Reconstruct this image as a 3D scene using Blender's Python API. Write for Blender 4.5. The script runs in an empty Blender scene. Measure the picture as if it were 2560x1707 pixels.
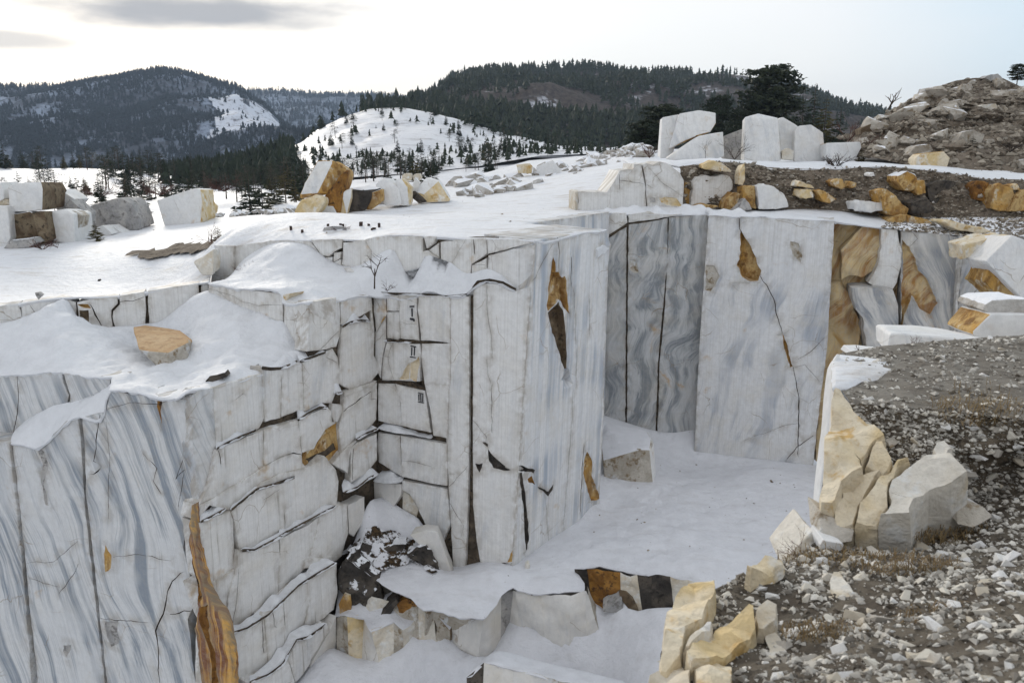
import bpy, bmesh, math, random
import numpy as np
from mathutils import Vector, noise
from mathutils.geometry import delaunay_2d_cdt, tessellate_polygon
random.seed(7); rng = np.random.default_rng(7)
scene = bpy.context.scene
C = scene.collection

# ------------------------------------------------------------------ camera
F_PX, CX, CY, ZC = 2122.0, 1280.0, 853.5, 3.0          # lens measured from the vanishing points
TH = math.atan((853.5 - 370) / F_PX)
cd = bpy.data.cameras.new('camera'); cam = bpy.data.objects.new('camera', cd); C.objects.link(cam)
cam.location = (0, 0, ZC); cam.rotation_euler = (math.pi / 2 - TH, 0, 0)
cd.sensor_width = 36; cd.lens = F_PX / 2560 * 36; cd.clip_start = .1; cd.clip_end = 20000
cd.dof.use_dof = True; cd.dof.focus_distance = 28; cd.dof.aperture_fstop = 2.4
scene.camera = cam
# ------------------------------------------------------------------ sky, sun, exposure
SUN_AZ, SUN_EL = math.radians(-24), math.radians(17)     # low sun, veiled, behind the left hills
w = bpy.data.worlds.new('World'); scene.world = w; w.use_nodes = True
nt = w.node_tree; nt.nodes.clear(); N = nt.nodes.new; L = nt.links.new
wo = N('ShaderNodeOutputWorld'); bg = N('ShaderNodeBackground'); bg.inputs['Strength'].default_value = .1
sky = N('ShaderNodeTexSky'); sky.sky_type = 'NISHITA'; sky.sun_disc = False
sky.sun_elevation = SUN_EL; sky.sun_rotation = SUN_AZ; sky.dust_density = 1.5; sky.altitude = 500
tc = N('ShaderNodeTexCoord')
def wmath(op, a, b=None):
    n = N('ShaderNodeMath'); n.operation = op
    for i, v in enumerate((a, b)):
        if v is None: continue
        if isinstance(v, (int, float)): n.inputs[i].default_value = v
        else: L(v, n.inputs[i])
    return n.outputs[0]
# thin veil of high cloud over the whole dome, a little thinner away from the sun
sep = N('ShaderNodeSeparateXYZ'); L(tc.outputs['Generated'], sep.inputs[0])
dot = N('ShaderNodeVectorMath'); dot.operation = 'DOT_PRODUCT'; L(tc.outputs['Generated'], dot.inputs[0])
dot.inputs[1].default_value = (math.sin(SUN_AZ), math.cos(SUN_AZ), 0)
cn = N('ShaderNodeTexNoise'); cn.inputs['Scale'].default_value = 2.2; cn.inputs['Detail'].default_value = 5
cmap = N('ShaderNodeMapping'); cmap.inputs['Scale'].default_value = (1, 1, 3.5); L(tc.outputs['Generated'], cmap.inputs[0]); L(cmap.outputs[0], cn.inputs['Vector'])
veil = N('ShaderNodeMapRange'); veil.inputs[1].default_value = .5; veil.inputs[2].default_value = .95; veil.inputs[3].default_value = 0; veil.inputs[4].default_value = 1
L(wmath('ADD', dot.outputs['Value'], wmath('MULTIPLY', wmath('SUBTRACT', cn.outputs['Fac'], .5), .35)), veil.inputs[0])
tint = N('ShaderNodeMixRGB'); tint.inputs[1].default_value = (5.85, 6.0, 6.2, 1); tint.inputs[2].default_value = (7.1, 6.95, 6.75, 1); L(veil.outputs[0], tint.inputs[0])
# a clear gap in the veil, high to the right
gap = N('ShaderNodeVectorMath'); gap.operation = 'DOT_PRODUCT'; L(tc.outputs['Generated'], gap.inputs[0]); gap.inputs[1].default_value = Vector((math.sin(math.radians(52)) * math.cos(math.radians(24)), math.cos(math.radians(52)) * math.cos(math.radians(24)), math.sin(math.radians(24))))
gm = N('ShaderNodeMapRange'); gm.interpolation_type = 'SMOOTHSTEP'; gm.inputs[1].default_value = .80; gm.inputs[2].default_value = .97; gm.inputs[4].default_value = .9; L(wmath('ADD', gap.outputs['Value'], wmath('MULTIPLY', wmath('SUBTRACT', cn.outputs['Fac'], .5), .12)), gm.inputs[0])
tint2 = N('ShaderNodeMixRGB'); L(gm.outputs[0], tint2.inputs[0]); L(tint.outputs[0], tint2.inputs[1]); tint2.inputs[2].default_value = (3.6, 5.1, 6.1, 1)
mixs = N('ShaderNodeMixRGB'); mixs.inputs[0].default_value = .88; L(sky.outputs[0], mixs.inputs[1]); L(tint2.outputs[0], mixs.inputs[2])
# flat grey clouds: two low ones over the left hills, others scattered high over the dome
gn = N('ShaderNodeTexNoise'); gn.inputs['Scale'].default_value = 5.5; gn.inputs['Detail'].default_value = 6; gn.inputs['Roughness'].default_value = .55
gmap = N('ShaderNodeMapping'); gmap.inputs['Scale'].default_value = (1, 1, 4.5); L(tc.outputs['Generated'], gmap.inputs[0]); L(gmap.outputs[0], gn.inputs['Vector'])
az = wmath('ARCTAN2', sep.outputs[0], sep.outputs[1]); el = wmath('ARCSINE', sep.outputs[2])
cov = None
for a0, e0, wa, we, dn in ((-18.5, 7.8, 10.5, 1.35, .95), (-30, 5.9, 4.6, .6, .6), (-16.5, 5.9, 1.4, .4, .2), (-6, 10.6, 12, 1.5, .35), (150, 24, 40, 6, .5), (-110, 30, 35, 7, .5), (85, 33, 28, 6, .45)):
    dx = wmath('DIVIDE', wmath('SUBTRACT', az, math.radians(a0)), math.radians(wa)); dz = wmath('DIVIDE', wmath('SUBTRACT', el, math.radians(e0)), math.radians(we))
    rr = wmath('ADD', wmath('SQRT', wmath('ADD', wmath('MULTIPLY', dx, dx), wmath('MULTIPLY', dz, dz))), wmath('MULTIPLY', wmath('SUBTRACT', gn.outputs['Fac'], .5), 1.6))
    m_ = N('ShaderNodeMapRange'); m_.interpolation_type = 'SMOOTHSTEP'; m_.inputs[1].default_value = 1.15; m_.inputs[2].default_value = .35; m_.inputs[3].default_value = 0; m_.inputs[4].default_value = dn; L(rr, m_.inputs[0])
    cov = m_.outputs[0] if cov is None else wmath('MAXIMUM', cov, m_.outputs[0])
mixg = N('ShaderNodeMixRGB'); L(cov, mixg.inputs[0]); L(mixs.outputs[0], mixg.inputs[1]); mixg.inputs[2].default_value = (2.9, 2.95, 3.1, 1)
L(mixg.outputs[0], bg.inputs[0]); L(bg.outputs[0], wo.inputs[0])
sl = bpy.data.lights.new('sun', 'SUN'); sl.energy = .85; sl.angle = math.radians(14); sl.color = (1, .93, .82)
so = bpy.data.objects.new('sun', sl); C.objects.link(so)
so.rotation_euler = Vector((math.sin(SUN_AZ) * math.cos(SUN_EL), math.cos(SUN_AZ) * math.cos(SUN_EL), math.sin(SUN_EL))).to_track_quat('Z', 'Y').to_euler()
so.location = (-20, 40, 60)
vs = scene.view_settings; vs.view_transform = 'Standard'; vs.look = 'None'; vs.exposure = .76; vs.gamma = 1; vs.use_curve_mapping = False

scene.render.engine = 'CYCLES'; cy = scene.cycles; cy.max_bounces = 5; cy.diffuse_bounces = 3; cy.glossy_bounces = 2; cy.caustics_reflective = False; cy.caustics_refractive = False

# ------------------------------------------------------------------ measuring: photo position + known plane -> world metres
FR = dict(D=(0, 0, 2560 / 2352), S=(0, 0, 1), A1=(0, 380, 700 / 2287), A2=(450, 480, 700 / 2287), A3=(0, 860, 640 / 2281), A4=(0, 1270, 640 / 2296),
          A5=(440, 860, 640 / 2281), A6=(500, 1260, 640 / 2245), A7=(900, 520, 660 / 2300), A8=(1080, 960, 640 / 2007),
          B1=(1400, 480, 700 / 2287), B2=(2000, 520, 560 / 2311), B3=(1420, 860, 680 / 2352), B4=(1960, 840, 600 / 2045),
          B5=(1600, 1240, 960 / 2352), B6=(1080, 1340, 680 / 2352), B7=(1560, 140, 1000 / 2352), B8=(0, 160, 900 / 2352),
          C1=(700, 140, 1000 / 2352), C2=(980, 720, 140 / 610), C3=(1380, 380, 580 / 2352), C4=(1960, 380, 600 / 2352), C5=(700, 380, 480 / 2352))
def S(f, x, y): a = FR[f]; return a[0] + x * a[2], a[1] + y * a[2]
_c, _s = math.cos(TH), math.sin(TH)
def ray(f, x, y):
    u, v = S(f, x, y); a = (u - CX) / F_PX; b = -(v - CY) / F_PX
    return Vector((a, _c + b * _s, -_s + b * _c))
EYE = Vector((0, 0, ZC))
def onz(f, x, y, z): r = ray(f, x, y); return EYE + r * ((z - ZC) / r.z)
def aty(f, x, y, Y): r = ray(f, x, y); return EYE + r * (Y / r.y)
class Wall:                                     # a plane of rock: origin, horizontal u, in-plane up v, normal towards the pit
    def __init__(s, a, b, c=None):
        a = Vector(a); b = Vector(b); s.o = a.copy(); s.u = Vector((b.x - a.x, b.y - a.y, 0)).normalized()
        up = Vector((0, 0, 1)) if c is None else (Vector(c) - a)
        n = s.u.cross(up).normalized()
        if n.dot(a - EYE) > 0: n = -n
        s.n = n; s.v = (Vector((0, 0, 1)) - n * n.z).normalized()
    def hit(s, f, x, y, off=0):
        r = ray(f, x, y); o = s.o + s.n * off
        return EYE + r * ((o - EYE).dot(s.n) / r.dot(s.n))
    def uv(s, p): d = Vector(p) - s.o; return d.dot(s.u), d.dot(s.v)
    def at(s, u, v, off=0): return s.o + s.u * u + s.v * v + s.n * off

# ------------------------------------------------------------------ materials
MATS = {}
class Mat:
    def __init__(s, name, rough=.8, spec=.25):
        s.m = bpy.data.materials.new(name); s.m.use_nodes = True; s.t = s.m.node_tree; s.t.nodes.clear()
        s.out = s.n('ShaderNodeOutputMaterial'); s.p = s.n('ShaderNodeBsdfPrincipled'); s.l(s.p.outputs[0], s.out.inputs[0])
        s.p.inputs['Roughness'].default_value = rough; s.p.inputs['Specular IOR Level'].default_value = spec
        MATS[name] = s.m
    def n(s, t): return s.t.nodes.new(t)
    def l(s, a, b): s.t.links.new(a, b)
    def co(s, kind='Object', scale=(1, 1, 1), rot=(0, 0, 0), loc=(0, 0, 0)):
        t = s.n('ShaderNodeTexCoord'); return s.mp(t.outputs[kind], scale, rot, loc)
    def mp(s, v, scale=(1, 1, 1), rot=(0, 0, 0), loc=(0, 0, 0)):
        m = s.n('ShaderNodeMapping'); m.inputs['Scale'].default_value = scale; m.inputs['Rotation'].default_value = rot; m.inputs['Location'].default_value = loc
        s.l(v, m.inputs[0]); return m.outputs[0]
    def noise(s, v, scale=1, detail=4, rough=.55, dist=0):
        n = s.n('ShaderNodeTexNoise'); n.inputs['Scale'].default_value = scale; n.inputs['Detail'].default_value = detail
        n.inputs['Roughness'].default_value = rough; n.inputs['Distortion'].default_value = dist
        s.l(v, n.inputs['Vector']); return n.outputs['Fac']
    def ncol(s, v, scale=1, detail=1):
        n = s.n('ShaderNodeTexNoise'); n.inputs['Scale'].default_value = scale; n.inputs['Detail'].default_value = detail
        s.l(v, n.inputs['Vector']); return n.outputs['Color']
    def rng(s, v, a, b, c=0, d=1):
        m = s.n('ShaderNodeMapRange'); m.interpolation_type = 'SMOOTHSTEP'
        for i, k in zip((1, 2, 3, 4), (a, b, c, d)): m.inputs[i].default_value = k
        s.l(v, m.inputs[0]); return m.outputs[0]
    def math(s, op, a, b):
        m = s.n('ShaderNodeMath'); m.operation = op
        for i, k in enumerate((a, b)):
            if isinstance(k, (int, float)): m.inputs[i].default_value = k
            else: s.l(k, m.inputs[i])
        return m.outputs[0]
    def vmath(s, op, a, b):
        m = s.n('ShaderNodeVectorMath'); m.operation = op
        for i, k in enumerate((a, b)):
            if isinstance(k, tuple): m.inputs[i].default_value = k
            else: s.l(k, m.inputs[i])
        return m.outputs[0]
    def mix(s, f, a, b, mode='MIX'):
        m = s.n('ShaderNodeMixRGB'); m.blend_type = mode
        for i, k in enumerate((f, a, b)):
            if isinstance(k, (int, float)): m.inputs[i].default_value = k
            elif isinstance(k, tuple): m.inputs[i].default_value = k + (1,) if len(k) == 3 else k
            else: s.l(k, m.inputs[i])
        return m.outputs[0]
    def bump(s, h, strength=.3, dist=.05, prev=None):
        b = s.n('ShaderNodeBump'); b.inputs['Strength'].default_value = strength; b.inputs['Distance'].default_value = dist
        s.l(h, b.inputs['Height'])
        if prev is not None: s.l(prev, b.inputs['Normal'])
        return b.outputs[0]
    def warp(s, v, scale, amt):
        c = s.vmath('SUBTRACT', s.ncol(v, scale), (.5, .5, .5)); return s.vmath('ADD', v, s.vmath('MULTIPLY', c, (amt, amt, amt)))
    def rnd(s): return s.n('ShaderNodeObjectInfo').outputs['Random']
    def done(s, col, nrm=None):
        if isinstance(col, tuple): s.p.inputs['Base Color'].default_value = col + (1,)
        else: s.l(col, s.p.inputs['Base Color'])
        if nrm is not None: s.l(nrm, s.p.inputs['Normal'])
        return s.m

def marble(name, base=(.72, .712, .70), vein=(.33, .37, .43), amt=.6, tilt=0, warp=.6, swirl=0., ochre=.25, drip=.4, kind='UV', cover=.5, sx=1.5, sy=.13, seed=0, warm=.35, rnd=False, edge=.55, lo=.47, hi=.66, streak=.3, wsc=.28):
    M = Mat(name, .62, .3); co = M.co(kind, loc=(seed * 7.3, seed * 3.1, seed))
    if rnd: co = M.vmath('ADD', co, M.mix(1.0, (0, 0, 0), M.math('MULTIPLY', M.rnd(), 40), 'ADD'))
    w1 = M.warp(co, wsc, warp)
    if swirl: w1 = M.warp(w1, .75, swirl)
    if kind == 'UV': r = (0, 0, math.radians(tilt)); sc = (sx, sy, 1)
    else: r = (math.radians(tilt * .6), math.radians(tilt), 0); sc = (sx, sx, sy)
    st = M.mp(M.mp(w1, rot=r), sc)
    bands = M.noise(st, 1.0, 5, .62)
    b1 = M.rng(bands, lo, hi)
    fine = M.noise(M.mp(M.mp(w1, rot=r), (sc[0] * 7, sc[1] * (2 if kind == 'UV' else 7), sc[2] * 2)), 1, 3, .65)
    b2 = M.rng(fine, .5, .74)
    patch = M.rng(M.noise(co, .33, 2), .62 - cover * .3, .78 - cover * .25)
    f = M.math('MULTIPLY', M.math('ADD', M.math('MULTIPLY', b1, .8), M.math('MULTIPLY', b2, .45)), M.math('ADD', M.math('MULTIPLY', patch, amt), amt * .28))
    col = M.mix(f, base, vein)
    if streak and kind == 'UV': col = M.mix(M.math('MULTIPLY', M.rng(M.noise(M.mp(co, (16, .22, 1)), 1, 3, .6), .42, .72), streak), col, (.44, .42, .385))
    big = M.noise(co, .9, 4, .6)
    col = M.mix(M.math('MULTIPLY', M.rng(big, .45, .75), warm), col, (.60, .545, .45))
    col = M.mix(M.math('MULTIPLY', M.rng(M.noise(co, 5.0, 4, .7), .3, .75), .28), col, (.42, .41, .40))
    if ochre:
        o = M.rng(M.noise(w1, .8, 4, .6), .66 - ochre * .14, .78 - ochre * .08)
        col = M.mix(M.math('MULTIPLY', o, min(1, .35 + ochre)), col, M.mix(big, (.50, .30, .08), (.36, .20, .06)))
        # hairline rusty fractures
        v = M.n('ShaderNodeTexVoronoi'); v.feature = 'DISTANCE_TO_EDGE'; v.inputs['Scale'].default_value = .55
        M.l(M.warp(M.warp(co, .6, 1.4), 4.0, .12), v.inputs['Vector'])
        cr = M.math('MULTIPLY', M.rng(v.outputs['Distance'], .0, .009, 1, 0), M.rng(M.noise(co, .55, 2), .52, .64))
        col = M.mix(M.math('MULTIPLY', cr, .65), col, (.24, .17, .10))
    if kind == 'UV':
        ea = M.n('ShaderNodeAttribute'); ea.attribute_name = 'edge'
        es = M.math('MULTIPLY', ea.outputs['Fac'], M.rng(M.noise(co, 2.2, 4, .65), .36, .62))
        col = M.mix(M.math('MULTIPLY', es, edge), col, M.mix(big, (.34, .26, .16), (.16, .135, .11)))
    if drip:
        dr = M.mp(co, (5.5, .16, 1) if kind == 'UV' else (5.5, 5.5, .2))
        d = M.math('MULTIPLY', M.rng(M.noise(dr, 1, 4, .6), .58, .76), M.rng(M.noise(co, .5, 3), .42, .62))
        col = M.mix(M.math('MULTIPLY', d, drip), col, (.17, .14, .10))
    nb = M.bump(M.math('ADD', M.math('MULTIPLY', M.noise(co, 1.8, 1), 4), M.noise(co, 9, 4, .75)), .5, .03)
    return M.done(col, nb)

def rocky(name, cols, scale=1.0, bump=.8, kind='Object', layer=None, rnd=True, snow=0., bdist=.08):
    """broken rock: two or three colours blended by noise, optional layering and snow lying on level facets"""
    M = Mat(name, .82, .2); co = M.co(kind)
    if rnd: co = M.vmath('ADD', co, M.mix(1.0, (0, 0, 0), M.math('MULTIPLY', M.rnd(), 40), 'ADD'))
    wv = co
    a = M.noise(wv, scale, 3, .62, .5); b = M.noise(wv, scale * 2.7, 4, .66); c = M.noise(co, scale * 9, 3, .7)
    col = M.mix(M.rng(a, .40, .60), cols[0], cols[1])
    if len(cols) > 2: col = M.mix(M.rng(b, .52, .66), col, cols[2])
    if len(cols) > 3: col = M.mix(M.rng(M.noise(wv, scale * 1.6, 4, .6), .57, .66), col, cols[3])
    col = M.mix(M.math('MULTIPLY', M.rng(c, .35, .75), .4), col, M.mix(.5, col, (.06, .05, .04), 'MIX'))
    h = M.math('ADD', b, M.math('MULTIPLY', c, .5))
    if layer is not None:
        ls = M.mp(M.mp(wv, rot=layer[:3]), (layer[3], layer[4], layer[3]))
        ln = M.noise(ls, 1, 4, .65); h = M.math('ADD', h, M.math('MULTIPLY', ln, 1.6))
        col = M.mix(M.math('MULTIPLY', M.rng(ln, .45, .62), .7), col, cols[2] if len(cols) > 2 else cols[1])
    nb = M.bump(h, bump, bdist)
    if snow:
        g = M.n('ShaderNodeNewGeometry'); sp = M.n('ShaderNodeSeparateXYZ'); M.l(g.outputs['Normal'], sp.inputs[0])
        sf = M.rng(M.math('ADD', sp.outputs[2], M.math('MULTIPLY', M.math('SUBTRACT', b, .5), .9)), .95 - snow * .6, 1.05 - snow * .6)
        col = M.mix(sf, col, (.80, .81, .84))
    return M.done(col, nb)

def snowmat(name, dirt=.0, bump=.35, soil=(.20, .15, .10), lumps=.5, dscale=.5, base=(.75, .76, .785), speck=24):
    M = Mat(name, .55, .2); co = M.co('Object')
    col = M.mix(M.rng(M.noise(co, 2.2, 5), .35, .7), base, tuple(k * .93 for k in base))
    if dirt:
        st = M.noise(M.mp(co, (dscale, dscale * 2.6, 1)), 1, 6, .68)
        col = M.mix(M.math('MULTIPLY', M.rng(st, .50, .76), dirt), col, soil)
        col = M.mix(M.math('MULTIPLY', M.rng(M.noise(co, speck, 3, .6), .66, .74), dirt * .8), col, (.16, .12, .09))
    h2 = M.noise(co, 2.4, 7, .68)
    nb = M.bump(h2, lumps + bump * .8, .14)
    return M.done(col, nb)

snowmat('snow_wind', dirt=.6, bump=.45, lumps=.4, soil=(.36, .29, .21))
snowmat('snow_soft', dirt=.10, bump=.4, lumps=.55)
snowmat('snow_pit', dirt=.2, bump=.45, lumps=.5, dscale=.8, soil=(.30, .26, .22), base=(.73, .735, .77))
snowmat('snow_far', dirt=.75, bump=.2, soil=(.13, .11, .10), dscale=.12, lumps=.3, speck=1.1, base=(.68, .69, .72))
snowmat('snow_ledge', dirt=.22, bump=.5, lumps=.6, dscale=1.5)
marble('marble_banded', amt=1.15, tilt=14, wsc=.16, warp=3.0, swirl=.25, ochre=.12, drip=.2, cover=1.0, seed=1, sx=2.1, sy=.055, base=(.66, .665, .67), vein=(.235, .27, .315), lo=.44, hi=.66, warm=.15, streak=.1)
marble('marble_block', amt=.42, tilt=-8, warp=.8, ochre=.25, drip=.85, cover=.35, seed=2, base=(.75, .742, .73))
marble('marble_tower', amt=.42, tilt=-10, warp=.9, ochre=.12, drip=.18, cover=.35, seed=3, base=(.77, .765, .757), warm=.22)
marble('marble_ribbed', amt=.8, tilt=0, warp=.22, ochre=.05, drip=.3, cover=.6, seed=4, sx=3.2, sy=.04, base=(.76, .76, .765), vein=(.30, .36, .45), lo=.42, hi=.6, streak=.4)
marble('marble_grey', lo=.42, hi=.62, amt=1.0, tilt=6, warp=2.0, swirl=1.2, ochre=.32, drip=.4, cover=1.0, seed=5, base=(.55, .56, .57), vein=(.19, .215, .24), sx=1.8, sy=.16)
marble('marble_panel', amt=.75, tilt=14, warp=1.6, swirl=.4, ochre=.14, drip=.2, cover=.6, seed=6, base=(.73, .73, .735), vein=(.30, .34, .41), sx=1.3, sy=.1)
marble('marble_curved', lo=.41, hi=.6, wsc=.22, amt=1.2, tilt=-20, warp=3.0, swirl=.3, ochre=.3, drip=.3, cover=1.0, seed=7, base=(.63, .615, .59), vein=(.25, .27, .30), sx=2.0, sy=.14)
marble('marble_bench', amt=.25, warp=.6, ochre=.2, drip=.45, cover=.3, seed=8, base=(.77, .762, .745))
marble('marble_stone', kind='Object', amt=.5, tilt=20, warp=.8, ochre=.2, drip=.25, cover=.5, sx=1.6, sy=.3, base=(.76, .755, .745), rnd=True)
marble('marble_step', kind='Object', amt=.4, tilt=10, warp=.8, ochre=.15, drip=.5, cover=.4, sx=1.6, sy=.25, base=(.68, .66, .63), warm=.55, rnd=True)
marble('rust_streak', amt=1.5, tilt=3, wsc=.4, warp=.5, swirl=.15, ochre=.7, drip=.7, cover=1.0, seed=13, sx=4.5, sy=.2, base=(.66, .36, .07), vein=(.17, .05, .01), lo=.40, hi=.60, warm=0, streak=0, edge=1.0)
marble('ochre_swirl', amt=1.3, tilt=32, wsc=.3, warp=2.2, swirl=.9, ochre=.6, drip=.5, cover=1.0, seed=11, sx=2.2, sy=.25, base=(.68, .52, .27), vein=(.38, .18, .03), lo=.42, hi=.62, warm=.2)
rocky('ochre', [(.50, .285, .075), (.55, .38, .17), (.24, .125, .04), (.66, .58, .44)], 1.1, 1.0, layer=(1.3, .5, 0, 2.6, .5))
rocky('ochre_layered', [(.52, .30, .085), (.60, .45, .24), (.28, .15, .05)], 1.0, 1.0, layer=(1.57, -.5, 0, 3.2, .35))
rocky('rust_layered', [(.30, .12, .025), (.52, .30, .09), (.09, .04, .018), (.62, .55, .44)], 1.2, 1.0, layer=(1.57, .05, 0, 8, .25))
rocky('dark_snowy', [(.045, .04, .036), (.10, .085, .07), (.025, .022, .02)], 1.5, .9, snow=.5)
rocky('rust', [(.19, .085, .02), (.34, .17, .04), (.06, .03, .015)], 1.4, .8)
rocky('ochre_pale', [(.64, .49, .26), (.70, .61, .46), (.52, .34, .13), (.74, .71, .65)], .8, .9)
rocky('tan_cut', [(.48, .31, .165), (.54, .38, .22), (.38, .235, .12)], .9, .6)
rocky('cream_rock', [(.66, .62, .55), (.58, .50, .38), (.70, .69, .66)], .9, .6)
rocky('dark_rock', [(.045, .04, .036), (.10, .085, .07), (.025, .022, .02)], 1.5, .9)
rocky('brown_rock', [(.13, .09, .055), (.22, .17, .11), (.06, .045, .03)], 1.5, .9)
rocky('grey_rock', [(.34, .335, .33), (.46, .44, .42), (.20, .19, .18)], 1.4, .8)
rocky('stained_rock', [(.40, .36, .30), (.52, .48, .42), (.24, .18, .11), (.60, .60, .60)], 1.2, .9)
rocky('rubble', [(.40, .37, .33), (.55, .53, .50), (.26, .20, .14)], 1.2, .8, snow=.55)
rocky('rubble_dry', [(.36, .32, .27), (.50, .46, .40), (.22, .17, .11)], 1.2, .8, snow=.12)
rocky('soil_dark', [(.10, .08, .058), (.16, .13, .095), (.05, .04, .03)], 2.4, 1.0, rnd=False, bdist=.06)
rocky('crack_fill', [(.045, .035, .025), (.09, .065, .04), (.02, .016, .012)], 4, .6, rnd=False)
rocky('rust_fill', [(.13, .075, .03), (.22, .13, .045), (.05, .03, .016)], 4, .6, rnd=False)
rocky('backing', [(.07, .055, .04), (.13, .10, .07), (.03, .025, .02)], 2, 1.0, rnd=False)
rocky('soil', [(.145, .115, .085), (.21, .17, .13), (.08, .062, .045)], 1.3, 1.0, rnd=False, bdist=.1)
rocky('soil_snowy', [(.135, .108, .08), (.20, .165, .125), (.075, .058, .042)], 1.0, 1.0, rnd=False, snow=.16)
rocky('gravel', [(.16, .14, .115), (.22, .20, .17), (.09, .076, .06)], 1.6, 1.0, rnd=False, bdist=.05)
rocky('gravel_near', [(.075, .06, .045), (.125, .105, .08), (.035, .028, .02)], 2.2, 1.0, rnd=False, bdist=.04)
def chips(name, cols):
    M = Mat(name, .75, .25); co = M.co('Object'); r = M.rnd()
    cr = M.n('ShaderNodeValToRGB'); e = cr.color_ramp.elements; cr.color_ramp.interpolation = 'CONSTANT'
    e[0].position = 0; e[0].color = cols[0] + (1,); e[1].position = 1 / len(cols); e[1].color = cols[1] + (1,)
    for i, c in enumerate(cols[2:]): k = e.new((i + 2) / len(cols)); k.color = c + (1,)
    M.l(r, cr.inputs[0]); n = M.noise(co, 16, 5, .65)
    col = M.mix(M.math('MULTIPLY', M.rng(n, .4, .7), .45), cr.outputs[0], (.46, .41, .33))
    return M.done(col, M.bump(n, .6, .01))
chips('chip', [(.70, .69, .67), (.62, .58, .51), (.52, .46, .37), (.72, .71, .70), (.40, .37, .33), (.66, .62, .54)])
M = Mat('chip_stuff', .75, .25); co = M.co('Object'); n = M.noise(co, 6.5, 2, .5)
at = M.n('ShaderNodeAttribute'); at.attribute_name = 'tone'
M.done(M.mix(at.outputs['Fac'], (.075, .06, .044), (.70, .665, .60)), M.bump(M.noise(co, 40, 4), .5, .006))
M = Mat('chip_brown', .85, .2); co = M.co('Object'); at = M.n('ShaderNodeAttribute'); at.attribute_name = 'tone'
M.done(M.mix(at.outputs['Fac'], (.075, .058, .042), (.42, .37, .30)), M.bump(M.noise(co, 30, 3), .5, .01))
def foliage(name, a, b):
    M = Mat(name, .7, .15); col = M.mix(M.rnd(), a, b)
    co = M.co('Object'); col = M.mix(M.rng(M.noise(co, 1.3, 3), .35, .65), col, tuple(k * .6 for k in a)); return M.done(col)
foliage('needles', (.026, .036, .022), (.045, .052, .026))
foliage('needles_ochre', (.085, .075, .028), (.11, .085, .03))
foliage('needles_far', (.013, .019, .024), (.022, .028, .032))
foliage('bare_wood', (.085, .06, .05), (.12, .085, .07))
foliage('bark', (.06, .045, .035), (.10, .07, .05))
foliage('birch', (.30, .26, .22), (.22, .18, .15))
foliage('dry_grass', (.28, .20, .10), (.20, .13, .07))
foliage('red_twig', (.10, .045, .035), (.14, .07, .05))
Mat('rusty_iron', .8).done((.05, .032, .026)); Mat('paint_black', .7).done((.03, .03, .035))
M = Mat('forest_floor', .85, .1); co = M.co('Object')
n1 = M.rng(M.noise(co, .012, 6, .62), .40, .62); n2 = M.noise(M.mp(co, (1, 1, .25)), .11, 5, .7)
col = M.mix(M.rng(n2, .43, .66), (.27, .315, .40), (.05, .052, .06))
M.done(M.mix(M.math('MULTIPLY', n1, .85), col, (.04, .04, .046)), M.bump(n2, .6, 1.5))
M = Mat('brown_wood', .85, .1); co = M.co('Object'); n2 = M.noise(M.mp(co, (1, 1, .2)), .35, 5, .7)
col = M.mix(M.rng(n2, .42, .62), (.085, .068, .058), (.045, .037, .034))
col = M.mix(M.math('MULTIPLY', M.rng(M.noise(co, .03, 5), .56, .68), M.rng(M.noise(co, .25, 4), .45, .6)), col, (.45, .46, .50))
M.done(col, M.bump(n2, .6, .8))
M = Mat('scree_snow', .7, .2); co = M.co('Object'); n2 = M.noise(M.mp(co, (1, 1, .5)), .11, 6, .75)
M.done(M.mix(M.rng(n2, .50, .66), (.60, .63, .70), (.12, .11, .12)), M.bump(n2, .8, 2))

# ------------------------------------------------------------------ object helpers
def tag(o, label=None, cat=None, group=None, kind=None):
    if label: o['label'] = label
    if cat: o['category'] = cat
    if group: o['group'] = group
    if kind: o['kind'] = kind
    return o
def thing(name, label, cat, loc=(0, 0, 0), group=None):
    o = bpy.data.objects.new(name, None); o.empty_display_size = .2; o.location = loc; C.objects.link(o); return tag(o, label, cat, group)
def mesh(name, V, Fc, mats, parent=None, mi=None, uv=None, smooth=None, origin=None):
    V = np.asarray(V, dtype=np.float32).reshape(-1, 3)
    if parent is not None: origin = parent.location
    elif origin is None: origin = ((V[:, 0].min() + V[:, 0].max()) / 2, (V[:, 1].min() + V[:, 1].max()) / 2, V[:, 2].min())
    me = bpy.data.meshes.new(name); me.from_pydata((V - np.array(origin, dtype=np.float32)).tolist(), [], [list(map(int, f)) for f in Fc])
    if isinstance(mats, str): mats = [mats]
    for m in mats: me.materials.append(MATS[m])
    if mi is not None: me.polygons.foreach_set('material_index', np.asarray(mi, dtype=np.int32))
    if uv is not None:
        ul = me.uv_layers.new(name='UVMap'); li = np.empty(len(me.loops), dtype=np.int32); me.loops.foreach_get('vertex_index', li)
        ul.data.foreach_set('uv', np.asarray(uv, dtype=np.float32)[li].ravel())
    if smooth is not None:
        me.polygons.foreach_set('use_smooth', np.ones(len(me.polygons), dtype=bool)); me.set_sharp_from_angle(angle=math.radians(smooth))
    me.update(); o = bpy.data.objects.new(name, me); C.objects.link(o)
    if parent is not None: o.parent = parent
    else: o.location = origin
    return o
def fbm(p, s=1., o=4): return noise.fractal(Vector(p) * s, 1.0, 2.0, o)
def inpoly(P, poly):
    x, y = P[:, 0], P[:, 1]; r = np.zeros(len(P), bool); n = len(poly); j = n - 1
    for i in range(n):
        xi, yi = poly[i]; xj, yj = poly[j]
        c = ((yi > y) != (yj > y)) & (x < (xj - xi) * (y - yi) / (yj - yi + 1e-12) + xi); r ^= c; j = i
    return r
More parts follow.
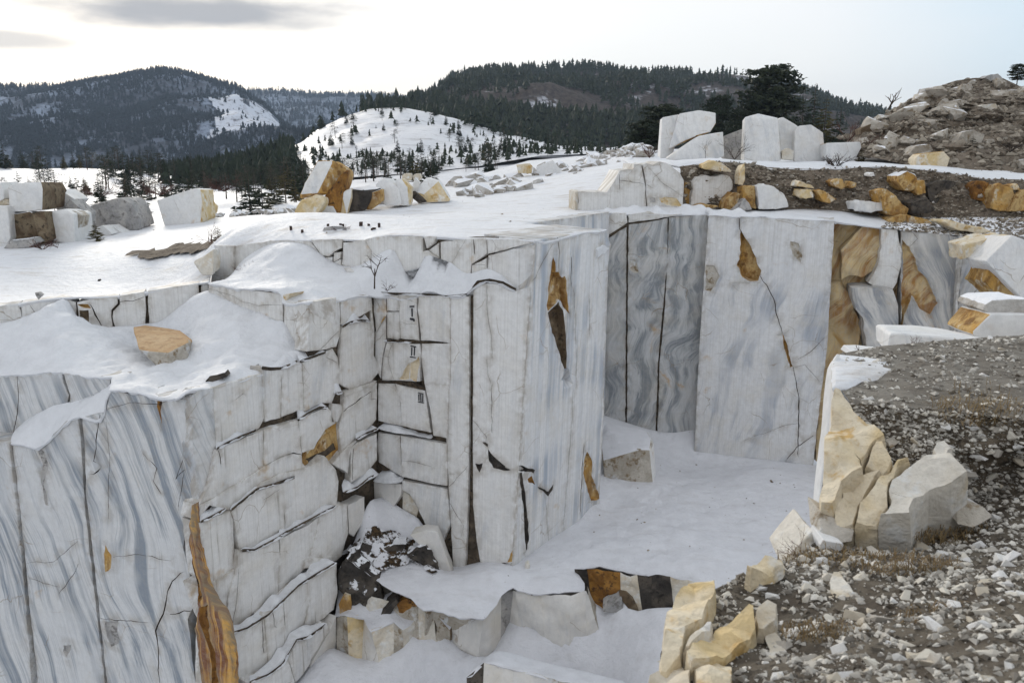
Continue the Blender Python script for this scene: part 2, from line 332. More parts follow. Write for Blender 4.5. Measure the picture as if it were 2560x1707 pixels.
def segdist(P, line, closed=False):
    d = np.full(len(P), 1e9); q = list(line) + ([line[0]] if closed else [])
    for a, b in zip(q[:-1], q[1:]):
        a = np.array(a); b = np.array(b); ab = b - a; t = np.clip(((P - a) @ ab) / (ab @ ab + 1e-12), 0, 1)
        d = np.minimum(d, np.hypot(*(P - (a + t[:, None] * ab)).T))
    return d
def dens(poly, step, closed=True, jit=0., seed=0.):
    out = []; n = len(poly)
    for i in range(n if closed else n - 1):
        a = np.array(poly[i], float); b = np.array(poly[(i + 1) % n], float); k = max(1, int(np.linalg.norm(b - a) / step)); nn = np.array([-(b - a)[1], (b - a)[0]]); nn /= (np.linalg.norm(nn) + 1e-9)
        for j in range(k):
            p = a + (b - a) * j / k
            if jit: p = p + nn * jit * (noise.noise(Vector((p[0] * 3.1 + seed, p[1] * 3.1, seed))) + .6 * noise.noise(Vector((p[0] * 11 + seed, p[1] * 11, seed))))
            out.append(tuple(p))
    if not closed: out.append(tuple(poly[-1]))
    return out
def area2(p): p = np.asarray(p); return .5 * np.sum(p[:, 0] * np.roll(p[:, 1], -1) - np.roll(p[:, 0], -1) * p[:, 1])
def inset(poly, d):
    p = np.asarray(poly, float)
    if area2(p) < 0: p = p[::-1]
    e = np.roll(p, -1, 0) - p; e /= (np.linalg.norm(e, axis=1)[:, None] + 1e-9); nn = np.stack([-e[:, 1], e[:, 0]], 1)
    m = nn + np.roll(nn, 1, 0); l = np.linalg.norm(m, axis=1); m /= (l[:, None] + 1e-9); k = np.minimum(2.0, 1 / np.maximum(.35, l / 2))
    return [tuple(x) for x in p + m * d * k[:, None]]
def cdt(rings, lines, pts):
    V, Ed = [], []
    for r in rings:
        b = len(V); V += r; Ed += [(b + i, b + (i + 1) % len(r)) for i in range(len(r))]
    for r in lines:
        b = len(V); V += r; Ed += [(b + i, b + i + 1) for i in range(len(r) - 1)]
    V += [tuple(p) for p in pts]
    o = delaunay_2d_cdt([Vector(p) for p in V], Ed, [], 0, 1e-5)
    return np.array([tuple(v) for v in o[0]]), np.array([f for f in o[2]], dtype=int)

# a dressed or broken face of rock: outline, optional open cracks (grooves) and cavities, with thickness
def slab(wall, parent, mat, f, outline, off=0., thick=.6, gap=.018, jit=.02, step=.2, grid=.4, relief=.02, cracks=(), patches=(), name='marble_block', chamfer=.009, label=None, rf=.6, fuv=None):
    tof = lambda pts, ff=f: [wall.uv(wall.hit(ff, x, y, off)) for x, y in pts]
    sd = random.random() * 50
    po = fuv if fuv is not None else tof(outline)
    p2 = inset(po, gap); outer = dens(p2, step, True, jit, sd); ring = inset(outer, chamfer); ring2 = inset(outer, .11)
    P = np.array(outer); lo = P.min(0); hi_ = P.max(0)
    gx, gy = np.meshgrid(np.arange(lo[0], hi_[0], grid), np.arange(lo[1], hi_[1], grid * 1.2)); G = np.stack([gx.ravel(), gy.ravel()], 1)
    G = G + rng.uniform(-.25, .25, G.shape) * grid
    G = G[inpoly(G, ring)]
    if len(G): G = G[segdist(G, ring, True) > grid * .35]
    lines, cl = [], []
    for c in cracks:
        ff, pts, wd, dp = (c if isinstance(c[0], str) else (f,) + tuple(c))
        ln = dens(tof(pts, ff), .22, False, .05, sd); q = np.array(ln)
        t = np.gradient(q, axis=0); t /= (np.linalg.norm(t, axis=1)[:, None] + 1e-9); nn = np.stack([-t[:, 1], t[:, 0]], 1)
        ws = np.array([wd * (.45 + .9 * abs(noise.noise(Vector((a * 2.3, b * 2.3, sd))))) for a, b in ln]) * np.sin(np.linspace(.35, math.pi - .35, len(ln))) ** .5
        for k in (-.5, 0, .5): lines.append([tuple(x) for x in q + nn * (ws * k)[:, None]])
        cl.append((ln, wd, dp, ws))
        if len(G): G = G[segdist(G, ln) > wd * .8]
    pl, rings = [], [outer, ring]
    extra_pts = np.array(ring2)[::2]; extra_pts = extra_pts[inpoly(extra_pts, ring)]; G = np.concatenate([G, extra_pts]) if len(G) else extra_pts
    for pc in patches:
        ff, pts, dp, pm, pn = (pc if isinstance(pc[0], str) and isinstance(pc[1], list) else (f,) + tuple(pc))
        a = dens(tof(pts, ff), .14, True, .06, sd); b = inset(a, .05); rings += [a, b]; pl.append((a, b, dp, pm, pn))
        q = np.array(a); l2 = q.min(0); h2 = q.max(0); gx, gy = np.meshgrid(np.arange(l2[0], h2[0], .14), np.arange(l2[1], h2[1], .17)); g2 = np.stack([gx.ravel(), gy.ravel()], 1) + rng.uniform(-.05, .05, (gx.size, 2))
        if len(G): G = G[~inpoly(G, a)]
        g2 = g2[inpoly(g2, b)]; G = np.concatenate([G, g2]) if len(G) else g2
    V2, T = cdt(rings, lines, G)
    cen = V2[T].mean(1); keep = inpoly(cen, outer); T = T[keep]; cen = cen[keep]
    db = segdist(V2, outer, True)
    H = np.array([relief * (.9 - 1.2 * noise.noise(Vector((a * rf + sd, b * rf, sd)), noise_basis='VORONOI_F1') + .35 * fbm((a * rf * 3, b * rf * 3, sd), 1, 3)) if name == 'rock_slab' else relief * (fbm((a * rf + sd, b * rf, sd), 1, 4)) for a, b in V2]); H = np.where(db < 1e-3, -chamfer, H)
    mi = np.zeros(len(T), int); pid = np.full(len(T), -1)
    for ln, wd, dp, ws in cl:
        A = np.array(ln); d = segdist(V2, ln); near = np.argmin(np.hypot(V2[:, None, 0] - A[None, :, 0], V2[:, None, 1] - A[None, :, 1]), 1)
        lim = ws[near] * .5; H = np.where((d < lim * .6) & (db > 1e-3), H - dp * (1 - d / np.maximum(lim, 1e-4) * .6), H)
        dc = segdist(cen, ln); nc = np.argmin(np.hypot(cen[:, None, 0] - A[None, :, 0], cen[:, None, 1] - A[None, :, 1]), 1)
        mi = np.where(dc < ws[nc] * .5, 1, mi)
    for k, (a, b, dp, pm, pn) in enumerate(pl):
        ins = inpoly(V2, b) | (segdist(V2, b, True) < 2e-3)
        rough = np.array([noise.noise(Vector((x * 2.6 + sd, y * 1.1, sd))) + .5 * noise.noise(Vector((x * 7 + sd, y * 3, sd))) for x, y in V2])
        H = np.where(ins & (db > 1e-3), H - dp * (1 + .55 * rough), H); pid = np.where(inpoly(cen, a), k, pid)
    V3 = np.array([wall.at(a, b, off + h) for (a, b), h in zip(V2, H)])
    nf = wall.u.cross(wall.v).dot(wall.n) > 0
    Tf = T if nf else T[:, ::-1]
    # orientation of the triangles in uv
    e1 = V2[T[:, 1]] - V2[T[:, 0]]; e2 = V2[T[:, 2]] - V2[T[:, 0]]; cw = (e1[:, 0] * e2[:, 1] - e1[:, 1] * e2[:, 0]) < 0
    Tf[cw] = Tf[cw][:, ::-1]
    main = pid < 0
    # sides
    bi = [int(np.argmin(np.hypot(V2[:, 0] - x, V2[:, 1] - y))) for x, y in outer]
    nb = len(V3); back = np.array([wall.at(V2[i][0], V2[i][1], off - thick) for i in bi])
    faces = [tuple(t) for t in Tf[main]]; m2 = list(mi[main])
    for i in range(len(bi)):
        j = (i + 1) % len(bi)
        q = (bi[i], nb + i, nb + j, bi[j]) if nf else (bi[j], nb + j, nb + i, bi[i])
        faces.append(q); m2.append(0)
    uvs = np.concatenate([V2, V2[bi] + np.array([thick * .8, thick * .8])])
    o = mesh(name, np.concatenate([V3, back]), faces, [mat, 'crack_fill'], parent, m2, uvs, 18 if name == 'rock_slab' else 35)
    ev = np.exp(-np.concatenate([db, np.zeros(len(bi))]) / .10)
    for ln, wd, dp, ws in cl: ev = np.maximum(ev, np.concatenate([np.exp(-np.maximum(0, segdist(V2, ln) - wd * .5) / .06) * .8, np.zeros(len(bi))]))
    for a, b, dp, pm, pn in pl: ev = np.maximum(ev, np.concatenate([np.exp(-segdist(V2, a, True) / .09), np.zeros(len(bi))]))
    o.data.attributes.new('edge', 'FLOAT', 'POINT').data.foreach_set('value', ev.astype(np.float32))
    if label: o['label'] = label
    for k, (a, b, dp, pm, pn) in enumerate(pl):
        tf = Tf[pid == k]
        if len(tf):
            us, inv = np.unique(tf, return_inverse=True); q = mesh(pn, V3[us], inv.reshape(-1, 3), pm, parent, None, V2[us])
    return o

# ground and snow sheets: outline + height control points, interpolated smoothly
def rbf(ctrl, P):
    c = np.array(ctrl, float); n = len(c); A = c[:, :2]
    K = lambda d: np.where(d > 1e-9, d * d * np.log(d + 1e-12), 0)
    d = np.hypot(A[:, None, 0] - A[None, :, 0], A[:, None, 1] - A[None, :, 1]); M_ = np.zeros((n + 3, n + 3)); M_[:n, :n] = K(d) + np.eye(n) * 1e-3
    M_[:n, n] = 1; M_[:n, n + 1:] = A; M_[n, :n] = 1; M_[n + 1:, :n] = A.T
    s = np.linalg.solve(M_, np.concatenate([c[:, 2], [0, 0, 0]]))
    out = np.empty(len(P))
    for i in range(0, len(P), 4000):
        q = P[i:i + 4000]; dd = np.hypot(q[:, None, 0] - A[None, :, 0], q[:, None, 1] - A[None, :, 1]); out[i:i + 4000] = K(dd) @ s[:n] + s[n] + q @ s[n + 1:]
    return out
SHEETS = {}
def sheet(name, bound, ctrl, mat, grid=.5, amp=.03, freq=1., kind='structure', label=None, edge_free=.0, near=None, amp2=0, jit=.0, skirt=None, dents=()):
    if skirt is None: skirt = .13 if mat.startswith('snow') and mat != 'snow_far' else 0
    b2 = dens([(p[0], p[1]) for p in bound], grid, True, jit, 3.)
    P = np.array(b2); lo = P.min(0); hi_ = P.max(0)
    gx, gy = np.meshgrid(np.arange(lo[0], hi_[0], grid), np.arange(lo[1], hi_[1], grid)); G = np.stack([gx.ravel(), gy.ravel()], 1) + rng.uniform(-.3, .3, (gx.size, 2)) * grid
    G = G[inpoly(G, b2)]; G = G[segdist(G, b2, True) > grid * .4]
    V2, T = cdt([b2], [], G); cen = V2[T].mean(1); T = T[inpoly(cen, b2)]
    cb = []
    n = len(bound)
    for i in range(n):
        a = np.array(bound[i][:3]); b = np.array(bound[(i + 1) % n][:3]); k = max(1, int(np.linalg.norm(b - a) / max(grid * 3, 1.2)))
        cb += [tuple(a + (b - a) * j / k) for j in range(k)]
    allc = cb + [tuple(c) for c in ctrl]
    Z = rbf(allc, V2); fade = np.clip(segdist(V2, b2, True) / (grid * 2), 0, 1) * (1 - edge_free) + edge_free
    Z = Z + fade * np.array([amp * fbm((x, y, 1.7), freq, 5) + (amp2 * fbm((x, y, 9.1), freq * .2, 3) if amp2 else 0) for x, y in V2])
    for x, y, r_, d_ in dents: Z = Z - d_ * np.exp(-((V2[:, 0] - x) ** 2 + (V2[:, 1] - y) ** 2) / (r_ * r_)) * (fade > .5)
    e1 = V2[T[:, 1]] - V2[T[:, 0]]; e2 = V2[T[:, 2]] - V2[T[:, 0]]; cw = (e1[:, 0] * e2[:, 1] - e1[:, 1] * e2[:, 0]) < 0; T[cw] = T[cw][:, ::-1]
    V = np.column_stack([V2, Z]); SHEETS[name] = (V2, Z, allc); T = [tuple(t) for t in T]
    if skirt:
        bi = [int(np.argmin(np.hypot(V2[:, 0] - x, V2[:, 1] - y))) for x, y in b2]; b3 = np.array(b2); ccw = area2(b3) > 0; t = np.roll(b3, -1, 0) - np.roll(b3, 1, 0); t /= (np.linalg.norm(t, axis=1)[:, None] + 1e-9); nn = np.stack([t[:, 1], -t[:, 0]], 1) * (1 if ccw else -1)
        k1 = np.array([.5 + 1.1 * abs(noise.noise(Vector((x * 2.1, y * 2.1, 4)))) + .5 * abs(noise.noise(Vector((x * 7, y * 7, 2)))) for x, y in b2])
        r1 = np.column_stack([b3 + nn * (.06 * k1)[:, None], V[bi, 2] - skirt * .35 * k1]); r2 = np.column_stack([b3 + nn * .005, V[bi, 2] - skirt * k1]); n0 = len(V); m0 = len(bi); V = np.concatenate([V, r1, r2])
        for i in range(m0):
            j = (i + 1) % m0; q = [(bi[i], n0 + i, n0 + j, bi[j]), (n0 + i, n0 + m0 + i, n0 + m0 + j, n0 + j)]; T += q if ccw else [f[::-1] for f in q]
    o = mesh(name, V, T, mat, smooth=75, origin=(0, 0, 0))
    tag(o, label, None, None, kind); return o
def zat(name, x, y): return float(rbf(SHEETS[name][2], np.array([[x, y]]))[0])
# a strip of bank between two lines of points, roughened in depth
def ruled(name, A, B, mat, nu=60, nv=14, amp=.15, freq=1., kind='structure', parent=None, prof=None, smooth=50, bulge=0.):
    def rs(Lp, n):
        Lp = [Vector(p) for p in Lp]; d = [0]
        for a, b in zip(Lp[:-1], Lp[1:]): d.append(d[-1] + (b - a).length)
        o = []
        for i in range(n):
            t = d[-1] * i / (n - 1); k = 0
            while k < len(d) - 2 and d[k + 1] < t: k += 1
            o.append(Lp[k].lerp(Lp[k + 1], (t - d[k]) / max(1e-9, d[k + 1] - d[k])))
        return o
    a, b = rs(A, nu), rs(B, nu); V, Fc = [], []
    for i in range(nu):
        for j in range(nv):
            t = j / (nv - 1); p = a[i].lerp(b[i], t); k = math.sin(math.pi * t) ** .6 if 0 < t < 1 else 0
            nn = Vector((p.x, p.y, 0)).normalized()
            p = p - nn * (bulge * math.sin(math.pi * t)) + Vector((noise.noise(p * freq * 1.3), noise.noise(p * freq + Vector((9, 0, 0))), .5 * noise.noise(p * freq + Vector((0, 9, 0))))) * amp * k + nn * (amp * .6 * fbm(p, freq * 2.6, 4) * k)
            V.append(p)
    for i in range(nu - 1):
        for j in range(nv - 1): q = i * nv + j; Fc.append((q, q + 1, q + nv + 1, q + nv))
    o = mesh(name, V, Fc, mat, parent, smooth=smooth, origin=None if parent else (0, 0, 0))
    if not parent: tag(o, kind=kind)
    return o, V
def hullmesh(P, sub=2, rough=.03, seed=0., sides=(), detail=1.):
    bm = bmesh.new()
    for p in P: bm.verts.new(p)
    r = bmesh.ops.convex_hull(bm, input=bm.verts); bmesh.ops.delete(bm, geom=[g for g in r['geom_interior'] if isinstance(g, bmesh.types.BMVert)], context='VERTS')
    bmesh.ops.dissolve_limit(bm, angle_limit=math.radians(6), verts=bm.verts, edges=bm.edges)
    bmesh.ops.recalc_face_normals(bm, faces=bm.faces)
    for fc in bm.faces:
        for k, (d, th) in enumerate(sides):
            if fc.normal.dot(Vector(d).normalized()) > th: fc.material_index = k + 1; break
    size = max((max(v.co[i] for v in bm.verts) - min(v.co[i] for v in bm.verts)) for i in range(3))
    bmesh.ops.bevel(bm, geom=list(bm.edges), offset=size * .012, segments=1, affect='EDGES', clamp_overlap=True, material=-1)
    bmesh.ops.triangulate(bm, faces=bm.faces)
    for _ in range(sub):
        es = [e for e in bm.edges if e.calc_length() > size * .09]
        if not es: break
        bmesh.ops.subdivide_edges(bm, edges=es, cuts=1, use_grid_fill=False); bmesh.ops.triangulate(bm, faces=bm.faces)
    bm.normal_update()
    for v in bm.verts:
        p = v.co; k = detail / size; n = fbm(p + Vector((seed, seed * .7, 0)), 2.2 * k, 4) * rough * size
        v.co = p + v.normal * n
    V = [tuple(v.co) for v in bm.verts]; bm.verts.index_update(); Fc = [[v.index for v in f.verts] for f in bm.faces]; mi = [f.material_index for f in bm.faces]; bm.free(); return V, Fc, mi
def ygr(f, pts, z):                              # distance of something standing on level z, from its lowest seen point
    b = max(pts, key=lambda p: S(f, p[0], p[1])[1]); return onz(f, b[0], b[1], z).y
ROCKS = []
def rock(name, label, cat, f, pts, Y, depth, mat, sides=(), smat=(), shrink=.86, drop=.06, rough=.022, sub=3, group=None, sink=.12, parent=None, extra=(), detail=1., slant=0.):
    if isinstance(Y, tuple): Y = ygr(f, pts, Y[1])
    if callable(Y): yy = Y; Y = 0; fr = [aty(f, p[0], p[1], yy(S(f, p[0], p[1])[1] * .91875) + (p[2] if len(p) > 2 else 0)) for p in pts]
    else: fr = [aty(f, p[0], p[1], Y + (p[2] if len(p) > 2 else 0)) for p in pts]
    zmin = min(p.z for p in fr); h = max(p.z for p in fr) - zmin
    c = sum(fr, Vector()) / len(fr); P = []
    for p in fr:
        q = p.copy()
        if p.z < zmin + .22 * h: q.z -= sink
        P.append(q)
        bk = Vector((c.x + (p.x - c.x) * shrink + slant * depth, p.y + depth * random.uniform(.85, 1.1), p.z if p.z < zmin + .25 * h else p.z - drop * h * random.uniform(.3, 1.6)))
        P.append(bk)
    P += [aty(e[0], e[1], e[2], Y + e[3]) for e in extra]
    V, Fc, mi = hullmesh(P, sub, rough, random.random() * 30, sides, detail)
    o = mesh(name, V, Fc, [mat] + list(smat), parent, mi, smooth=28)
    if parent is None: tag(o, label, cat, group)
    ROCKS.append((o, fr)); return o
# a rounded strip of snow lying along a ledge
def snow_strip(path, width, hgt, name='snow_ledge', mat='snow_ledge', back=None, seed=1., parent=None):
    P = [Vector(p) for p in path]; d = [0]
    for a, b in zip(P[:-1], P[1:]): d.append(d[-1] + (b - a).length)
    n = max(6, int(d[-1] / .13)); V, Fc = [], []; m = 8
    for i in range(n):
        t = d[-1] * i / (n - 1); k = 0
        while k < len(d) - 2 and d[k + 1] < t: k += 1
        p = P[k].lerp(P[k + 1], (t - d[k]) / max(1e-9, d[k + 1] - d[k])); q = i / (n - 1)
        tp = min(1, (math.sin(math.pi * q) * 3.2) ** .5 if 0 < q < 1 else .02)
        bk = back if back is not None else Vector((p.x, p.y, 0)).normalized()
        wob = min(1.2, max(.06, .5 + 1.3 * noise.noise(p * 1.9 + Vector((seed, 0, 0))))); wob2 = .8 + .5 * noise.noise(p * 1.1 + Vector((0, seed, 0)))
        for j in range(m):
            a = j / (m - 1); x = -.06 * wob + a * width * wob2 * (.35 + .65 * tp)
            z = hgt * wob * tp * (math.sin(min(1, a * 2.2) * math.pi / 2) * .85 + .3 * a) - .05 * (1 - a) * tp
            V.append(p + bk * x + Vector((0, 0, z)) + Vector((0, 0, .02 * noise.noise(p * 7 + Vector((a * 3, 0, seed))))))
    for i in range(n - 1):
        for j in range(m - 1): r = i * m + j; Fc.append((r, r + m, r + m + 1, r + 1))
    o = mesh(name, V, Fc, mat, parent, smooth=70)
    if parent is None: tag(o, kind='stuff')
    return o

# ================================================================== THE QUARRY: planes of the cut faces
T = onz('D', 1228, 551, 0); TB = onz('D', 1178, 1284, -11.5); R = onz('D', 1392, 527, 0); BK = onz('D', 1215, 514, 0); BC = onz('D', 1400, 487, 0)
W_front = Wall(T, T + Vector((-.919, .394, 0)), TB)
CO = W_front.hit('D', 865, 800)
W_right = Wall(T, R, TB)
W_long = Wall(CO, CO + Vector((-math.sin(math.radians(31)), -math.cos(math.radians(31)), 0)))
K = W_long.hit('D', 437, 915)
W_left = Wall(K, K + Vector((-math.sin(math.radians(67)), math.cos(math.radians(67)), 0)))
MM = W_long.hit('A2', 1045, 900)
W_nook = Wall(MM, (-11.4, 31.3, 0))
W_shelf = Wall(onz('D', 0, 702, -2.6), onz('D', 478, 650, -2.1))
W_upper = Wall(T, T + Vector((-.88, .475, 0)))
W_b0 = Wall(BK, BC); W_b1 = Wall((4.6, 41.25, 0), (9.5, 40.6, 0))
W_b2 = Wall(onz('D', 1605, 1030, -11.5), onz('D', 1865, 1060, -11.5)); W_b3 = Wall((14.4, 38.8, 0), (24.5, 36.6, 0))
def lower(pts, k): return pts
# ---------------- left face with grey bands
wl = thing('quarry_face', 'tall sawn quarry face with blue-grey folded bands at lower left', 'rock wall', (-14, 25.5, -16))
slab(W_left, wl, 'backing', 'D', [(-400, 850), (250, 870), (420, 925), (450, 1200), (500, 1800), (-400, 1800)], off=-1.0, thick=.4, gap=0, name='joint_fill', grid=1.5)
slab(W_left, wl, 'marble_banded', 'D', [(254, 892), (284, 900), (345, 907), (402, 914), (436, 917), (446, 1040), (455, 1160), (437, 1190), (423, 1257), (435, 1295), (451, 1379), (433, 1423), (446, 1530), (470, 1720), (268, 1720), (246, 1568), (228, 1418), (200, 1170), (187, 955), (227, 947), (241, 943), (246, 919)],
     off=0, thick=1.6, grid=.35, relief=.06, gap=.035, jit=.03, cracks=[('A3', [(880, 630), (830, 1040), (900, 1090), (830, 1160)], .05, .12), ('A3', [(935, 690), (970, 1000), (960, 1560)], .022, .03), ('A3', [(960, 580), (1150, 520), (1420, 545), (1560, 470)], .022, .03), ('A3', [(1270, 980), (1400, 1110), (1360, 1230), (1440, 1330)], .03, .03),
     ('A3', [(1700, 880), (1640, 960), (1560, 1200), (1640, 1120), (1590, 1450)], .03, .04), ('A4', [(1610, 575), (1500, 740), (1470, 950), (1400, 1100), (1430, 1568)], .07, .1), ('A4', [(1520, 950), (1740, 915)], .05, .06), ('A4', [(900, 985), (1080, 1000), (1320, 1025)], .03, .04), ('A4', [(1010, 435), (1250, 415), (1530, 470)], .02, .02)],
     patches=[('A4', [(940, 330), (1000, 420), (1000, 540), (950, 570), (930, 420)], .03, 'ochre', 'ochre_stain'), ('A4', [(940, 1010), (1070, 1005), (1060, 1200), (1000, 1240), (960, 1150)], .04, 'grey_rock', 'broken_patch'), ('A3', [(1400, 470), (1440, 480), (1420, 560), (1430, 720), (1405, 560)], .02, 'rust', 'rust_streak')])
slab(W_left, wl, 'marble_banded', 'D', [(28, 1017), (84, 1024), (110, 1012), (125, 995), (150, 966), (182, 956), (196, 1170), (224, 1418), (242, 1568), (262, 1720), (102, 1720), (86, 1568), (48, 1192)], off=-.04, thick=1.6, grid=.35, relief=.07, gap=.02, jit=.03,
     cracks=[('A4', [(240, 490), (480, 480), (690, 300)], .02, .02), ('A4', [(530, 760), (680, 560), (700, 500)], .03, .03), ('A4', [(270, 630), (520, 700)], .02, .02)], patches=[('A3', [(340, 930), (400, 960), (430, 1100), (390, 1250), (440, 1440), (410, 1430), (370, 1200), (380, 1080)], .05, 'grey_rock', 'broken_patch'), ('A4', [(560, 1220), (630, 1220), (620, 1290), (590, 1340), (555, 1280)], .05, 'grey_rock', 'broken_patch')])
slab(W_left, wl, 'marble_banded', 'D', [(-300, 985), (24, 1015), (42, 1192), (70, 1500), (82, 1720), (-300, 1720)], off=.02, thick=1.6, grid=.5, relief=.05, gap=.02)
slab(W_left, wl, 'marble_banded', 'A3', [(-900, 270), (-300, 285), (0, 277), (300, 262), (553, 242), (566, 340), (615, 455), (600, 540), (210, 800), (130, 900), (-900, 900)], off=-.85, thick=1.4, grid=.4, relief=.04, jit=.03, cracks=[([(150, 290), (165, 520), (110, 860)], .05, .06)])
slab(W_left, wl, 'marble_banded', 'A3', [(564, 252), (770, 284), (1012, 291), (985, 335), (960, 480), (700, 620), (600, 620), (622, 455), (604, 400)], off=-.8, thick=1.4, grid=.35, relief=.04, jit=.03)
# rusty broken corner
slab(W_left, wl, 'rust_streak', 'D', [(440, 1158), (446, 1235), (456, 1290), (470, 1345), (490, 1385), (512, 1412), (524, 1470), (533, 1512), (540, 1720), (482, 1720), (462, 1568), (448, 1440), (456, 1395), (452, 1340), (440, 1290), (432, 1240)], off=.5, thick=.3, grid=.12, relief=.07, rf=1.8, jit=.06, step=.12, name='rusty_corner', label='rust-brown and orange broken corner',
     patches=[('A4', [(1700, 420), (1750, 560), (1810, 760), (1790, 850), (1720, 640), (1660, 400)], .06, 'rust', 'rust_vein'), ('A4', [(1790, 900), (1870, 860), (1860, 1100), (1930, 1300), (1960, 1560), (1900, 1568), (1880, 1250), (1800, 1080)], .08, 'rust', 'rust_vein')])
# ---------------- long stepped face
lg = thing('quarry_face', 'stepped white marble face with stacked courses and snowy ledges, left of the inner corner', 'rock wall', (-7, 27, -16))
slab(W_long, lg, 'backing', 'D', [(868, 660), (868, 1250), (760, 1540), (600, 1800), (560, 1800), (540, 1500), (500, 1380), (470, 1165), (452, 935), (520, 915), (640, 868), (706, 835), (716, 705), (800, 695)], off=-.08, thick=.5, gap=0, name='joint_fill', grid=1.2)
def LB(f, pts, off, mat='marble_block', **k): return slab(W_long, lg, mat, f, pts, off=off, thick=off + .55, gap=k.pop('gap', -.012), grid=.35, relief=.02, jit=.03, rf=.8, **k)
LB('A5', [(125, 484), (200, 415), (330, 395), (345, 640), (352, 920), (300, 1200), (206, 1440), (166, 969)], .0, 'marble_banded')
LB('A5', [(335, 392), (762, 262), (772, 420), (790, 640), (740, 745), (355, 915), (345, 620)], 0, cracks=[([(530, 490), (600, 440)], .02, .02)])
LB('A5', [(778, 215), (945, 215), (930, 650), (800, 690), (775, 430)], .03)
LB('A5', [(948, 215), (1128, 162), (1140, 598), (1090, 590), (935, 648)], .0)
LB('A5', [(1135, 155), (1345, 70), (1395, 42), (1438, 120), (1462, 270), (1455, 340), (1385, 530), (1300, 520), (1148, 598)], .04, cracks=[([(1340, 120), (1440, 170)], .02, .02)])
LB('A2', [(1325, 1098), (1450, 1060), (1555, 1062), (1572, 1200), (1578, 1330), (1618, 1400), (1622, 1470), (1560, 1545), (1380, 1610), (1300, 1560), (1310, 1300)], .03)
LB('A2', [(1068, 897), (1303, 886), (1308, 1165), (1276, 1262), (1155, 1290), (1038, 1300)], .02, cracks=[([(1300, 1130), (1150, 1280)], .018, .02)], mat='marble_bench')
LB('A2', [(1315, 884), (1440, 842), (1522, 842), (1562, 915), (1568, 960), (1340, 1082), (1316, 1080)], .0)
LB('A2', [(1530, 842), (1560, 842), (1585, 1120), (1582, 1340), (1570, 1330), (1560, 920)], -.02)
# second course
LB('A5', [(362, 945), (600, 840), (770, 770), (780, 1088), (560, 1235), (410, 1330), (215, 1425), (310, 1210)], .12, cracks=[([(375, 950), (400, 1070)], .05, .08)])
LB('A5', [(785, 768), (1090, 680), (1110, 900), (1120, 978), (1050, 960), (930, 1000), (786, 1082)], .14)
LB('A5', [(1096, 678), (1200, 620), (1345, 565), (1382, 605), (1388, 690), (1422, 702), (1330, 760), (1225, 930), (1128, 965), (1112, 880)], .13)
LB('A5', [(1390, 530), (1470, 540), (1486, 585), (1440, 690), (1410, 695), (1390, 640)], .06)
LB('A5', [(1500, 445), (1700, 370), (1790, 345), (1782, 670), (1700, 760), (1600, 832), (1475, 955), (1455, 730), (1490, 600)], .10, cracks=[([(1495, 600), (1640, 490), (1740, 420)], .05, .06), ([(1745, 425), (1735, 490), (1780, 485)], .03, .04)])
LB('A5', [(1505, 425), (1790, 335), (1750, 372), (1640, 410), (1510, 470)], .16)
LB('A5', [(210, 1445), (400, 1335), (780, 1098), (930, 1012), (1050, 972), (1118, 990), (1125, 1060), (1168, 1112), (1060, 1180), (900, 1228), (720, 1285), (480, 1478), (300, 1430), (190, 1560)], .16)
# the rusty hollow between second and third course
LB('A5', [(1132, 965), (1230, 930), (1330, 765), (1425, 705), (1490, 605), (1480, 740), (1470, 955), (1380, 1075), (1180, 1200), (1175, 1110), (1125, 1060)], -.05, 'ochre', name='rusty_hollow', label='orange and black hollow broken out of the face', patches=[([(1150, 1020), (1300, 960), (1400, 880), (1420, 930), (1300, 1030), (1200, 1090)], .25, 'dark_rock', 'dark_hollow')])
# third course
LB('A6', [(275, 70), (460, -110), (560, -190), (700, -260), (840, -290), (990, -330), (1090, -420), (1190, -300), (1215, -200), (1200, 0), (1010, 90), (850, 190), (680, 290), (480, 395), (345, 398), (300, 140)], .26, cracks=[([(742, 40), (745, 215)], .03, .05), ([(560, -40), (700, -130)], .015, .02)])
LB('A6', [(0, 165), (130, 105), (265, 62), (292, 150), (296, 400), (300, 560), (215, 640), (100, 690), (50, 640), (30, 420)], .24)
LB('A5', [(1475, 965), (1620, 850), (1560, 920), (1530, 1150), (1400, 1068)], .2)
LB('A5', [(1565, 925), (1620, 880), (1790, 800), (1790, 1030), (1700, 1140), (1560, 1230)], .22, cracks=[([(1580, 930), (1570, 1210)], .04, .08)])
# fourth course
LB('A6', [(345, 408), (520, 395), (680, 300), (700, 440), (685, 775), (500, 930), (300, 1090), (220, 1130), (255, 800), (325, 560)], .42, cracks=[([(345, 560), (320, 850), (285, 1080)], .025, .03)])
LB('A6', [(100, 700), (210, 650), (300, 575), (300, 620), (240, 830), (215, 1120), (140, 1050), (30, 740)], .36, cracks=[([(110, 680), (260, 590)], .05, .1)])
LB('A6', [(705, 300), (950, 190), (1045, 110), (990, 380), (915, 565), (690, 770), (700, 500)], .42)
LB('A6', [(1055, 108), (1190, 25), (1290, 0), (1298, 265), (1240, 450), (1010, 468), (925, 560), (990, 390)], .45)
LB('A6', [(1300, 10), (1440, -60), (1445, 130), (1350, 280), (1310, 250)], .35, 'marble_step')
LB('A6', [(920, 500), (1010, 475), (1240, 455), (1200, 490), (1040, 545), (915, 560)], .52)
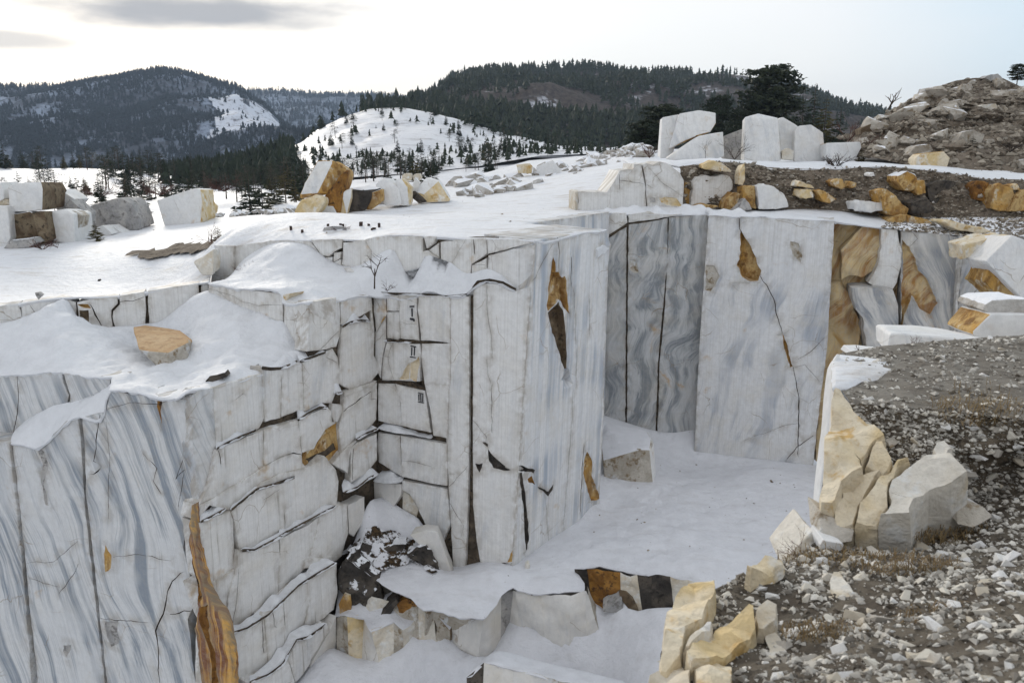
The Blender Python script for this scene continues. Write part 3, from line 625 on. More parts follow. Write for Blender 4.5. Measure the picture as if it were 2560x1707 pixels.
# fifth course
LB('A6', [(240, 1150), (420, 1090), (560, 1000), (572, 1130), (600, 1460), (400, 1540), (300, 1700), (230, 1700)], .85, cracks=[([(545, 1010), (560, 1300)], .04, .06)])
LB('A6', [(570, 985), (720, 860), (870, 715), (945, 690), (960, 860), (900, 1098), (720, 1350), (605, 1455)], .88, cracks=[([(640, 880), (650, 1060)], .04, .08), ([(735, 870), (745, 1060)], .03, .06)])
LB('A6', [(880, 708), (1030, 620), (1195, 520), (1205, 780), (1170, 918), (1085, 990), (908, 1098), (965, 850)], .86)
# sixth course
LB('A6', [(420, 1560), (560, 1500), (640, 1490), (770, 1370), (830, 1560), (830, 1750), (420, 1750)], 1.25)
LB('A6', [(775, 1360), (855, 1190), (930, 1185), (970, 1380), (905, 1490), (840, 1560)], 1.2)
LB('A6', [(940, 1178), (1110, 1050), (1128, 1105), (1050, 1240), (965, 1370)], 1.2)
LB('A6', [(1133, 1120), (1188, 985), (1190, 1250), (1050, 1420), (970, 1425), (985, 1380)], 1.1, 'marble_step')
# nook behind the shelf
nk = thing('quarry_face', 'short white cut face between the snowy shelf and the bench above it', 'rock wall', (-9.5, 29, -4))
slab(W_nook, nk, 'marble_bench', 'A2', [(232, 745), (500, 785), (840, 830), (842, 1090), (600, 1040), (380, 960), (235, 900)], off=-.12, thick=.8, grid=.3, relief=.02, cracks=[([(230, 790), (420, 840), (520, 900), (640, 920), (838, 925)], .015, .02), ([(300, 800), (480, 960)], .012, .015)])
slab(W_nook, nk, 'marble_bench', 'A2', [(850, 893), (1055, 900), (1034, 1330), (960, 1330), (845, 1080)], off=.0, thick=1.2, grid=.3, relief=.02, cracks=[([(850, 1045), (1030, 1055)], .012, .015)])
slab(W_nook, nk, 'ochre_pale', 'A2', [(838, 832), (905, 826), (870, 890), (845, 900)], off=-.05, thick=.6, grid=.2, name='chipped_corner')
# back of the shelf
sh = thing('quarry_face', 'low cracked white step behind the snowy shelf at left', 'rock wall', (-15, 30, -4.2))
def SB(pts, **k): slab(W_shelf, sh, 'marble_bench', 'A1', pts, off=k.pop('off', 0.), thick=.8, grid=.3, relief=.03, jit=.04, **k)
slab(W_shelf, sh, 'backing', 'A1', [(-800, 1320), (0, 1275), (1000, 1200), (1700, 1090), (1700, 1500), (-800, 1500)], off=-.15, thick=.5, gap=0, name='joint_fill', grid=1.)
SB([(-800, 1300), (-300, 1275), (0, 1258), (148, 1236), (188, 1360), (150, 1480), (-800, 1500)])
SB([(160, 1232), (480, 1190), (560, 1205), (622, 1228), (640, 1480), (190, 1480)], cracks=[([(230, 1225), (300, 1330)], .03, .04)], off=-.04)
SB([(630, 1228), (800, 1195), (962, 1176), (965, 1240), (912, 1292), (930, 1480), (645, 1480)], off=.03, cracks=[([(740, 1240), (780, 1330), (830, 1420)], .06, .1)], patches=[([(630, 1235), (720, 1240), (745, 1275), (690, 1280), (650, 1265)], .12, 'ochre', 'ochre_hollow'), ([(650, 1290), (720, 1290), (735, 1470), (660, 1400)], .08, 'brown_rock', 'dark_stain')])
SB([(968, 1175), (1180, 1142), (1200, 1480), (935, 1480), (918, 1300), (972, 1242)], cracks=[([(975, 1225), (1080, 1210), (1175, 1185)], .04, .06)], off=.05)
SB([(1206, 1132), (1400, 1100), (1622, 1072), (1632, 1200), (1600, 1480), (1210, 1480)], off=0)
SB([(1638, 1070), (1702, 1066), (1700, 1400), (1640, 1480)], off=-.1)
# ---------------- upper bench face
up = thing('quarry_face', 'upper white bench face, cracked into blocks, right under the snowy plateau edge', 'rock wall', (-5, 31.5, -2.5))
slab(W_upper, up, 'backing', 'A2', [(300, 450), (1000, 405), (1500, 395), (2287, 370), (2600, 370), (2560, 560), (2400, 600), (1500, 760), (270, 760)], off=-.2, thick=.4, gap=0, name='joint_fill', grid=1.)
def UB(f, pts, **k): slab(W_upper, up, k.pop('mat', 'marble_bench'), f, pts, off=k.pop('off', 0.), thick=.8, gap=.01, grid=.3, relief=.03, jit=.03, **k)
UB('A2', [(285, 430), (440, 440), (441, 745), (250, 745)], off=.1, cracks=[([(255, 670), (330, 690), (440, 690)], .015, .02)])
UB('A2', [(446, 440), (740, 396), (1060, 392), (1150, 522), (1200, 760), (446, 760)])
UB('A2', [(1066, 395), (1328, 385), (1320, 455), (1255, 490), (1215, 525), (1150, 518)], off=.03)
UB('A2', [(1152, 530), (1245, 530), (1240, 582), (1310, 545), (1330, 640), (1360, 730), (1200, 760)], off=.0, mat='marble_block')
UB('A2', [(1255, 495), (1318, 488), (1308, 545), (1250, 578)], off=.02)
UB('A2', [(1332, 410), (1508, 390), (1560, 480), (1560, 640), (1400, 660), (1320, 592)], off=.05, mat='marble_block')
UB('A2', [(1335, 620), (1440, 660), (1510, 640), (1520, 720), (1440, 780), (1400, 720)], off=.5, mat='marble_block')
UB('A7', [(40, 272), (130, 246), (546, 244), (548, 372), (588, 366), (690, 440), (560, 620), (20, 620)])
UB('A7', [(552, 242), (668, 248), (640, 310), (576, 360)], off=.02)
UB('A7', [(598, 366), (686, 300), (690, 436)], off=-.05, mat='marble_block')
UB('A7', [(700, 292), (930, 265), (1094, 264), (1106, 400), (970, 492), (960, 640), (700, 620)], cracks=[([(925, 280), (800, 475)], .012, .02), ([(990, 270), (1000, 400)], .06, .05)], off=.01)
UB('A7', [(1100, 264), (1300, 268), (1526, 292), (1520, 308), (1330, 350), (1115, 402)], off=-.02, cracks=[([(1150, 270), (1190, 340), (1170, 385)], .015, .02)])
UB('A7', [(1116, 412), (1330, 360), (1524, 322), (1490, 690), (1480, 800), (1250, 800), (1112, 700)], off=0, mat='marble_tower')
UB('A7', [(975, 497), (1106, 432), (1108, 700), (965, 700)], off=-.03, cracks=[([(980, 490), (1090, 495)], .03, .04)])
# ---------------- front face with the painted numerals
fr_ = thing('quarry_face', 'white tower face with painted Roman numerals beside the inner corner', 'rock wall', (-2, 29.5, -12.3))
slab(W_front, fr_, 'backing', 'D', [(866, 680), (1010, 685), (1080, 680), (1180, 680), (1180, 1330), (1000, 1330), (866, 1180)], off=-.15, thick=.5, gap=0, name='joint_fill', grid=1.)
def FB(f, pts, **k): return slab(W_front, fr_, k.pop('mat', 'marble_block'), f, pts, off=k.pop('off', 0.), thick=.7, grid=.3, relief=.018, jit=k.pop('jit', .025), gap=k.pop('gap', -.008), **k)
FB('A2', [(1565, 835), (1680, 838), (1682, 1000), (1645, 1075), (1605, 1140), (1590, 1000)], off=.02, patches=[([(1640, 1065), (1672, 1010), (1668, 1060), (1648, 1080)], .04, 'ochre', 'ochre_stain')])
FB('A2', [(1692, 838), (1783, 838), (1788, 972), (1693, 968)], off=.03)
FB('A2', [(1694, 980), (1788, 980), (1800, 1192), (1780, 1205), (1692, 1190)], off=.0)
fI = FB('A2', [(1790, 838), (1934, 848), (1930, 950), (1942, 1085), (1952, 1212), (1804, 1196), (1794, 980)], off=.04, cracks=[([(1795, 870), (1850, 870), (1925, 905)], .014, .02), ([(1800, 1060), (1860, 1075), (1940, 1080)], .012, .015)])
FB('A2', [(1948, 848), (2205, 850), (2205, 1232), (2050, 1215), (1970, 1212), (1955, 1050), (1942, 950)], off=.05)
FB('A2', [(1592, 1150), (1684, 1015), (1680, 1235), (1656, 1320), (1640, 1520), (1600, 1440), (1590, 1300)], off=-.03)
fII = FB('A2', [(1690, 1228), (1800, 1225), (1958, 1238), (1970, 1340), (1962, 1420), (1958, 1545), (1800, 1535), (1652, 1540), (1662, 1345)], off=.03, patches=[([(1795, 1530), (1830, 1460), (1870, 1392), (1878, 1440), (1872, 1525)], .08, 'ochre_pale', 'broken_facet'), ([(1884, 1400), (1958, 1345), (1950, 1470), (1935, 1540), (1880, 1520)], .1, 'ochre_pale', 'broken_facet')], cracks=[([(1665, 1340), (1710, 1345)], .02, .03), ([(1730, 1240), (1700, 1345), (1720, 1450), (1745, 1530)], .014, .02)])
FB('A2', [(1978, 1240), (2205, 1240), (2203, 1480), (2200, 1578), (2000, 1570), (1985, 1480), (1975, 1340)], off=.06)
FB('A5', [(1805, 350), (1945, 352), (1985, 450), (2000, 560), (2008, 722), (1880, 700), (1802, 680)], off=.02)
fIII = FB('A5', [(1955, 352), (2060, 385), (2215, 415), (2235, 560), (2268, 785), (2140, 760), (2014, 726), (2000, 520)], off=.05)
FB('D', [(976, 884), (1030, 884), (1027, 1006), (996, 1000), (988, 940)], off=.06)
FB('A5', [(1805, 790), (1995, 815), (2005, 1010), (2010, 1175), (1900, 1110), (1808, 1050), (1792, 900)], off=.02)
FB('A5', [(2003, 815), (2281, 868), (2412, 890), (2412, 1262), (2281, 1240), (2014, 1180)], off=.05, cracks=[([(2010, 1040), (2150, 1050), (2281, 1090)], .012, .015)], mat='marble_tower')
FB('A5', [(2014, 1215), (2150, 1240), (2281, 1268), (2412, 1296), (2440, 1620), (2350, 1800), (2230, 1620), (2150, 1450), (2080, 1330), (2014, 1300)], off=.06, mat='marble_tower')
FB('A5', [(1765, 1232), (2003, 1250), (2003, 1345), (1900, 1500), (1770, 1390)], off=.1, mat='marble_step')
FB('A5', [(1690, 1290), (1750, 1240), (1755, 1390), (1690, 1480)], off=.15, mat='marble_step')
FB('A5', [(2018, 1310), (2090, 1350), (2160, 1470), (2120, 1600), (2020, 1500)], off=-.1, mat='cream_rock')
FB('D', [(1030, 684), (1078, 679), (1078, 1000), (1075, 1160), (1068, 1345), (1020, 1345), (1040, 1300), (1024, 1010)], mat='marble_tower', gap=.012, jit=.012, cracks=[('A8', [(20, 440), (95, 860), (245, 1110), (230, 1190)], .02, .03), ('A8', [(70, 700), (180, 705)], .014, .02), ('A8', [(100, 850), (170, 770), (280, 640)], .016, .02)])
FB('D', [(1087, 664), (1104, 651), (1143, 650), (1170, 662), (1183, 668), (1219, 657), (1173, 1345), (1120, 1345), (1104, 1300), (1094, 1240), (1086, 1160), (1085, 1000)], mat='marble_tower', gap=.012, jit=.012,
   cracks=[('A7', [(1100, 665), (1115, 950), (1145, 1120), (1150, 1310)], .02, .03), ('A8', [(470, 0), (470, 380)], .025, .04), ('A8', [(310, 270), (420, 410), (440, 480)], .016, .02), ('A7', [(1110, 1320), (1105, 1400), (1150, 1560)], .014, .02)],
   patches=[('A8', [(440, 510), (480, 565), (540, 610), (618, 680), (560, 682), (490, 650), (450, 600)], .12, 'dark_rock', 'dark_inclusion'), ('A8', [(340, 625), (402, 620), (375, 690)], .1, 'dark_rock', 'dark_inclusion'), ('A8', [(395, 450), (440, 470), (435, 495), (405, 465)], .06, 'dark_rock', 'dark_inclusion'), ('A8', [(550, 1400), (620, 1395), (660, 1400), (705, 1370), (690, 1440), (600, 1455)], .15, 'dark_rock', 'dark_hollow'), ('A8', [(590, 1395), (620, 1330), (630, 1295), (640, 1390)], .02, 'ochre', 'ochre_stain')])
# painted numerals, a few millimetres proud of the stone
def stroke(wall, f, a, b, wd, off, parent, wd2=None):
    p, q = wall.hit(f, *a, off), wall.hit(f, *b, off); d = (q - p).normalized(); s = wall.n.cross(d).normalized(); V = []; n = 6
    for i in range(n + 1):
        t = i / n; c = p.lerp(q, t); w_ = (wd + ((wd2 or wd) - wd) * t) * (.85 + .3 * abs(noise.noise(c * 9))) / 2; V += [c - s * w_, c + s * w_, c - s * w_ - wall.n * .03, c + s * w_ - wall.n * .03]
    Fc = []
    for i in range(n): k = i * 4; Fc += [(k, k + 1, k + 5, k + 4), (k, k + 4, k + 6, k + 2), (k + 1, k + 3, k + 7, k + 5)]
    return mesh('painted_stroke', V, Fc, 'paint_black', parent)
for a, b, wd, off in [((190, 203), (242, 200), .055, .085), ((215, 222), (217, 312), .05, .085), ((193, 335), (243, 345), .075, .085), ((236, 340), (236, 365), .05, .085),
                      ((200, 630), (262, 642), .035, .075), ((213, 645), (211, 735), .035, .075), ((243, 645), (240, 735), .035, .075), ((193, 750), (256, 760), .035, .075),
                      ((281, 1140), (342, 1155), .03, .1), ((289, 1155), (290, 1225), .03, .1), ((310, 1155), (312, 1235), .028, .1), ((333, 1160), (332, 1238), .03, .1), ((281, 1240), (345, 1250), .035, .1)]:
    stroke(W_front, 'C2', a, b, wd, off, fr_)
# ---------------- tower flank
fl = thing('quarry_face', 'ribbed white flank of the central tower with an orange gash', 'rock wall', (2, 30, -12))
slab(W_right, fl, 'marble_ribbed', 'D', [(1229, 552), (1310, 540), (1392, 527), (1394, 545), (1404, 562), (1398, 600), (1393, 700), (1388, 900), (1384, 1000), (1380, 1090), (1376, 1150), (1376, 1190), (1174, 1345)], thick=2.2, gap=.0, jit=.03, grid=.3, relief=.03, rf=1.2,
     cracks=[('A7', [(1720, 256), (1735, 380), (1725, 530)], .03, .04), ('A7', [(1842, 430), (1842, 670)], .06, .1), ('A7', [(1842, 670), (1870, 750), (1880, 1000), (1885, 1560)], .018, .02), ('A7', [(1700, 275), (1530, 600), (1462, 680)], .018, .02), ('A7', [(2000, 790), (2000, 1100)], .03, .05), ('A8', [(1110, 30), (1090, 400), (1030, 1135)], .022, .03), ('A8', [(1190, 480), (1160, 1000)], .05, .06), ('A8', [(890, 905), (915, 1230)], .02, .02)],
     patches=[('A7', [(1682, 425), (1700, 480), (1700, 560), (1730, 562), (1760, 605), (1785, 590), (1800, 680), (1825, 925), (1775, 875), (1730, 800), (1680, 860), (1640, 900), (1626, 850), (1650, 600)], .25, 'ochre', 'orange_gash'), ('A7', [(1640, 910), (1690, 865), (1730, 810), (1772, 890), (1790, 1100), (1806, 1490), (1730, 1250), (1660, 1020)], .35, 'brown_rock', 'brown_gash'),
              ('A8', [(1215, 530), (1250, 600), (1250, 720), (1308, 860), (1308, 905), (1250, 910), (1212, 800), (1186, 700), (1196, 590)], .12, 'ochre', 'orange_gash'),
              ('A8', [(648, 645), (700, 632), (760, 660), (810, 672), (800, 690), (700, 685), (655, 678)], .1, 'dark_rock', 'dark_inclusion'), ('A8', [(676, 695), (704, 690), (745, 960), (765, 1220), (735, 1365), (732, 1260), (720, 1000)], .14, 'dark_rock', 'dark_vein'), ('A8', [(826, 795), (910, 838), (948, 782), (944, 830), (910, 878)], .1, 'dark_rock', 'dark_inclusion'), ('A8', [(750, 742), (780, 722), (808, 782), (760, 768)], .08, 'rust', 'rust_stain'), ('A7', [(2050, 360), (2110, 320), (2170, 350), (2130, 400), (2060, 440)], -.06, 'snow_ledge', 'snow_cap')])
RB = W_right.hit('D', 1376, 1190)
mesh('tower_back', [R, BK, (BK.x, BK.y, -12), (RB.x, RB.y, -12), R - W_right.n * .2, RB - W_right.n * .2], [(0, 1, 2, 3)], 'marble_tower', fl, uv=[(0, 0), (3, 0), (3, -12), (0, -12), (0, 0), (0, -12)])
# ---------------- far chamber
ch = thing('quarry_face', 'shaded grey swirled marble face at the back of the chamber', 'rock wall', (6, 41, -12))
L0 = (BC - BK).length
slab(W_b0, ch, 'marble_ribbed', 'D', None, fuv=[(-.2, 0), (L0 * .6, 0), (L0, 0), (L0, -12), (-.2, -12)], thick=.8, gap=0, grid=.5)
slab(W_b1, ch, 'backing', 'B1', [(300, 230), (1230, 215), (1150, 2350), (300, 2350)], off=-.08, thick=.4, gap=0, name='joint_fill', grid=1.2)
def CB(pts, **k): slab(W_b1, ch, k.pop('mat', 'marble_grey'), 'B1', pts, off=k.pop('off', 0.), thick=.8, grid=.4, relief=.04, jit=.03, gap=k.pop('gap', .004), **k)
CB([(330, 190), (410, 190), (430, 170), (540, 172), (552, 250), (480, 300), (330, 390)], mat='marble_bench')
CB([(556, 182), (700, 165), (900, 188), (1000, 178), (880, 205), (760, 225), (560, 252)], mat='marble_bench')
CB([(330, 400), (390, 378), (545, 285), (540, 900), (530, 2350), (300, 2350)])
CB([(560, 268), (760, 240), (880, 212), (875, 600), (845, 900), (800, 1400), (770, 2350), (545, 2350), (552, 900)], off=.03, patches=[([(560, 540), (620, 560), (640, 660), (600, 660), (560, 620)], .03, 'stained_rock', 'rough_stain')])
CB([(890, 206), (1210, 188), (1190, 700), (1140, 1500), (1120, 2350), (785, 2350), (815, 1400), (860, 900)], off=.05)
pn = thing('quarry_face', 'broad pale sawn panel with an orange socket at the back of the chamber', 'rock wall', (11.5, 39, -12))
slab(W_b2, pn, 'marble_panel', 'D', [(1627, 495), (1760, 501), (1916, 509), (1900, 800), (1880, 950), (1866, 1095), (1730, 1075), (1594, 1055), (1606, 800)], thick=2.5, gap=0, jit=.03, grid=.35, relief=.04,
     cracks=[('B1', [(1465, 205), (1468, 310)], .06, .08), ('B1', [(1640, 690), (1750, 870), (1760, 960), (1815, 1150)], .06, .08), ('B3', [(1945, 200), (1962, 260), (1998, 500), (1985, 950)], .06, .08), ('B3', [(1780, 740), (1880, 700), (1990, 685)], .025, .03), ('B3', [(1890, 990), (1980, 890), (2120, 790)], .05, .06), ('B1', [(1950, 1370), (2080, 1280), (2160, 1190)], .03, .03), ('B1', [(1900, 1440), (2000, 1410), (2120, 1550)], .02, .02), ('B3', [(1520, 830), (1770, 745)], .014, .02), ('B1', [(1380, 740), (1640, 740)], .012, .015)],
     patches=[('B1', [(1472, 300), (1500, 360), (1560, 450), (1600, 540), (1640, 640), (1620, 722), (1560, 728), (1490, 690), (1445, 600), (1470, 500)], .35, 'ochre', 'orange_socket'), ('B1', [(1815, 1155), (1850, 1230), (1900, 1420), (1880, 1430), (1830, 1280)], .15, 'ochre', 'orange_slit'), ('B1', [(1192, 600), (1260, 600), (1305, 700), (1230, 812), (1187, 800)], .05, 'stained_rock', 'rough_stain'), ('B1', [(1880, 400), (1950, 420), (1980, 520), (1960, 580), (1890, 500)], .06, 'stained_rock', 'rough_stain')])
oc = thing('quarry_face', 'broken orange and banded rock face at the right of the chamber', 'rock wall', (18, 38, -12))
def OB(pts, mat, off=0., **k): slab(W_b3, oc, mat, 'B2', pts, off=off, thick=k.pop('thick', 1.), jit=.05, **k)
OB([(300, 150), (840, 205), (1060, 240), (1040, 850), (1060, 1400), (1000, 2600), (100, 2600)], 'ochre_swirl', -.9, grid=.3, relief=.5, rf=.7, step=.25, name='ochre_face')
OB([(420, 430), (560, 270), (650, 172), (720, 182), (832, 212), (830, 430), (770, 640), (640, 720), (500, 700), (420, 745)], 'ochre_swirl', -.4, grid=.22, relief=.28, rf=.9, name='ochre_face')
OB([(300, 760), (420, 750), (540, 900), (560, 1050), (640, 1200), (590, 1600), (520, 2600), (150, 2600)], 'ochre_swirl', -.45, grid=.25, relief=.4, rf=.8, name='ochre_face')
OB([(842, 212), (1010, 232), (1058, 440), (1052, 600), (1000, 780), (960, 850), (870, 830), (760, 800), (700, 770), (800, 580), (836, 400)], 'marble_bench', .1, grid=.25, relief=.06)
OB([(1035, 240), (1350, 262), (1645, 295), (1612, 800), (1570, 1340), (1540, 2600), (1000, 2600), (1035, 1300)], 'marble_curved', 0., grid=.3, relief=.06, patches=[([(1050, 330), (1130, 400), (1190, 530), (1220, 640), (1300, 720), (1418, 980), (1330, 1100), (1235, 1040), (1150, 900), (1080, 1100), (1045, 1250), (1045, 850), (1065, 600)], .35, 'ochre_swirl', 'ochre_hollow')], cracks=[([(1130, 400), (1210, 320), (1170, 260)], .03, .03)])
OB([(1650, 296), (1690, 290), (1612, 1340), (1575, 2600), (1545, 2600), (1576, 1340)], 'marble_bench', .35, thick=1.4, grid=.3)
OB([(1685, 275), (2070, 292), (2200, 300), (2200, 2600), (1590, 2600), (1615, 1320)], 'marble_panel', -.7, grid=.35, relief=.05, cracks=[([(1650, 1060), (1900, 760)], .04, .05)])
OB([(2195, 292), (3400, 340), (3400, 2600), (2195, 2600)], 'marble_panel', -.6, grid=.6, relief=.05)
OB([(540, 825), (700, 815), (880, 818), (962, 842), (1010, 1000), (1032, 1320), (1010, 2600), (640, 2600), (690, 1480), (640, 1130), (580, 1050), (536, 940)], 'marble_curved', .7, thick=1.6, grid=.25, relief=.08)

# ================================================================== SNOW AND GROUND
P3 = lambda v: (v.x, v.y, v.z)
oz = lambda f, x, y, z: P3(onz(f, x, y, z)); ay = lambda f, x, y, Y: P3(aty(f, x, y, Y))
up_top = [P3(W_upper.hit('A2', *p, -.05)) for p in [(285, 428), (440, 436), (740, 392), (1060, 388), (1330, 383), (1508, 387)]] + [P3(W_upper.hit('A7', *p, -.05)) for p in [(130, 243), (550, 240), (680, 243), (930, 261), (1095, 261), (1300, 264), (1530, 285)]]
sh_top = [P3(W_shelf.hit('A1', *p, -.05)) for p in [(-780, 1300), (-300, 1273), (0, 1256), (480, 1187), (960, 1173), (1180, 1140), (1620, 1069), (1700, 1064)]]
ctrl_pl = [oz('D', *p) for p in [(1040, 455, -.05), (800, 475, -.35), (690, 500, -.65), (480, 505, -1.5), (330, 508, -1.8), (180, 550, -2.05), (0, 560, -2.2), (0, 620, -2.4), (300, 590, -2.05), (420, 515, -1.65), (600, 530, -.95), (900, 500, -.25), (1150, 500, 0), (540, 530, -1.15), (450, 600, -1.9), (470, 570, -1.5)]] + [ay('D', 1300, 390, 72), ay('D', 1200, 405, 68), ay('D', 1400, 365, 80), ay('D', 1100, 430, 62), ay('D', 1260, 425, 58), ay('D', 1350, 400, 60)]
bound_pl = sh_top + [oz('D', 484, 600, -1.75), oz('D', 500, 552, -.95)] + up_top + [P3(T), P3(R), P3(BK), oz('D', 1330, 491, 0), P3(BC)] + [ay('D', 1415, 484, 42.5), (7, 43.2, .1), (6.5, 46, .3), (8, 60, 1.6), (12, 85, 2.9), (16, 110, 2.6), (2, 105, 1.5), (-3, 80, .6), (-6, 62, .0), (-10, 56, -.9), (-20, 60, -1.7), (-28, 63, -2.2), (-60, 66, -3), (-70, 40, -3), (-40, 24, -2.6)]
sheet('snow_plateau', bound_pl, ctrl_pl, 'snow_wind', .55, .04, .6, amp2=.03)
# snowy shelf at left
wlh = lambda f, pts, off: [P3(W_left.hit(f, *p, off)) for p in pts]
lgh = lambda f, pts, off: [P3(W_long.hit(f, *p, off)) for p in pts]
nkh = lambda f, pts, off: [P3(W_nook.hit(f, *p, off)) for p in pts]
shh = lambda f, pts, off: [P3(W_shelf.hit(f, *p, off)) for p in pts]
shelf_b = wlh('A3', [(985, 398), (1100, 402), (1340, 450), (1555, 476)], -.02) + lgh('A5', [(5, 483), (120, 402), (335, 390), (600, 310), (762, 258), (945, 212), (1130, 158), (1200, 110)], -.05) + nkh('A2', [(1020, 1285), (960, 1265), (845, 1060)], .0) + nkh('A2', [(700, 1000), (500, 930), (330, 850), (250, 815)], -.14) \
    + shh('A1', [(1640, 1180), (1500, 1240), (1290, 1390), (1200, 1400), (930, 1425), (660, 1395), (560, 1220), (430, 1240), (200, 1345), (0, 1395), (-400, 1420), (-780, 1440)], .05) + wlh('A3', [(-880, 268), (-300, 283), (0, 275), (300, 260), (550, 240)], -.87) + wlh('A3', [(770, 282), (1008, 289)], -.82)
shelf_c = [oz('D', *p) for p in [(370, 835, -3.95), (120, 810, -3.75), (300, 850, -4.0), (560, 790, -3.5), (620, 770, -3.3), (480, 740, -3.05), (420, 700, -2.75), (200, 740, -3.2), (60, 760, -3.3), (450, 850, -4.0), (540, 840, -3.7), (330, 775, -3.95), (390, 790, -4.0), (300, 800, -3.95)]]
dn_sh = [(c[0] + random.gauss(0, 1.3), c[1] + random.gauss(0, .8), random.uniform(.12, .3), random.uniform(-.09, .15)) for c in (shelf_c[5], shelf_c[6], shelf_c[7], shelf_c[8], shelf_c[3]) for _ in range(26)]
sheet('snow_shelf', shelf_b, shelf_c, 'snow_soft', .15, .15, 1.5, dents=dn_sh)
# sloping snow ramp on the banded face
sheet('snow_ramp', wlh('A3', [(105, 880), (340, 908), (440, 850), (600, 690), (715, 635), (935, 602), (950, 490), (985, 402)], .0) + wlh('A3', [(1010, 330), (960, 375), (800, 460), (620, 515), (480, 545), (350, 610), (210, 695), (140, 760)], -.82), [], 'snow_soft', .2, .05, 1.5)
# bench above the shelf and above the numerals
frh = lambda f, pts, off: [P3(W_front.hit(f, *p, off)) for p in pts]; uph = lambda f, pts, off: [P3(W_upper.hit(f, *p, off)) for p in pts]
bench_b = nkh('A2', [(236, 742), (500, 782), (838, 828)], -.1) + nkh('A2', [(850, 892), (1050, 896)], 0.) + lgh('A2', [(1068, 893), (1303, 883), (1440, 838), (1540, 836)], 0.) + frh('A2', [(1690, 832), (1935, 842)], .02) + frh('A7', [(510, 752), (760, 768), (900, 755), (985, 690), (1050, 645), (1200, 645), (1345, 705)], .02) \
    + uph('A7', [(1350, 690), (1250, 590), (1110, 530), (800, 480), (560, 425), (300, 370), (120, 430)], .03) + uph('A2', [(1515, 575), (1420, 610), (1320, 600), (1200, 545), (1060, 445), (740, 425), (560, 520), (446, 700), (442, 738)], .06)
sheet('snow_bench', bench_b, [oz('D', *p) for p in [(700, 655, -1.75), (620, 650, -1.75), (560, 640, -1.8), (800, 650, -1.8), (960, 640, -1.7), (1050, 630, -1.75)]], 'snow_soft', .2, .12, 1.4)
# pit floor
f1_edge = [oz('A6', *p) for p in [(1180, 420, -11.3), (1320, 350, -11.3), (1420, 480, -11.55), (1500, 620, -11.75), (1700, 750, -11.9), (1850, 800, -12), (1960, 920, -12.1)]] + [oz('B6', *p) for p in [(0, 620, -12.2), (240, 690, -12.3), (440, 700, -12.4), (600, 490, -12.1), (700, 430, -12), (940, 490, -12.1), (1310, 470, -12.1), (1310, 400, -12), (1230, 280, -11.8), (1450, 250, -11.75), (1800, 325, -11.8), (2100, 350, -11.85), (2352, 430, -12), (2900, 600, -12)]]
f1_back = [(13, 20, -12), (17, 30, -11.8), (18, 38.5, -11.6), P3(W_b2.hit('D', 1866, 1068, 0)), P3(W_b2.hit('D', 1594, 1036, 0)), P3(W_b1.hit('B3', 1090, 740, .06)), P3(W_b1.hit('B3', 900, 765, .06)), P3(W_b1.hit('B3', 740, 745, .05)), P3(W_b1.hit('B3', 490, 672, .05)), P3(W_b1.hit('B3', 300, 610, 0)), (3.6, 40, -10.2), (2.4, 36, -10.6), (3.0, 33.0, -11.0), P3(W_right.hit('D', 1378, 1152, -.1)), P3(W_right.hit('D', 1290, 1218, -.05)), P3(W_right.hit('D', 1180, 1296, -.05)), P3(W_front.hit('D', 1100, 1290, -.1)), P3(W_front.hit('D', 1030, 1295, 0)), P3(W_front.hit('D', 960, 1190, 0)), P3(W_front.hit('D', 880, 1140, 0)), P3(W_long.hit('D', 845, 1160, .4))]
def trail(a, b, n, wob=.5):
    out = []
    for i in range(n): t = i / n; x = a[0] + (b[0] - a[0]) * t + wob * math.sin(t * 7) + (.16 if i % 2 else -.16); y = a[1] + (b[1] - a[1]) * t + random.uniform(-.12, .12); out.append((x, y, .17, .10))
    return out
dn_pit = trail((2.2, 29), (9.5, 37), 22) + trail((4.5, 30), (11, 34), 16) + trail((6, 28.5), (8, 36.5), 14, 1.0) + trail((2.5, 28), (8, 29.5), 14) + [(random.uniform(3, 12), random.uniform(28, 38), random.uniform(.2, .5), random.uniform(-.06, .07)) for _ in range(60)]
sheet('pit_floor', f1_edge + f1_back, [oz('D', *p) for p in [(1700, 1200, -11.55), (1500, 1120, -11.4), (1330, 1270, -11.6), (1600, 1300, -11.65), (1450, 1200, -11.5), (1750, 1080, -11.4), (1150, 1330, -11.75), (1000, 1350, -11.9), (1280, 1330, -11.9), (900, 1250, -11.4), (960, 1300, -11.7)]], 'snow_pit', .19, .05, .9, dents=dn_pit)
sheet('pit_floor_lower', [(-10, 22, -15.2), (-9, 14, -15.5), (14, 12, -15.5), (15, 24, -14), (12, 28.5, -13.2), (4, 29, -13.4), (-2, 29.5, -14.4), (-6.5, 29.5, -14.8)], [oz('D', *p) for p in [(1100, 1510, -14.6), (1400, 1450, -14.3), (1500, 1500, -14.5), (1000, 1560, -14.9), (800, 1520, -15), (1300, 1568, -14.8)]] + [ay(*p) for p in [('B6', 376, 1050, 26.0), ('B6', 1182, 1010, 26.15), ('B6', 652, 755, 27.3), ('B6', 1000, 980, 26.4), ('B6', 1495, 830, 26.7), ('B6', 60, 1020, 26.2), ('A6', 1400, 1375, 26.1), ('A6', 1690, 1420, 25.7), ('A6', 1930, 1320, 26.2), ('A6', 1195, 1260, 26.5), ('B6', 1390, 520, 27.3), ('B6', 1640, 560, 27.0), ('B6', 1905, 690, 26.6), ('B6', 2230, 640, 26.6), ('B6', 1700, 850, 26.0)]], 'snow_pit', .35, .10, .6)
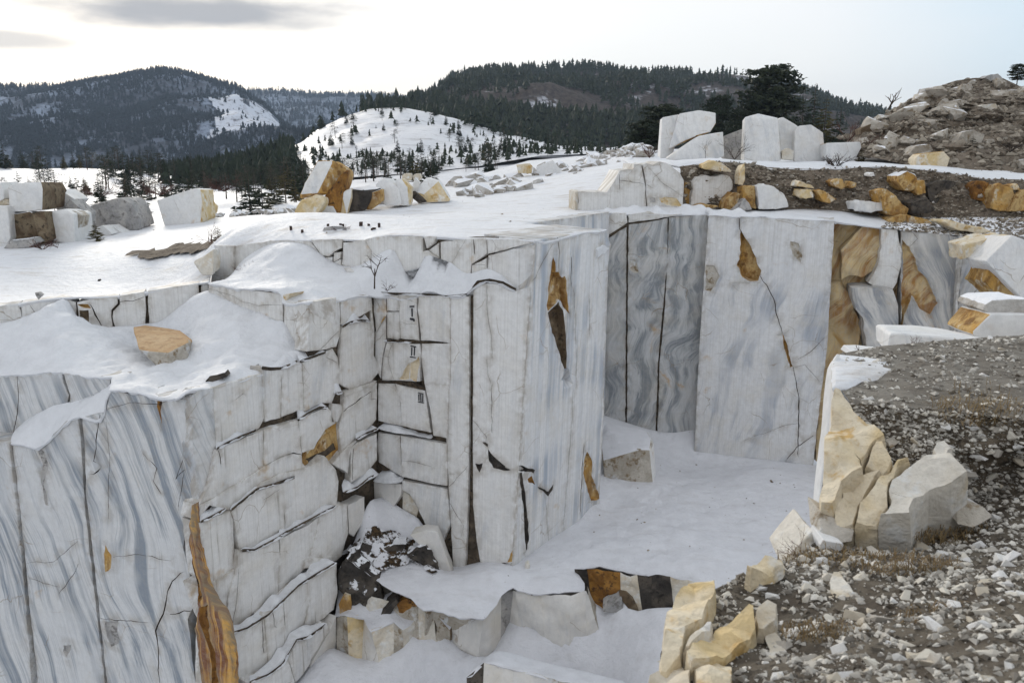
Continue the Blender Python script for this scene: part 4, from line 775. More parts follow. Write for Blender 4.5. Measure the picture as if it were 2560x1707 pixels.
def facets(parent, top, bot, mats, amp=.15, freq=1.7, step=.16, name='rock_facet'):
    for i in range(len(top) - 1):
        dn = Vector((0, 0, -.7)); a, b, c, d = top[i], top[i + 1], bot[i] + dn, bot[i + 1] + dn; nu = max(3, int(max((b - a).length, (d - c).length) / step)); nv = max(4, int(max((c - a).length, (d - b).length) / step)); V, Fc = [], []
        for u in range(nu + 1):
            for v in range(nv + 1):
                p = a.lerp(b, u / nu).lerp(c.lerp(d, u / nu), v / nv); n_ = Vector((p.x, p.y, 0)).normalized(); p = p - n_ * amp * fbm(p, freq, 4) + Vector((0, 0, .4 * amp * noise.noise(p * 2.7))); V.append(p)
        for u in range(nu):
            for v in range(nv): q = u * (nv + 1) + v; Fc.append((q, q + 1, q + nv + 2, q + nv + 1))
        m_ = mats[i % len(mats)]
        if m_: mesh(name, V, Fc, m_, parent, uv=[(p.x * .9 - p.y * .5, p.z) for p in V] if m_ in ('marble_block', 'marble_bench', 'marble_tower') else None, smooth=40)
st = thing('rock_step', 'jagged pale marble step between the two snow floors of the pit', 'rock', (0, 26.5, -14.8))
q = [((-620, 480, 27.3), (-600, 860, 26.9)), ((-330, 575, 27.0), (-340, 960, 26.5)), ((-120, 600, 26.9), (-110, 1010, 26.3)), ((10, 628, 26.85), (60, 1030, 26.2)), ((22, 634, 26.95), (172, 905, 26.9)), ((250, 694, 26.6), (262, 985, 26.4)), ((440, 727, 26.25), (376, 1060, 26.0)), ((600, 500, 27.2), (592, 800, 26.9)), ((702, 462, 27.4), (652, 765, 27.3)), ((722, 466, 27.3), (772, 812, 27.0)), ((940, 503, 26.95), (1000, 950, 26.4)), ((1200, 514, 26.7), (1182, 990, 26.15)), ((1332, 474, 26.75), (1335, 915, 26.4)), ((1352, 520, 26.8), (1495, 815, 26.7)), ((1345, 430, 27.3), (1560, 760, 27.2))]
facets(st, [aty('B6', *a) for a, b in q], [aty('B6', *b) for a, b in q], ['cream_rock', 'stained_rock', 'cream_rock', 'backing', 'marble_step', 'marble_step', 'marble_step', 'grey_rock', 'marble_step', 'marble_step', 'marble_step', 'marble_step', 'marble_step', 'stained_rock'])
st2 = thing('rock_step', 'blackened and orange rock under the lip of the pit floor', 'rock', (4, 27, -13))
q = [((1232, 285, 27.9), (1262, 400, 27.8)), ((1340, 270, 27.75), (1390, 470, 27.4)), ((1480, 300, 27.6), (1500, 470, 27.3)), ((1628, 318, 27.45), (1640, 480, 27.2)), ((1775, 338, 27.35), (1840, 600, 26.9)), ((1900, 338, 27.3), (1905, 625, 26.8)), ((2060, 343, 27.2), (2105, 520, 26.9)), ((2210, 385, 27.1), (2230, 560, 26.8)), ((2400, 440, 27.0), (2400, 640, 26.7))]
facets(st2, [aty('B6', *a) for a, b in q], [aty('B6', *b) for a, b in q], ['dark_rock', 'rust', 'rust', 'cream_rock', 'dark_rock', 'dark_rock', 'cream_rock', 'cream_rock'], amp=.16, freq=2.0)
st3 = thing('rock_step', 'snow-covered pale ledge at the bottom edge of the picture', 'rock', (1, 22.5, -15.5))
q = [((300, 1215, 23.3), (300, 1560, 22.4)), ((450, 1095, 23.6), (420, 1560, 22.4)), ((700, 1135, 23.5), (700, 1560, 22.4)), ((1000, 1215, 23.2), (1000, 1560, 22.4)), ((1250, 1270, 23.0), (1250, 1560, 22.4)), ((1600, 1360, 22.6), (1600, 1560, 22.3))]
facets(st3, [aty('B6', *a) for a, b in q], [aty('B6', *b) for a, b in q], ['dark_rock', 'marble_step', 'marble_step', 'stained_rock', 'marble_step'])
tp = [aty('B6', *a) for a, b in q]; sheet('snow_cap_ground', [P3(p) for p in tp] + [(p.x + .3, p.y + .8, p.z - .12) for p in tp[::-1]], [], 'snow_pit', .15, .05, 1.4)
st4 = thing('rock_step', 'broken rust-stained blocks in the corner below the black rock', 'rock', (-4, 26.5, -15))
q = [((1190, 975, 26.9), (1195, 1270, 26.5)), ((1290, 965, 26.5), (1300, 1300, 26.2)), ((1440, 985, 26.9), (1400, 1385, 26.1)), ((1500, 1105, 26.1), (1605, 1405, 25.7)), ((1700, 1015, 26.6), (1690, 1430, 25.7)), ((1780, 1090, 26.4), (1785, 1310, 26.2)), ((1900, 985, 26.9), (1930, 1330, 26.2)), ((2060, 935, 26.9), (2090, 1345, 26.1)), ((2190, 1085, 26.6), (2200, 1290, 26.5)), ((2245, 950, 27.1), (2270, 1180, 26.9))]
facets(st4, [aty('A6', *a) for a, b in q], [aty('A6', *b) for a, b in q], ['stained_rock', 'ochre_pale', 'marble_step', 'cream_rock', 'stained_rock', 'cream_rock', 'cream_rock', 'stained_rock', 'brown_rock'], amp=.2, freq=1.8)
tp = [aty('A6', *a) for a, b in q]; sheet('snow_cap_ground', [P3(p) for p in tp] + [(p.x, p.y + 1.3, p.z + .45) for p in tp[::-1]], [], 'snow_pit', .15, .1, 2.0)
ruled('step_bank', [(p[0], p[1] + .7, p[2] - .12) for p in f1_edge[:-1]], [(p[0], p[1] + .9, -14.9) for p in f1_edge[:-1]], 'stained_rock', 120, 10, .2, 1.2)

# ---------------- rocks of the step between the two floors
def step_rock(label, f, pts, Y, d, mat='marble_step', **k): return rock('broken_block', label, 'rock', f, pts, Y, d, mat, sink=.25, **k)
ST = ((0, 0, 1), .75)
step_rock('thin brown rock flake below the ochre rock', 'B6', [(1620, 510), (1700, 520), (1790, 585), (1700, 570), (1630, 540)], 26.9, .6, 'brown_rock')
step_rock('flaky grey rock poking out of the snow', 'B6', [(1480, 600), (1640, 530), (1665, 610), (1560, 600)], 26.8, .7, 'grey_rock')
step_rock('big black rock in the corner under the long face', 'A6', [(1205, 640, 0), (1290, 470), (1400, 380, .4), (1485, 560, .1), (1600, 720), (1590, 835), (1320, 830, -.2), (1210, 745)], 27.3, 1.4, 'dark_snowy', rough=.09, detail=2.2)
step_rock('black rock patch on the snow slope below the numerals', 'A6', [(1500, 480), (1560, 420), (1700, 350), (1810, 345), (1760, 430), (1680, 500)], 28.6, .8, 'dark_snowy', rough=.09, detail=2.2)
step_rock('black rock at the foot of the tower corner', 'A6', [(1810, 440), (1900, 380), (1980, 365), (2110, 540), (2100, 585), (2000, 500), (1900, 470)], 28.2, .9, 'dark_snowy', rough=.09, detail=2.2)
step_rock('pale flake leaning on the tower foot', 'A6', [(1840, 270), (1980, 225), (2080, 240), (2150, 420), (2230, 600), (2130, 560), (2040, 360), (1900, 330)], 28.4, .8, 'marble_step')
step_rock('dark tilted plank of rock on the snow', 'A6', [(1565, 930), (1715, 830), (1742, 860), (1640, 945)], 26.8, .7, 'dark_rock')
step_rock('black and rust rock at the end of the snow tongue', 'A6', [(1720, 870), (1830, 810), (1970, 900), (1900, 950), (1760, 960)], 26.9, .9, 'rust', rough=.05)
step_rock('small rusty stone standing in the corner of the ledge', 'A6', [(1215, 880), (1260, 790), (1320, 800), (1325, 940), (1230, 940)], 26.9, .6, 'ochre')
step_rock('small pointed ochre stone on the lower snow', 'A6', [(1190, 1400), (1210, 1370), (1290, 1450), (1215, 1445)], ('z', -15.0), .4, 'ochre_pale', sub=2)
step_rock('low brown stone on the lower snow', 'A6', [(1410, 1480), (1440, 1450), (1520, 1445), (1480, 1470)], ('z', -15.0), .4, 'brown_rock', sub=2)
rock('marble_block', 'lone squared block with a snow cap on the pit floor', 'block', 'B3', [(282, 870, 1.0), (350, 755, 1.9), (720, 825, .9), (738, 845, .9), (762, 1095, 1.2), (742, 1180, 0), (712, 910, 0), (620, 905, -.1), (300, 1000, 0), (320, 1180, 0), (600, 1205, -.15)], ('z', -11.5), 1.2, 'stained_rock', sides=[((0, -.15, 1), .72), ((1, -.3, 0), .8)], smat=['snow_pit', 'marble_stone'], rough=.01, shrink=.95, drop=0)
rock('stone', 'small brown stone alone on the pit floor, far right', 'stone', 'B3', [(1750, 1200), (1770, 1185), (1795, 1215), (1785, 1238), (1750, 1235)], ('z', -11.6), .25, 'brown_rock', sub=2)
rock('stone', 'small ochre stone near the tower foot', 'stone', 'A8', [(730, 1420), (750, 1405), (768, 1415), (765, 1440), (735, 1440)], ('z', -11.8), .3, 'ochre_pale', sub=2)
M = Mat('scree_dark', .9, .1); co = M.co('Object'); n1 = M.noise(co, 1.5, 6, .7); n3 = M.noise(co, 7, 4, .7)
M.done(M.mix(M.rng(n1, .49, .54), M.mix(M.rng(n3, .4, .6), (.03, .024, .018), (.085, .055, .03)), (.73, .735, .77)), M.bump(n1, .9, .15))
def onf(f, x, y): 
    z = -11.5
    for _ in range(10): p = onz(f, x, y, z); z = .6 * z + .4 * zat('pit_floor', p.x, p.y)
    p = onz(f, x, y, z); return (p.x, p.y, p.z + .07)
sheet('dark_scree', [onf('A6', *p) for p in [(1335, 370), (1420, 270), (1560, 230), (1720, 240), (1850, 320), (2000, 360), (2120, 560), (2040, 620), (1850, 520), (1700, 560), (1520, 640), (1440, 560), (1400, 450)]], [], 'scree_dark', .13, .14, 2.0, kind='stuff', label='black stony soil and snow in the corner of the pit', jit=.2, edge_free=.6)
# snow on the ledges of the stepped face
for f, pts, off, wd, h in [('A5', [(365, 930), (450, 880), (600, 810), (715, 765)], .14, .35, .16), ('A5', [(1095, 670), (1180, 610), (1280, 560), (1345, 565)], .15, .35, .22), ('A2', [(1335, 1090), (1400, 1060), (1480, 1045), (1555, 1055)], .06, .5, .45), ('A5', [(770, 205), (850, 215), (945, 212), (1080, 150)], .05, .4, .22), ('A5', [(1115, 150), (1220, 110), (1340, 70)], .06, .4, .2),
                            ('A6', [(10, 150), (120, 95), (220, 40)], .28, .4, .2), ('A6', [(370, 398), (480, 398), (680, 292), (850, 195)], .44, .2, .08), ('A6', [(700, 275), (900, 165), (1050, 85), (1190, 15)], .46, .35, .12), ('A6', [(240, 1140), (420, 1080), (600, 965), (720, 850), (870, 705), (1000, 620), (1190, 510)], .9, .55, .22), ('A6', [(440, 1555), (600, 1490), (720, 1400), (850, 1185), (950, 1160), (1110, 1045)], 1.28, .5, .2),
                            ('A5', [(1605, 850), (1700, 790), (1800, 750)], .24, .3, .18), ('A5', [(1500, 1320), (1620, 1270), (1720, 1190), (1800, 1150)], .4, .5, .25), ('A5', [(490, 1475), (720, 1290), (900, 1235), (1060, 1180)], .28, .15, .07), ('A5', [(1420, 440), (1480, 430)], .12, .4, .5)]:
    tag(snow_strip([W_long.hit(f, *p, off) for p in pts], wd, h, back=-W_long.n, seed=random.random() * 9), label='thin snow lying on a ledge of the stepped face')
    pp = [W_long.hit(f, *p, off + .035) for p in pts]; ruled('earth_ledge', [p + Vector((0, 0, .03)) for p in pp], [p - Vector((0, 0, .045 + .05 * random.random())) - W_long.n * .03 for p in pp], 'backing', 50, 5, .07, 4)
for f, pts, off, wd, h in [('A5', [(1800, 740), (1950, 775), (2120, 800), (2281, 835)], .1, .35, .16), ('A5', [(1760, 1215), (1850, 1225), (2000, 1230)], .25, .7, .45), ('A2', [(1660, 1212), (1800, 1220), (1900, 1225)], .06, .2, .05)]:
    tag(snow_strip([W_front.hit(f, *p, off) for p in pts], wd, h, back=-W_front.n, seed=random.random() * 9), label='thin snow lying on a ledge of the numeral face')
tag(snow_strip([W_front.hit('A7', *p, .06) for p in [(-60, 742), (250, 745), (500, 752), (700, 765), (880, 758), (960, 710), (1000, 670)]], .9, .5, back=-W_front.n, mat='snow_soft', seed=3.3), label='thick snow overhanging the ledge above the numerals')
# dark earth showing under the overhang
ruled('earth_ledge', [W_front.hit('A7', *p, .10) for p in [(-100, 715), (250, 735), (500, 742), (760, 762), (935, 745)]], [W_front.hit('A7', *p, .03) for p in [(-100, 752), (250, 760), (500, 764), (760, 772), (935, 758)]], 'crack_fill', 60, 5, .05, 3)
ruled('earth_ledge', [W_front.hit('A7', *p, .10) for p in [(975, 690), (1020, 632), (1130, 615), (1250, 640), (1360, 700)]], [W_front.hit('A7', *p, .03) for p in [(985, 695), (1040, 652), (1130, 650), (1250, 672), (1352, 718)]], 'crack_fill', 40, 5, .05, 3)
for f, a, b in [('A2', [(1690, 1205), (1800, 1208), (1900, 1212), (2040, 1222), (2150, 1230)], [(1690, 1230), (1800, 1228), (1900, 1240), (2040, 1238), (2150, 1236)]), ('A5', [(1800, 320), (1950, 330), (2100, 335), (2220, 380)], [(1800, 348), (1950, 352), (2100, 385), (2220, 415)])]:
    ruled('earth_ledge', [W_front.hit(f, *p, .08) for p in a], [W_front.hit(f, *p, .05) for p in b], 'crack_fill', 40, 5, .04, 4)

# ================================================================== LOOSE BLOCKS ON THE PLATEAU
WHT = 'marble_stone'
def blk(label, f, pts, Y, d, mat=WHT, sides=(), smat=(), **k): return rock('marble_block', label, 'block', f, pts, Y, d, mat, sides=sides, smat=smat, **k)
RT = ((1, -.25, 0), .55); TOP = ((0, 0, 1), .8); LF = ((-1, -.25, 0), .55)
rock('marble_slab', 'brown-topped broken slab lying on the snowy shelf', 'rock', 'A3', [(1228, 50, 0), (1290, -30, .7), (1180, -150, 2.4), (1330, -140, 2.2), (1560, -100, 1.6), (1700, -20, .6), (1640, 150, .2), (1500, 175, -.35), (1500, 85, -.35), (1290, 60, -.1)], 27.3, .6, 'stained_rock', sides=[((0, -.25, 1), .55)], smat=['tan_cut'], rough=.01, sink=.5)
zz = lambda z: ('z', z)
blk('squared block with a brown flank, top of the left pile', 'A1', [(62, 290), (130, 255), (340, 245, .3), (355, 300, 0), (400, 470, .9), (350, 475, 0), (160, 488), (75, 480), (395, 330, 1.0)], 46.5, 2.4, WHT, [RT], ['brown_rock'], rough=.012, sink=.02)
blk('white block at the left picture edge, on top of the pile', 'A1', [(-200, 250), (0, 250), (30, 310), (35, 380), (0, 400), (-200, 400)], 46.8, 2, rough=.015, sink=.02)
blk('thin white slab under the edge block of the left pile', 'A1', [(-200, 400), (70, 385), (75, 430), (-200, 440)], 46.9, 2, 'cream_rock', rough=.015, sink=.02)
blk('white block at the left picture edge, bottom of the pile', 'A1', [(-300, 440), (60, 440), (62, 490), (85, 700), (40, 770), (-300, 800)], 45.9, 2.2, rough=.012)
blk('brown-stained block in the bottom row of the left pile', 'A1', [(60, 515), (240, 485), (300, 510), (330, 740), (120, 730), (65, 700)], zz(-2.05), 2.2, 'brown_rock', [TOP, LF], ['snow_soft', WHT], rough=.02)
blk('brown cleft block between two blocks of the left pile', 'A1', [(255, 490), (365, 480), (395, 700), (330, 740), (300, 600)], 46.0, 2, 'brown_rock', rough=.03)
blk('tall white block at the right of the left pile', 'A1', [(360, 490), (540, 465, .2), (600, 510), (612, 730), (560, 735), (400, 700), (375, 600)], zz(-2.05), 2.3, WHT, rough=.012)
blk('pointed white block behind the left pile', 'A1', [(410, 355), (490, 305), (610, 385), (560, 460), (480, 465), (430, 430)], 49, 2, WHT, rough=.015)
blk('grey slab leaning behind the left pile', 'A1', [(520, 450), (570, 385), (690, 490), (700, 620), (620, 630), (600, 480)], 48.6, 1.5, 'grey_rock', rough=.02)
blk('chipped white block with a brown foot beside the low block', 'A1', [(585, 480), (660, 520), (640, 600), (620, 625), (590, 600)], 47.3, 1.2, 'stained_rock', rough=.02)
blk('low squared grey-veined block in front of the humped boulder', 'A1', [(700, 482), (850, 476, .1), (1005, 480), (1015, 640), (840, 630), (708, 630)], zz(-1.95), 2.0, WHT, rough=.008)
rock('boulder', 'humped grey boulder with a tan lower end behind the low block', 'boulder', 'A1', [(700, 470), (760, 430), (900, 415), (950, 380), (1000, 380), (1085, 430), (1110, 500), (1142, 570), (1135, 620), (1000, 625), (740, 600)], 51.5, 2.6, 'grey_rock', [((.7, -.6, 0), .75)], ['ochre_pale'], rough=.02)
blk('pale wedge lying on the snow before the low block', 'A1', [(738, 680), (780, 620), (840, 600), (920, 670), (850, 690)], zz(-2.0), 1.0, WHT, rough=.02)
blk('grey wedge lying on the snow right of the pale wedge', 'A1', [(860, 605), (900, 595), (1030, 660), (930, 675), (915, 665)], zz(-2.0), 1.0, WHT, rough=.02)
blk('low snow-covered slab in front of the brown-stained block', 'A1', [(20, 770), (100, 720), (250, 705), (290, 740), (240, 760), (100, 775)], zz(-2.1), 1.2, 'grey_rock', [TOP], ['snow_soft'], rough=.02)
blk('big white cube tilted on one edge', 'A1', [(1277, 395, 0), (1600, 295, .4), (1640, 310, .6), (1655, 390, .5), (1672, 545, .5), (1640, 600, .2), (1500, 590, 0), (1350, 612, 0), (1325, 545, 0), (1600, 585, 0)], zz(-1.8), 2.6, WHT, [((1, .0, -.3), .75)], ['ochre_pale'], rough=.008, sink=.05)
blk('tan boulder half hidden behind the tilted cube', 'A1', [(1660, 415), (1690, 405), (1735, 440), (1730, 490), (1690, 545), (1665, 520)], 56.5, 1.2, 'ochre_pale', rough=.02)
rock('boulder', 'tall leaning orange and white monolith', 'boulder', 'C5', [(242, 530, 0), (300, 380, .1), (455, 110, .5), (650, 98, .5), (740, 150, .8), (850, 215, 1.2), (855, 290, 1.2), (800, 470, .8), (640, 520, .2), (500, 520, 0), (450, 510, -.3), (250, 570, .1)], 45.3, 1.6, 'ochre', [((-.45, -1, .15), .86)], [WHT], rough=.02, shrink=.9, sink=0.)
rock('boulder', 'rounded orange-stained base stone under the leaning monolith', 'boulder', 'C5', [(155, 838, 0), (180, 720), (260, 590), (440, 520, .3), (540, 560, .3), (545, 620), (500, 700), (395, 800), (300, 815)], zz(-.6), 1.5, 'ochre_pale', [((-.4, -.6, -.3), .93)], ['ochre'], rough=.03)
rock('boulder', 'dark rusty core of the leaning monolith', 'boulder', 'C5', [(545, 560, .2), (640, 500), (760, 260, .2), (830, 230, .5), (800, 480, .4), (720, 740, .3), (690, 730, .1), (560, 650)], 45.2, 1.6, 'rust', rough=.05, sink=.05)
rock('boulder', 'tan foot stone right of the leaning monolith', 'boulder', 'C5', [(680, 740), (720, 650), (760, 500), (880, 440, .4), (870, 560, .2), (820, 745), (740, 752)], 45.6, 1.3, 'ochre_pale', [((.5, -1, .2), .9)], [WHT], rough=.03)
blk('pale streaked wedge stone in front of the monolith', 'C5', [(400, 800), (420, 770), (520, 660), (640, 670), (685, 750), (600, 770)], zz(-.55), .8, WHT, rough=.015)
blk('black-fronted block with a snowy top', 'C5', [(880, 450, 0), (1020, 465, -.1), (1060, 500, 0), (1070, 600), (1050, 690), (940, 710), (850, 748), (820, 640), (870, 560), (1240, 440, .8), (1090, 405, 1.4)], 46.3, 1.3, 'dark_rock', [TOP], ['snow_soft'], rough=.02)
blk('rusty-fronted block beside the black one', 'C5', [(1055, 680), (1070, 560), (1110, 500), (1255, 450), (1265, 590), (1120, 680)], 46.6, 1.2, 'ochre', [TOP], ['snow_soft'], rough=.02)
blk('small grey boulder in front of the rusty block', 'C5', [(1112, 690), (1115, 570), (1160, 548), (1210, 560), (1300, 650), (1250, 672), (1150, 692)], zz(-.45), .8, 'grey_rock', rough=.03)
blk('big white pyramid block with a flat grey face', 'C5', [(1170, 400, .3), (1260, 318, .5), (1330, 320, .7), (1450, 450, .2), (1490, 610, 0), (1460, 632), (1290, 635), (1262, 600)], 47.3, 2.0, WHT, rough=.008)
blk('narrow upright white slab with a tan side', 'C5', [(1415, 345, 0), (1490, 325, .2), (1615, 430, .6), (1610, 620, .5), (1575, 625, 0), (1495, 632, 0), (1480, 560, 0), (1560, 430, 0)], 47.6, 1.3, WHT, [RT], ['ochre_pale'], rough=.01)
blk('white fin behind the upright slab', 'C5', [(1620, 430), (1650, 310), (1710, 370), (1690, 480), (1620, 500)], 49.5, 1.0, WHT, rough=.015)
blk('white block tipped on its edge with a tan rough face', 'C5', [(1640, 480, .2), (1790, 318, .9), (1935, 360, .8), (1770, 520, 0), (1945, 362, .6), (2090, 560, 0), (2070, 585, 0), (1800, 595, -.1)], 49.4, 1.8, WHT, [((.35, -1, 0), .8)], ['ochre_pale'], rough=.01)
blk('dark slab wedged under the tipped block', 'C5', [(1615, 490), (1640, 480), (1800, 590), (1700, 608), (1620, 560)], 49.0, 1.0, 'dark_rock', rough=.02)
blk('small pale cube far behind the plateau blocks', 'C5', [(1495, 290), (1520, 265), (1600, 268), (1610, 320), (1550, 335), (1500, 325)], 57, 1.2, 'cream_rock', rough=.02)
blk('small cream block right of the pale cube', 'C5', [(1620, 300), (1650, 270), (1715, 270), (1730, 320), (1690, 345), (1640, 330)], 57.5, 1.2, 'cream_rock', rough=.02)
rock('stone', 'rough cream stones at the left end of the bench face', 'stone', 'A2', [(120, 570, .3), (190, 530, .2), (270, 470, .4), (272, 560, .2), (262, 655, 0), (180, 650, -.1), (145, 600, 0)], 33.2, 1.0, 'cream_rock', rough=.04)
rock('stone', 'flat brown slab at the plateau corner', 'stone', 'A1', [(1835, 680), (1860, 668), (2040, 668), (2070, 690), (1990, 710), (1880, 705)], zz(-1.0), .8, 'brown_rock', rough=.02, sub=2)
rock('stone', 'little dark stone alone on the snow field', 'stone', 'A1', [(795, 1052), (800, 1040), (812, 1042), (815, 1053)], zz(-2.1), .15, 'dark_rock', rough=.02, sub=1, sink=.02)
rock('stone', 'small grey stone near the edge of the shelf step', 'stone', 'A1', [(285, 1150), (300, 1148), (330, 1170), (310, 1182), (290, 1170)], zz(-2.2), .3, 'grey_rock', rough=.02, sub=1)
rock('stone', 'broken grey stones at the lip of the shelf', 'stone', 'A5', [(230, 330), (300, 285), (430, 255), (455, 290), (400, 300), (260, 335)], 24.9, .5, 'dark_rock', sides=[TOP], smat=['snow_soft'], rough=.04)
rock('stone', 'grey stone sticking out of the shelf snow near its lip', 'stone', 'A5', [(600, 285), (640, 220), (700, 215), (710, 260), (640, 280)], 26.2, .6, 'grey_rock', rough=.05)
rock('stone', 'rounded white stone at the shelf lip beside the top course', 'stone', 'A5', [(700, 225), (730, 195), (765, 215), (760, 255), (715, 255)], 26.7, .5, 'grey_rock', rough=.04)
# iron stubs drilled into the plateau
def land(f, x, y, name, z=-1.8):
    for _ in range(10): p = onz(f, x, y, z); z = .6 * z + .4 * zat(name, p.x, p.y)
    return onz(f, x, y, z)
rock('stone', 'flat icy slab on the plateau among the iron stubs', 'stone', 'C5', [(495, 970), (540, 925), (640, 905), (760, 910), (785, 935), (640, 940), (560, 965)], land('C5', 640, 955, 'snow_plateau', -.6).y, .6, 'grey_rock', [TOP], ['snow_soft'], rough=.02, sub=2)
i = 0
for x, y, h, lb in [(140, 955, 42, 'leftmost rusty iron stub in the plateau snow'), (273, 985, 30, 'short rusty iron stub second from the left'), (583, 905, 22, 'rusty iron stub at the left end of the icy slab'), (748, 905, 26, 'rusty iron stub behind the icy slab'), (773, 925, 38, 'rusty iron stub at the right end of the icy slab'), (987, 908, 46, 'thick rusty iron stub right of the icy slab'), (1093, 905, 22, 'small rusty iron stub in the middle of the right group'), (1215, 923, 46, 'tall rusty iron stub farthest right'), (1123, 962, 26, 'rusty iron stub nearest the plateau edge'), (1160, 950, 22, 'squat rusty iron stub of the right group')]:
    b = land('C5', x, y, 'snow_plateau', -.6) + Vector((0, 0, .02)); t = aty('C5', x, y - h * 1.15, b.y); r = .075 if x in (987, 1160) else .055
    V = []; n = 7
    for k, z in enumerate((b.z - .3, t.z - .01, t.z)):
        for a in range(n): an = 2 * math.pi * a / n; q = r * (1 if k < 2 else .8); V.append((b.x + q * math.cos(an) + .02 * k * (i % 3 - 1), b.y + q * math.sin(an), z))
    Fc = [(k * n + a, k * n + (a + 1) % n, (k + 1) * n + (a + 1) % n, (k + 1) * n + a) for k in range(2) for a in range(n)] + [tuple(range(2 * n, 3 * n))]
    tag(mesh('iron_stub', V, Fc, 'rusty_iron'), lb, 'iron stub', 'rusty iron stubs on the plateau'); i += 1

# ================================================================== UPPER TIER AT RIGHT
W_tier = Wall((3.3, 43.0, 0), (11.6, 44.0, 0))
ti = thing('quarry_face', 'white stepped upper cut standing on the snowy ledge above the chamber', 'rock wall', (6, 43.5, 0))
slab(W_tier, ti, 'marble_bench', 'C3', [(270, 402), (555, 407), (620, 300), (680, 186), (820, 170), (830, 120), (905, 125), (930, 240), (945, 330), (955, 545), (955, 680), (270, 690)], thick=2.2, grid=.3, relief=.04, jit=.05, gap=.012, cracks=[([(690, 290), (820, 300), (940, 330)], .03, .04), ([(682, 230), (682, 380)], .04, .04)])
slab(W_tier, ti, 'marble_bench', 'C3', [(915, 127), (960, 112), (1020, 132), (1090, 96), (1200, 130), (1290, 210), (1338, 292), (1330, 550), (1330, 680), (962, 680), (962, 540), (950, 330), (935, 240)], thick=2.2, grid=.3, relief=.04, jit=.05, gap=.012, off=-.03, cracks=[([(980, 160), (1100, 300), (1330, 460)], .014, .02), ([(960, 335), (1030, 370)], .03, .03)], patches=[([(1085, 465), (1180, 458), (1260, 470), (1315, 548), (1220, 550), (1110, 510)], .03, 'ochre_pale', 'tan_patch'), ([(990, 458), (1040, 465), (1050, 510), (995, 512)], .02, 'grey_rock', 'grey_patch')])
slab(W_tier, ti, 'marble_bench', 'C3', [(1428, 310), (1480, 252), (1560, 236), (1640, 250), (1720, 226), (1800, 240), (1832, 290), (1832, 380), (1760, 440), (1700, 475), (1560, 535), (1400, 555)], thick=1.8, grid=.3, relief=.05, jit=.05, off=-.1, patches=[([(1550, 285), (1575, 280), (1588, 298), (1565, 303)], .1, 'brown_rock', 'drill_hole')])
slab(W_tier, ti, 'ochre', 'C3', [(1340, 300), (1425, 315), (1400, 555), (1390, 680), (1325, 680)], thick=1.2, off=-.45, grid=.2, relief=.15, rf=1.5, name='ochre_cleft')
slab(W_tier, ti, 'cream_rock', 'C3', [(228, 400), (268, 390), (268, 690), (222, 690)], thick=1.6, off=-.25, grid=.2, relief=.1, name='rough_end')
tr = lambda f, pts, off=0.: [P3(W_tier.hit(f, *p, off)) for p in pts]
low_front = [P3(W_b1.hit('B1', *p, -.05)) for p in [(330, 186), (560, 176), (900, 182), (1205, 181)]] + [P3(W_b2.hit('D', *p, -.05)) for p in [(1630, 493), (1760, 498), (1914, 506)]]
low_front2 = [P3(W_b3.hit('B2', *p, -.1)) for p in [(385, 137), (840, 200), (1040, 232), (1640, 285), (2200, 292), (3400, 350)]]
bank_top = [ay('C3', *p) for p in [(1290, 150, 44.6), (1500, 120, 45), (1650, 90, 45.5), (2000, 112, 45.5), (2190, 155, 45)]] + [ay('C4', *p) for p in [(0, 158, 44.8), (350, 165, 44.3), (650, 150, 44), (980, 135, 43.5), (1400, 172, 42.6), (1700, 208, 42), (2000, 262, 41.5), (2352, 272, 41), (3400, 330, 39)]]
bank_bot = [ay('C3', *p) for p in [(1290, 590, 44.2), (1560, 575, 44), (1800, 580, 43.8), (2100, 592, 43.5), (2352, 600, 43)]] + [ay('C4', *p) for p in [(300, 560, 42.6), (620, 590, 42.2), (1040, 650, 41.6), (1350, 640, 41.4), (1700, 640, 40.8), (2000, 640, 40.2), (2352, 640, 39.8), (3400, 720, 38)]]
sheet('snow_ledge_ground', [ay('D', 1395, 484, 42.2)] + low_front + [low_front2[0], low_front2[1]] + [bank_bot[7], bank_bot[6], bank_bot[5]] + tr('C3', [(1832, 590), (1330, 560), (960, 552), (560, 580), (270, 600)], .0)[::1], [], 'snow_soft', .35, .06, 1.0)
sheet('gravel_ledge_ground', [low_front2[1]] + low_front2[2:] + [bank_bot[-1], bank_bot[-2], bank_bot[-3], bank_bot[-4], bank_bot[-5], bank_bot[7]], [], 'soil_snowy', .3, .12, 1.2)
tag(snow_strip([Vector(p) + Vector((0, 0, .02)) for p in low_front[:-1]], 1.3, .28, back=Vector((0, 1, 0)), mat='snow_soft'), label='rounded snow lip on top of the chamber wall')
ruled('soil_bank', bank_top, bank_bot, 'soil', 150, 22, .45, .9, bulge=.2)
heap_base = [ay('B7', *p) for p in [(1300, 585, 55), (1480, 600, 50), (1700, 650, 47.5), (1950, 665, 46.5), (2352, 725, 45), (2900, 760, 44)]]
sheet('snow_terrace', [ay('C3', 1140, 100, 46), ay('C3', 1290, 145, 44.7)] + bank_top[1:] + [(34, 50, 1.7), (36, 75, 3), (30, 120, 3), (14, 130, 2.6), (10, 85, 2.4), (8.5, 62, 1.9)], [ay('B7', 830, 628, 53), ay('B7', 1250, 620, 53), ay('B7', 480, 618, 53.5)], 'snow_soft', .7, .07, .8)
hl, hv = ruled('rubble_heap', heap_base, [ay('B7', *p) for p in [(1330, 470, 68), (1500, 365, 66), (1640, 296, 65), (1750, 232, 64), (1830, 186, 64), (1950, 146, 64), (2060, 130, 64), (2220, 128, 64), (2352, 190, 63), (2900, 120, 62)]], 'soil', 130, 50, 2.2, .3)
